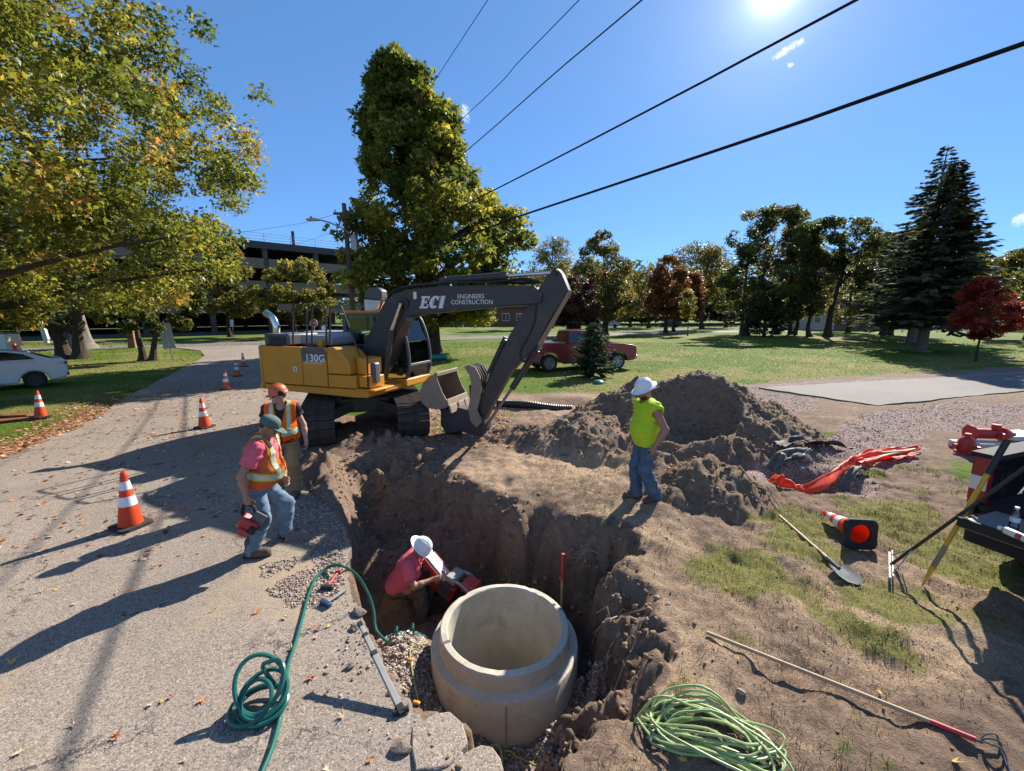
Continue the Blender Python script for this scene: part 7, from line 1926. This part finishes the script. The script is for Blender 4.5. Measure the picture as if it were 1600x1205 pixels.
# long cultivator fork
p0, p1 = drop(gp(1103, 1001), .03), drop(gp(1522, 1167), .04)
r_, d = long_tool('garden_fork', 'long-handled bent fork with a red ferrule lying across the bare soil', 'fork', p0, p1, .0165, WOODH, (('red_ferrule', .865, 1.0, .0172, REDG), ('neck', .995, 1.02, .009, STEEL_W)))
for s_, k_ in ((-1, 0), (.1, 1), (1.0, 2)):
    e = d * 1.01; dn = d.normalized(); sd = Vector((-dn.y, dn.x, 0))
    MB().tube(spline([e, e + dn * .03 + sd * s_ * .035 + Vector((0, 0, .035)), e + dn * .08 + sd * s_ * .06 + Vector((0, 0, .05)), e + dn * .10 - sd * .02 + sd * s_ * .07 + Vector((0, 0, .01)), e + dn * .10 - sd * .16 + sd * s_ * .07 + Vector((0, 0, -.02))], 5), .0055, 6).build('tine', STEEL_W, r_)
# landscape rake leaning on the tailgate
h0, h1 = drop(gp(1389, 913), .045), drop(gp(1389, 868), .045); hm = (h0 + h1) / 2
top = hm + (Vector((4.43, 3.93, .895)) - hm) * 2.0
r_, d = long_tool('landscape_rake', 'wide silver rake with a black handle leaning on the tailgate', 'rake', hm, top, .0165, M('black_handle', (.02, .02, .02), .4, var=.2))
hd_ = (h1 - h0)
MB().bar(-hd_ * .5, hd_ * .5, .022, .045).build('head_bar', ALU, r_, bevel=.003)
MB().bar(-hd_ * .5 + Vector((.03, 0, .03)), hd_ * .5 + Vector((.03, 0, .03)), .012, .02).build('top_bar', ALU, r_)
for s_ in (-.42, .42): MB().cyl(hd_ * s_, d * .17, .006, n=6).build('brace', ALU, r_)
sdv = Vector((0, 0, 1)).cross(hd_.normalized())
for i in range(26):
    b_ = hd_ * (-.48 + .96 * i / 25); MB().cyl(b_, b_ + sdv * -.02 + Vector((0, 0, -.075)), .004, .003, n=4).build('tine', ALU, r_)
# yellow-shafted bar
p0, p1 = drop(gp(1441, 914), .0), atY(1574, 688, 4.02)
r_ = empty('digging_bar', p0, 0, 'yellow-shafted digging tool with a black grip propped against the tailgate', 'digging tool'); d = p1 - p0
YF = M('yellow_fibreglass', (.62, .34, .02), .45, var=.08, dirt=(.3, .22, .12), dirt_amt=.18)
MB().cyl(d * .28, d * .80, .021, n=12).build('shaft', YF, r_); MB().cyl(d * .78, d, .026, .028, n=12).build('grip', HOSE, r_)
MB().cyl(d * .13, d * .29, .024, .0225, n=12).build('ferrule', M('muddy_ferrule', (.22, .17, .12), .8, var=.3), r_); MB().cyl(d * .0, d * .14, .008, .026, n=10).build('point', YF, r_)
# hammers on the broken edge
def hammer(label, a, b, mh, mhead, head_at=0):
    p0, p1 = gp(*a, .035), gp(*b, .035); r_ = empty('hammer', p0, 0, label, 'hammer'); d = p1 - p0; s = Vector((-d.y, d.x, 0)).normalized()
    MB().cyl(d * .1, d, .014, .017, n=10).build('handle', mh, r_)
    k = MB(); k.bar(-s * .065, s * .065, .045, .045); k.build('head', mhead, r_, bevel=.008)
    return r_
hammer('sledge hammer with an orange handle at the corner of the torn asphalt', (511, 918), (534, 886), REDG, HOSE)
hammer('steel hammer with a blue-grey head near the torn asphalt corner', (509, 943), (540, 922), ALU, M('blue_steel', (.05, .09, .16), .4, .5))

# cut-off saw in the hand of the first worker
TOOL_R = M('tool_red', (.36, .028, .030), .45, var=.15, dirt=(.25, .17, .12), dirt_amt=.2)
m1w = bpy.data.objects['person'].matrix_world if False else Matrix.Translation(M1) @ Matrix.Rotation(R(8) - R(90), 4, 'Z')
hnd = m1w @ Vector((.305, -.01, .69))
r_ = empty('power_saw', hnd, 0, 'red battery cut-off saw hanging from the worker\'s hand', 'power saw')
e0 = atY(380, 835, hnd.y - .03) - hnd; e1 = atY(372, 842, hnd.y - .05) - hnd
MB().tube(spline([Vector((-.05, 0, -.0)), Vector((.0, 0, .005)), Vector((.06, 0, -.03)), Vector((.07, -.01, -.12)), Vector((.0, -.01, -.17)), Vector((-.07, -.01, -.10)), Vector((-.05, 0, 0))], 4), .019, 8).build('rear_handle', PLASTIC, r_)
MB().box((.0, -.02, -.20), (.20, .13, .13), rot=(R(10), R(38), R(15))).build('motor_body', TOOL_R, r_, bevel=.025)
MB().box((-.05, -.05, -.27), (.10, .12, .08), rot=(R(10), R(38), R(15))).build('battery', TOOL_R, r_, bevel=.015)
MB().box((.055, -.045, -.26), (.08, .11, .09), rot=(R(10), R(38), R(15))).build('battery', PLASTIC, r_, bevel=.015)
MB().box((.10, -.01, -.16), (.14, .03, .16), rot=(R(10), R(38), R(15))).build('blade_guard', STEEL_W, r_, bevel=.01)
MB().lathe([(0, -.003), (.115, -.002), (.115, .002), (0, .003)], 24, Matrix.Translation((.09, .03, -.20)) @ Matrix.Rotation(R(75), 4, 'X')).build('blade', STEEL_W, r_)

# wheeled saw beside the crouching man
pc = Vector((-.92, 5.42, tz(-.92, 5.42) + .02))
r_ = empty('concrete_saw', pc, R(-28), 'red and silver wheeled concrete saw beside the crouching man', 'concrete saw')
MB().box((0, 0, .46), (.42, .26, .24), rot=(0, R(24), 0)).build('engine_body', TOOL_R, r_, bevel=.03)
MB().box((-.10, -.02, .68), (.42, .15, .045), rot=(0, R(38), 0)).build('blade_cover', M('pale_cover', (.62, .64, .63), .4, .2), r_, bevel=.01)
for y in (-.11, .08): MB().box((-.10, y, .64), (.46, .035, .07), rot=(0, R(38), 0)).build('side_rail', TOOL_R, r_, bevel=.006)
for y in (-.12, .12): MB().tube(spline([(.05, y, .58), (.25, y, .62), (.42, y, .56), (.50, y * .8, .46)], 5), .02, 8).build('frame_tube', ALU, r_)
MB().box((.42, 0, .55), (.20, .22, .13), rot=(0, R(12), 0)).build('tank', TOOL_R, r_, bevel=.02)
MB().box((.16, 0, .60), (.16, .26, .10), rot=(0, R(10), 0)).build('gearbox', ALU, r_, bevel=.02)
for p_ in ((.60, .16, .50), (.12, -.20, .50), (.2, .2, .16), (-.18, .2, .16)):
    MB().lathe([(0, -.02), (.03, -.025), (.045, -.012), (.085, -.022), (.10, -.01), (.10, .01), (.085, .022), (.045, .012), (.03, .025), (0, .02)], 18, Matrix.Translation(p_) @ Matrix.Rotation(R(80), 4, 'X')).build('wheel', TYRE, r_)
MB().tube(spline([(-.18, -.13, .5), (-.30, -.13, .62), (-.36, 0, .66), (-.30, .13, .62), (-.18, .13, .5)], 5), .016, 8).build('handle', PLASTIC, r_)
MB().box((.05, 0, .22), (.40, .26, .16)).build('chassis', PLASTIC, r_, bevel=.02)

# orange barrier net, filter fabric
NET = trans_mat('orange_net', (.88, .095, .03), .45, .55)
def ribbon(name, pts, w, mat, label, cat, seed, amp=.05, th=.004, turn=0.0, nseg=14, lift=.02, group=None):
    rg = np.random.default_rng(seed); P = spline(pts, nseg); m_ = len(P); nw = 9; vs = []
    for i, p in enumerate(P):
        a, b = P[max(0, i - 1)], P[min(m_ - 1, i + 1)]; t = (b - a).normalized(); s = Vector((-t.y, t.x, 0)).normalized(); W = w[0] + (w[1] - w[0]) * i / (m_ - 1)
        for j in range(nw):
            q = -1 + 2 * j / (nw - 1); z = amp * (fbm(np.array([i * .07]), np.array([j * .32 + seed]), 0, 2, seed)[0]) + amp * .45 * math.sin(j * .9 + i * .05)
            v = p + s * (W / 2 * q); g = tz(v.x, v.y)
            if turn:
                v = p + s * (.10 * (q + 1) * .5 + .03 * math.sin(i * .11) + z * .5); v.z = max(tz(p.x, p.y), .0) + .01 + turn * (q + 1) * .5 * (.8 + .25 * math.sin(i * .16))
            else:
                v.z = max(p.z + abs(z), g + lift * .5)
            vs.append(tuple(v))
    fs = [(i * nw + j, i * nw + j + 1, (i + 1) * nw + j + 1, (i + 1) * nw + j) for i in range(m_ - 1) for j in range(nw - 1)]
    me = bpy.data.meshes.new(name); me.from_pydata(vs, [], fs); me.polygons.foreach_set('use_smooth', [True] * len(fs))
    o = link_mesh(name, me, mat); so = o.modifiers.new('thickness', 'SOLIDIFY'); so.thickness = th
    return tag(o, label, cat, group)
tg = lambda px, py, h=.03: drop(gp(px, py), h)
ribbon('barrier_net', [tg(1199, 752), tg(1212, 764), tg(1243, 772), tg(1275, 769), tg(1298, 757), tg(1320, 742), tg(1350, 727), tg(1385, 718), tg(1425, 711)], (.12, .16), NET, 'long orange plastic barrier net looped round the fabric-lined hole', 'barrier net', 31, .03, turn=.15)
ribbon('barrier_net', [tg(1345, 733, .05), tg(1375, 726, .06), tg(1400, 720, .06), tg(1430, 713, .04)], (.17, .12), NET, 'bunched orange end of the barrier net on the grass', 'barrier net', 33, .06)
ribbon('barrier_net', [tg(1330, 728, .07), tg(1365, 715, .09), tg(1405, 711, .08), tg(1434, 708, .05)], (.14, .10), NET, 'upper fold of orange barrier net beside the wooden stakes', 'barrier net', 35, .08)
STAKE = M('pale_stake', (.55, .42, .28), .8, var=.15, scale=12)
for k_, (a, b_) in enumerate((((1345, 726), (1428, 711)), ((1355, 719), (1415, 714)))):
    p0, p1 = tg(*a, .11), tg(*b_, .10); tag(MB().bar(p0, p1, .035, .03).build('wooden_stake', STAKE), ('longer' if k_ == 0 else 'shorter') + ' pale wooden stake laid in the orange net', 'stake')
FAB = M('black_geotextile', (.035, .035, .036), .75, var=.25, scale=8, dirt=(.16, .14, .12), dirt_amt=.25, bmp=.3)
FAB_G = M('grey_geotextile', (.085, .082, .08), .7, var=.3, scale=8, dirt=(.25, .22, .19), dirt_amt=.3)
ribbon('filter_fabric', [tg(1212, 722, .03), tg(1240, 716, .04), tg(1270, 712, .05), tg(1300, 706, .04), tg(1330, 702, .03)], (.24, .13), FAB, 'crumpled black filter fabric along the far rim of the small hole', 'fabric', 41, .08)
ribbon('filter_fabric', [tg(1206, 735, .03), tg(1218, 730, .05), tg(1240, 727, .05), tg(1262, 722, .04)], (.22, .14), FAB_G, 'grey folds of filter fabric at the left of the small hole', 'fabric', 43, .09)
ribbon('filter_fabric', [tg(1318, 748, .03), tg(1335, 743, .06), tg(1352, 740, .03)], (.13, .15), FAB_G, 'scrap of grey fabric poking out under the orange net', 'fabric', 45, .06)
# black drain pipe in the open trench
bp = [drop(gp(778, 636), .09), drop(gp(800, 637), .10), drop(gp(830, 639), .08), drop(gp(862, 639), .05), drop(gp(893, 638), -.02)]
r_ = empty('black_pipe', bp[0], 0, 'black corrugated pipe lying in the shallow trench by the digging arm', 'pipe')
k = MB(); sp_ = spline([p - bp[0] for p in bp], 18); k.tube(sp_, [.115 + (.008 if i % 2 else -.004) for i in range(len(sp_))], 14, cap=False); k.build('pipe_wall', M('black_poly', (.02, .02, .021), .45, var=.2, dirt=(.12, .1, .08), dirt_amt=.15), r_, angle=25)
k = MB(); k.tube([sp_[0] - (sp_[1] - sp_[0]), sp_[0]], .112, 14, cap=False); k.build('pipe_end', HOSE, r_)
# small things
p = drop(gp(935, 600)); r_ = empty('pipe_cap', p, 0, 'small sea-green plastic cap on the ground left of the young spruce shadow', 'pipe cap')
MB().lathe([(.20, 0), (.21, .03), (.20, .10), (.14, .15), (0, .17)], 18).build('dome', GREENPIPE, r_); MB().lathe([(.21, .0), (.235, .0), (.235, .035), (.21, .035)], 18, close=True).build('rim', GREENPIPE, r_)
p = drop(gp(879, 688), .05); r_ = empty('paper_cup', p, 0, 'crushed white paper cup on the side of the dirt mound', 'cup'); r_.rotation_euler = (R(55), R(30), R(20))
MB().lathe([(.038, -.06), (.048, .06), (.046, .06), (.036, -.055), (0, -.055)], 14).build('cup_wall', WHITE, r_)
CONC_L = M('broken_concrete', (.40, .38, .35), .9, var=.2, scale=14, bmp=.5)
def slab_chunk(label, p, sx, sy, th, rot, seed, m, group=None, name='concrete_chunk'):
    rg = random.Random(seed); n = 9; o = [(sx * math.cos(2 * math.pi * i / n) * rg.uniform(.75, 1.1), sy * math.sin(2 * math.pi * i / n) * rg.uniform(.75, 1.1)) for i in range(n)]
    k = MB(); k.prism(o, -th / 2, th / 2, 'z'); ob = k.build(name, m, None, loc=p, bevel=th * .12, angle=20); ob.rotation_euler = rot
    return tag(ob, label, 'rubble', group)
slab_chunk('pale slab of broken concrete tilted on the soil behind the man in lime', drop(gp(1036, 726), .10), .17, .11, .07, (R(-28), R(20), R(30)), 3, CONC_L)
ASPH_C = M('asphalt_lump', (.17, .135, .105), .95, var=.35, scale=60, bmp=.9, bscale=70)
for i, (px, py, sx, sy, th, z) in enumerate(((683, 1160, .25, .19, .11, -.035), (752, 1192, .15, .13, .10, -.05), (628, 1172, .09, .07, .05, .02), (706, 1128, .07, .05, .05, -.06), (560, 960, .09, .07, .06, .03), (555, 985, .06, .05, .05, .03), (548, 1045, .05, .04, .04, .03), (612, 1085, .05, .045, .04, .02),
                                              (600, 1050, .045, .04, .04, .0), (522, 868, .07, .05, .05, .03), (470, 840, .22, .05, .035, .025), (500, 790, .06, .05, .04, .03))):
    if i >= 2:
        ob = link_mesh('asphalt_chunk', blob_mesh('asphalt_chunk', max(sx, sy) * .8, 500 + i, (1.15, .85, .55), 2, .3), ASPH_C); ob.location = gp(px, py, 0) + Vector((0, 0, z + .0)); ob.rotation_euler = (0, 0, RNG.uniform(0, 6))
        tag(ob, 'broken lump of asphalt', 'rubble', 'asphalt lumps along the torn road edge'); continue
    slab_chunk('broken lump of asphalt at the torn road edge', gp(px, py, 0) + Vector((0, 0, z)), sx, sy, th, (R(RNG.uniform(-14, 14) * (.35 if i < 2 else 1)), R(RNG.uniform(-14, 14) * (.35 if i < 2 else 1)), R(RNG.uniform(0, 360))), 50 + i, ASPH if i < 2 else ASPH_C, 'asphalt lumps along the torn road edge', 'asphalt_chunk')
STONE_B = M('field_stone', (.27, .235, .20), .9, var=.25, scale=8, bmp=.5)
for i in range(34):
    while True:
        x, y = RNG.uniform(-3.4, 5.5), RNG.uniform(2.5, 9.5); z, kk = terrain(np.array([x]), np.array([y]))
        if kk['loose'][0] > .12 or (kk['pit'][0] > .05 and kk['far'][0] > .1) or (-.5 < kk['pit'][0] < 0 and kk['road'][0] < -.1): break
    s = RNG.uniform(.016, .036); o = link_mesh('stone', blob_mesh('stone', s, 300 + i, (1.2, .9, .7), 2, .18), STONE_B); o.location = (x, y, float(z[0]) + s * .25); o.rotation_euler = (0, 0, RNG.uniform(0, 6))
    tag(o, 'rounded stone turned up in the dug soil', 'stone', 'stones in the dug soil')
ROOT = M('tree_root', (.36, .265, .17), .9, var=.3, scale=20, bmp=.5)
def root_obj(label, pts, r, twigs, seed):
    rg = np.random.default_rng(seed); P = spline(pts, 6); k = MB(); k.tube(P, [r * (1 - .7 * i / (len(P) - 1)) for i in range(len(P))], 7)
    for _ in range(twigs):
        a = P[rg.integers(2, len(P) - 1)]; b = a + Vector(rg.normal(size=3) * .07); c = b + Vector(rg.normal(size=3) * .06) + Vector((0, 0, -.03)); k.tube(spline([a, a.lerp(b, .6) + Vector((0, 0, .015)), b, c], 4), r * .28, 5)
    tag(k.build('root', ROOT), label, 'root', 'torn roots')
def pw(px, py, Y):
    """where the ray through a photo pixel meets the dug soil, a little in front of it"""
    d = ray(px, py).normalized(); ts = np.arange(2.2, 9, .012); z, _ = terrain(d.x * ts, d.y * ts)
    i = int(np.argmax(CAM_H + d.z * ts < z)); t = ts[i] - .035
    return Vector((d.x * t, d.y * t, CAM_H + d.z * t))
root_obj('longest pale root hanging down the right wall of the pit', [pw(1012, 966, 3.55), pw(998, 975, 3.5), pw(992, 1005, 3.42), pw(975, 1040, 3.38), pw(961, 1076, 3.36)], .014, 5, 1)
root_obj('forked thin root sticking out left of the longest one', [pw(968, 985, 3.9), pw(955, 1010, 3.75), pw(948, 1030, 3.7), pw(950, 1050, 3.66)], .009, 5, 2)
root_obj('fine roots in the shaded corner of the pit', [pw(935, 865, 4.75), pw(920, 860, 4.6), pw(908, 868, 4.5), pw(900, 880, 4.5)], .008, 7, 3)
root_obj('curled root at the top of the right pit wall', [pw(1015, 950, 3.75), pw(995, 955, 3.7), pw(968, 962, 3.75), pw(950, 970, 3.9), pw(925, 990, 4.1)], .010, 6, 4)
root_obj('stick lying on the grass at the far end of the shovel', [drop(gp(1150, 778), .03), drop(gp(1172, 784), .045), drop(gp(1196, 790), .04), drop(gp(1219, 803), .03)], .022, 3, 5)
RUST = M('rusty_plate', (.20, .075, .03), .85, .2, var=.4, scale=6, bmp=.3)
for i, (a, b_, w, lb) in enumerate((((-40, 662), (60, 653), .34, 'lower rusty board lying on the leaf-strewn verge'), ((-30, 654), (48, 650), .26, 'upper rusty board lying behind the lower one by the cone'))):
    p0, p1 = drop(gp(*a), .04 + .03 * i), drop(gp(*b_), .03 + .03 * i); tag(MB().bar(p0, p1, w, .045).build('rusty_board', RUST, bevel=.005), lb, 'board', 'rusty boards by the cone')
pl = M('orange_plastic', (.75, .25, .015), .4)
for (px, py), z, lb in (((651, 1108), -.05, 'small orange plastic piece on the asphalt slab by the measuring rod'), ((641, 1043), -.72, 'yellow-orange plastic clip in the gravel left of the concrete ring')):
    p = gp(px, py, z); p.z = max(tz(p.x, p.y), z) + .03
    k = MB(); k.prism([(-.028, 0), (.028, 0), (.03, .012), (.012, .018), (-.024, .016)], -.011, .011, 'y'); o = k.build('plastic_piece', pl, None, loc=p, bevel=.004); o.rotation_euler = (0, 0, R(-15)); tag(o, lb, 'plastic piece')
# hydrant parts waiting on the grass
p = drop(gp(1508, 706)); r_ = empty('hydrant_bonnet', p, R(20), 'red cast-iron hydrant bonnet standing on the grass beyond the truck', 'hydrant part')
MB().lathe([(0, 0), (.17, 0), (.17, .05), (.14, .07), (.15, .20), (.12, .30), (.05, .36), (.05, .42), (0, .42)], 16).build('bonnet_body', HYD, r_)
for a in (30, 150, 270): MB().cyl((math.cos(R(a)) * .12, math.sin(R(a)) * .12, .14), (math.cos(R(a)) * .22, math.sin(R(a)) * .22, .14), .055, n=10).build('nozzle_cap', HYD, r_)
p = drop(gp(1540, 697), .16); h2 = hydrant('fire_hydrant', 'red hydrant barrel lying on white blocking beside the gravel', p + Vector((-.3, .1, .12)), (R(90), 0, R(82)), HYD); h2.scale = (1.1, 1.1, 1.1)
tag(MB().box((0, 0, 0), (1.1, .3, .14), rot=(0, 0, R(-6))).build('timber_block', M('whitewashed_timber', (.55, .52, .47), .8, var=.15), None, loc=drop(gp(1535, 700), .08), bevel=.01), 'whitish timber block under the red hydrant barrel', 'timber')
tag(MB().box((0, 0, 0), (.9, .5, .10), rot=(0, 0, R(8))).build('pale_board', M('pale_blue_board', (.50, .58, .60), .6, var=.08), None, loc=drop(gp(1588, 683), .06), bevel=.008), 'pale bluish board lying behind the orange bucket', 'board')
# truck bed contents
def TB(x, y, z): return TRK + fw * x - lt * y + Vector((0, 0, z))
WB = glass_mat('water', (.80, .88, .92), .2)
p = gp(1583, 826, .838); r_ = empty('water_bottle', p, 0, 'clear plastic water bottle standing on the tailgate', 'bottle')
MB().lathe([(0, 0), (.031, 0), (.034, .008), (.034, .05), (.032, .055), (.034, .06), (.034, .135), (.028, .16), (.014, .18), (.013, .195)], 20).build('bottle_wall', BOTTLE_G, r_)
MB().lathe([(.0, .193), (.016, .193), (.016, .212), (0, .212)], 14).build('bottle_cap', WHITE, r_)
MB().lathe([(0, .004), (.0325, .006), (.0325, .08), (0, .08)], 18).build('water', WB, r_)
MB().lathe([(.0346, .07), (.0346, .115)], 20).build('bottle_label', M('bottle_label', (.62, .68, .72), .4), r_)
p = gp(1572, 829, .87); r_ = empty('spray_can', p, 0, 'white spray can lying on its side at the tailgate edge', 'spray can')
d_ = (gp(1612, 846, .87) - p).normalized()
MB().cyl(d_ * .0, d_ * .17, .033, n=18).build('can', M('white_can', (.66, .67, .69), .35, .2), r_); MB().cyl(-d_ * .02, d_ * .005, .026, .033, n=16).build('shoulder', ALU, r_); MB().cyl(-d_ * .055, -d_ * .018, .02, n=14).build('cap', WHITE, r_)
MB().cyl(d_ * .09, d_ * .135, .0335, n=18).build('label_band', M('can_band', (.35, .06, .08), .4), r_)
p = TB(.62, .38, .84); r_ = empty('bucket', p + Vector((0, 0, 0)), 0, 'orange bucket with a black rim standing in the truck bed', 'bucket')
MB().lathe([(0, 0), (.13, 0), (.15, .36), (.146, .36), (.126, .01), (0, .01)], 22).build('bucket_wall', M('orange_bucket', (.62, .22, .03), .5, dirt=(.35, .25, .15), dirt_amt=.25), r_); MB().lathe([(.15, .33), (.158, .33), (.158, .37), (.15, .37)], 22, close=True).build('rim', PLASTIC, r_)
for i, (x, y, h_) in enumerate(((.95, .30, 1.15), (1.02, .42, 1.0), (.98, .55, 1.2))):
    p0, p1 = TB(x, y, .84), TB(x - .10, y + .02, .84 + h_ * .6); tag(MB().bar(p0, p1, .09, .035).build('lumber', WOODH), ('first', 'second', 'third')[i] + ' board from the tail among boards upright in the truck bed', 'lumber', 'boards standing in the truck bed')
p = TB(.72, .85, .835); r_ = empty('tool_case', p, TA, 'black tool case in the truck bed behind the water bottle', 'tool case')
MB().box((0, 0, .2), (.3, .42, .4)).build('case_body', PLASTIC, r_, bevel=.03); MB().box((0, 0, .42), (.04, .2, .03)).build('case_handle', HOSE, r_, bevel=.008)
# ================================================================== FALLEN LEAVES
ORD = ['closest', 'second closest', 'third closest', 'fourth closest', 'fifth closest', 'sixth closest', 'seventh closest', 'eighth closest', 'ninth closest', 'tenth closest', 'eleventh closest', 'twelfth closest', 'thirteenth closest', 'fourteenth closest', 'fifteenth closest']
LAND = [((404, 1118), 'the coiled green hose'), ((205, 822), 'the large upright cone'), ((418, 870), 'the boots of the pink-shirted man'), ((320, 668), 'the cone in mid-road'), ((522, 910), 'the two hammers'), ((600, 1060), 'the measuring rod'),
        ((60, 1150), 'the near left picture corner'), ((20, 900), 'the left picture edge'), ((1110, 1150), 'the pale green hose heap'), ((1335, 920), 'the shovel blade'), ((1345, 850), 'the toppled cone'), ((1520, 1165), 'the bent fork'), ((1010, 785), 'the man in lime'),
        ((785, 1000), 'the concrete ring'), ((1180, 700), 'the big dirt heap'), ((460, 775), 'the boots of the man in brown trousers'), ((700, 680), 'the digger bucket'), ((900, 690), 'the paper cup'), ((1240, 740), 'the fabric-lined hole')]
LANDW = [(gp(*p), n) for p, n in LAND]
def name_by_place(objs, what):
    by = {}
    for o, adj in objs:
        d, n = min(((o.location.xy - w.xy).length, n) for w, n in LANDW); by.setdefault((adj, n), []).append((d, o))
    for (adj, n), L in by.items():
        for i, (d, o) in enumerate(sorted(L, key=lambda t: t[0])): o['label'] = f'{adj} {what}, {ORD[min(i, 14)]} to {n}'
name_by_place([(o, 'small rounded') for o in bpy.data.objects if o.name.split('.')[0] == 'stone'], 'stone')
name_by_place([(o, 'broken') for o in bpy.data.objects if o.name.split('.')[0] == 'asphalt_chunk'], 'lump of asphalt')

def maple_leaf(seed, curl):
    rg = random.Random(seed); tips = [(90, 1.0), (48, .62), (30, .92), (-8, .55), (-28, .72), (-62, .34)]
    o = []
    for a, r_ in tips: o.append((a, r_))
    o = o + [(-90, .12)] + [(180 - a, r_) for a, r_ in tips[::-1]][:-1]
    pts = []
    for i, (a, r_) in enumerate(o):
        pts.append((a, r_)); b = o[(i + 1) % len(o)]
        pts.append(((a + (b[0] if b[0] > -300 else b[0])) / 2 if abs(a - b[0]) < 180 else a, min(r_, b[1]) * .62))
    V = [(0, 0, 0)] + [(math.cos(R(a)) * r_, math.sin(R(a)) * r_, curl * r_ * r_ * (.6 + rg.uniform(-.5, .8)) + .12 * math.sin(a * .07 + seed) * r_) for a, r_ in pts]
    n = len(pts); me = bpy.data.meshes.new('fallen_leaf'); me.from_pydata(V, [], [(0, 1 + i, 1 + (i + 1) % n) for i in range(n)]); return me
FL = {'tan': (.50, .36, .24), 'orange': (.52, .17, .04), 'red': (.36, .055, .035), 'yellow': (.58, .40, .10)}
FLM = {k: M('fallen_' + k, v, .7, var=.25, scale=25) for k, v in FL.items()}
LM = {}
for k in FL:
    for j in range(3):
        me = maple_leaf(hash(k) % 97 * 0 + j * 7 + len(k), .25 + .2 * j); me.materials.append(FLM[k]); LM[k, j] = me
spots = [(235, 1102, 'tan'), (255, 1096, 'yellow'), (180, 1155, 'orange'), (32, 1176, 'tan'), (315, 1095, 'orange'), (268, 1090, 'red'), (253, 883, 'orange'), (240, 887, 'red'), (325, 893, 'tan'), (246, 925, 'orange'), (182, 928, 'tan'),
         (334, 955, 'tan'), (323, 921, 'orange'), (400, 957, 'orange'), (455, 1016, 'yellow'), (448, 963, 'tan'), (445, 967, 'tan'), (510, 1085, 'tan'), (512, 1203, 'tan'), (485, 1060, 'red'), (66, 925, 'tan'), (115, 946, 'tan'),
         (250, 790, 'tan'), (218, 835, 'red'), (268, 795, 'orange'), (285, 837, 'tan'), (32, 800, 'tan'), (90, 921, 'yellow'), (1135, 921, 'orange'), (1147, 928, 'red'), (1400, 995, 'orange'), (1375, 1085, 'yellow'), (1490, 1198, 'yellow'), (1068, 1188, 'yellow'), (1243, 847, 'orange'),
         (1153, 1035, 'yellow'), (885, 880, 'tan'), (150, 700, 'tan'), (536, 1120, 'tan'), (470, 905, 'orange'), (540, 905, 'orange'), (498, 985, 'red'), (578, 1188, 'orange')]
rg = random.Random(21)
while len(spots) < 92: spots.append((rg.uniform(-20, 520), rg.uniform(700, 1200) if rg.random() < .5 else rg.uniform(660, 860), rg.choice(['tan', 'tan', 'tan', 'orange', 'yellow'])))
for i, (px, py, k) in enumerate(spots):
    p = gp(px, py, .012); 
    if poly_sd(PIT, np.array([p.x]), np.array([p.y]))[0] > -.02: continue
    o = bpy.data.objects.new('fallen_leaf', LM[k, i % 3]); COL.objects.link(o)
    s = rg.uniform(.035, .062); o.location = drop(p, .012); o.scale = (s, s * rg.uniform(.6, 1), s); o.rotation_euler = (rg.uniform(-.3, .3), rg.uniform(-.3, .3), rg.uniform(0, 6.28))
    o['tone'] = k; tag(o, k + ' leaf', 'leaf', 'fallen leaves lying singly')
name_by_place([(o, o['tone']) for o in bpy.data.objects if o.name.split('.')[0] == 'fallen_leaf'], 'fallen leaf')
LIT = leaf_mat('leaf_litter', [(0, (.14, .05, .025)), (.35, (.34, .12, .055)), (.7, (.50, .28, .16)), (1, (.60, .46, .32))], .15, .7)
def litter(name, n, box, keep, size, seed):
    rg = np.random.default_rng(seed); x = rg.uniform(box[0], box[1], n); y = rg.uniform(box[2], box[3], n)
    z, k = terrain(x, y); m1, m2 = masks(x, y, z, k); ok = keep(x, y, k, m1, rg); x, y, z = x[ok], y[ok], z[ok]
    z = np.where(k['road'][ok] > .02, .014, z)
    V, F = leaf_cards(np.stack([x, y, z + .012], 1), size, rg, up=2.2, asp=.8)
    V[:, 2] = np.maximum(V[:, 2], np.repeat(z, 4) + .003)
    o = mesh_np(name, V, F, LIT, tint=np.repeat(rg.uniform(0, 1, len(x)), 4)); o['kind'] = 'stuff'
litter('leaf_litter', 30000, (-17, -6, 5, 17), lambda x, y, k, m, r: (m[:, 2] > .25) & (r.uniform(size=len(x)) < m[:, 2]), .085, 81)
litter('leaf_litter', 6200, (-13, -3.6, 4.5, 22), lambda x, y, k, m, r: (k['road'] > .05) & (r.uniform(size=len(x)) < .35 + .5 * (fbm(x * .5, y * .5, 0, 2, 5) > .1)), .072, 83)
litter('leaf_litter', 900, (-3, 0, 8.8, 12.5), lambda x, y, k, m, r: (k['pit'] < 0), .07, 85)
litter('leaf_litter', 5000, (-40, 30, 12, 40), lambda x, y, k, m, r: (k['road'] < 0) & (m[:, 0] > .4), .10, 87)
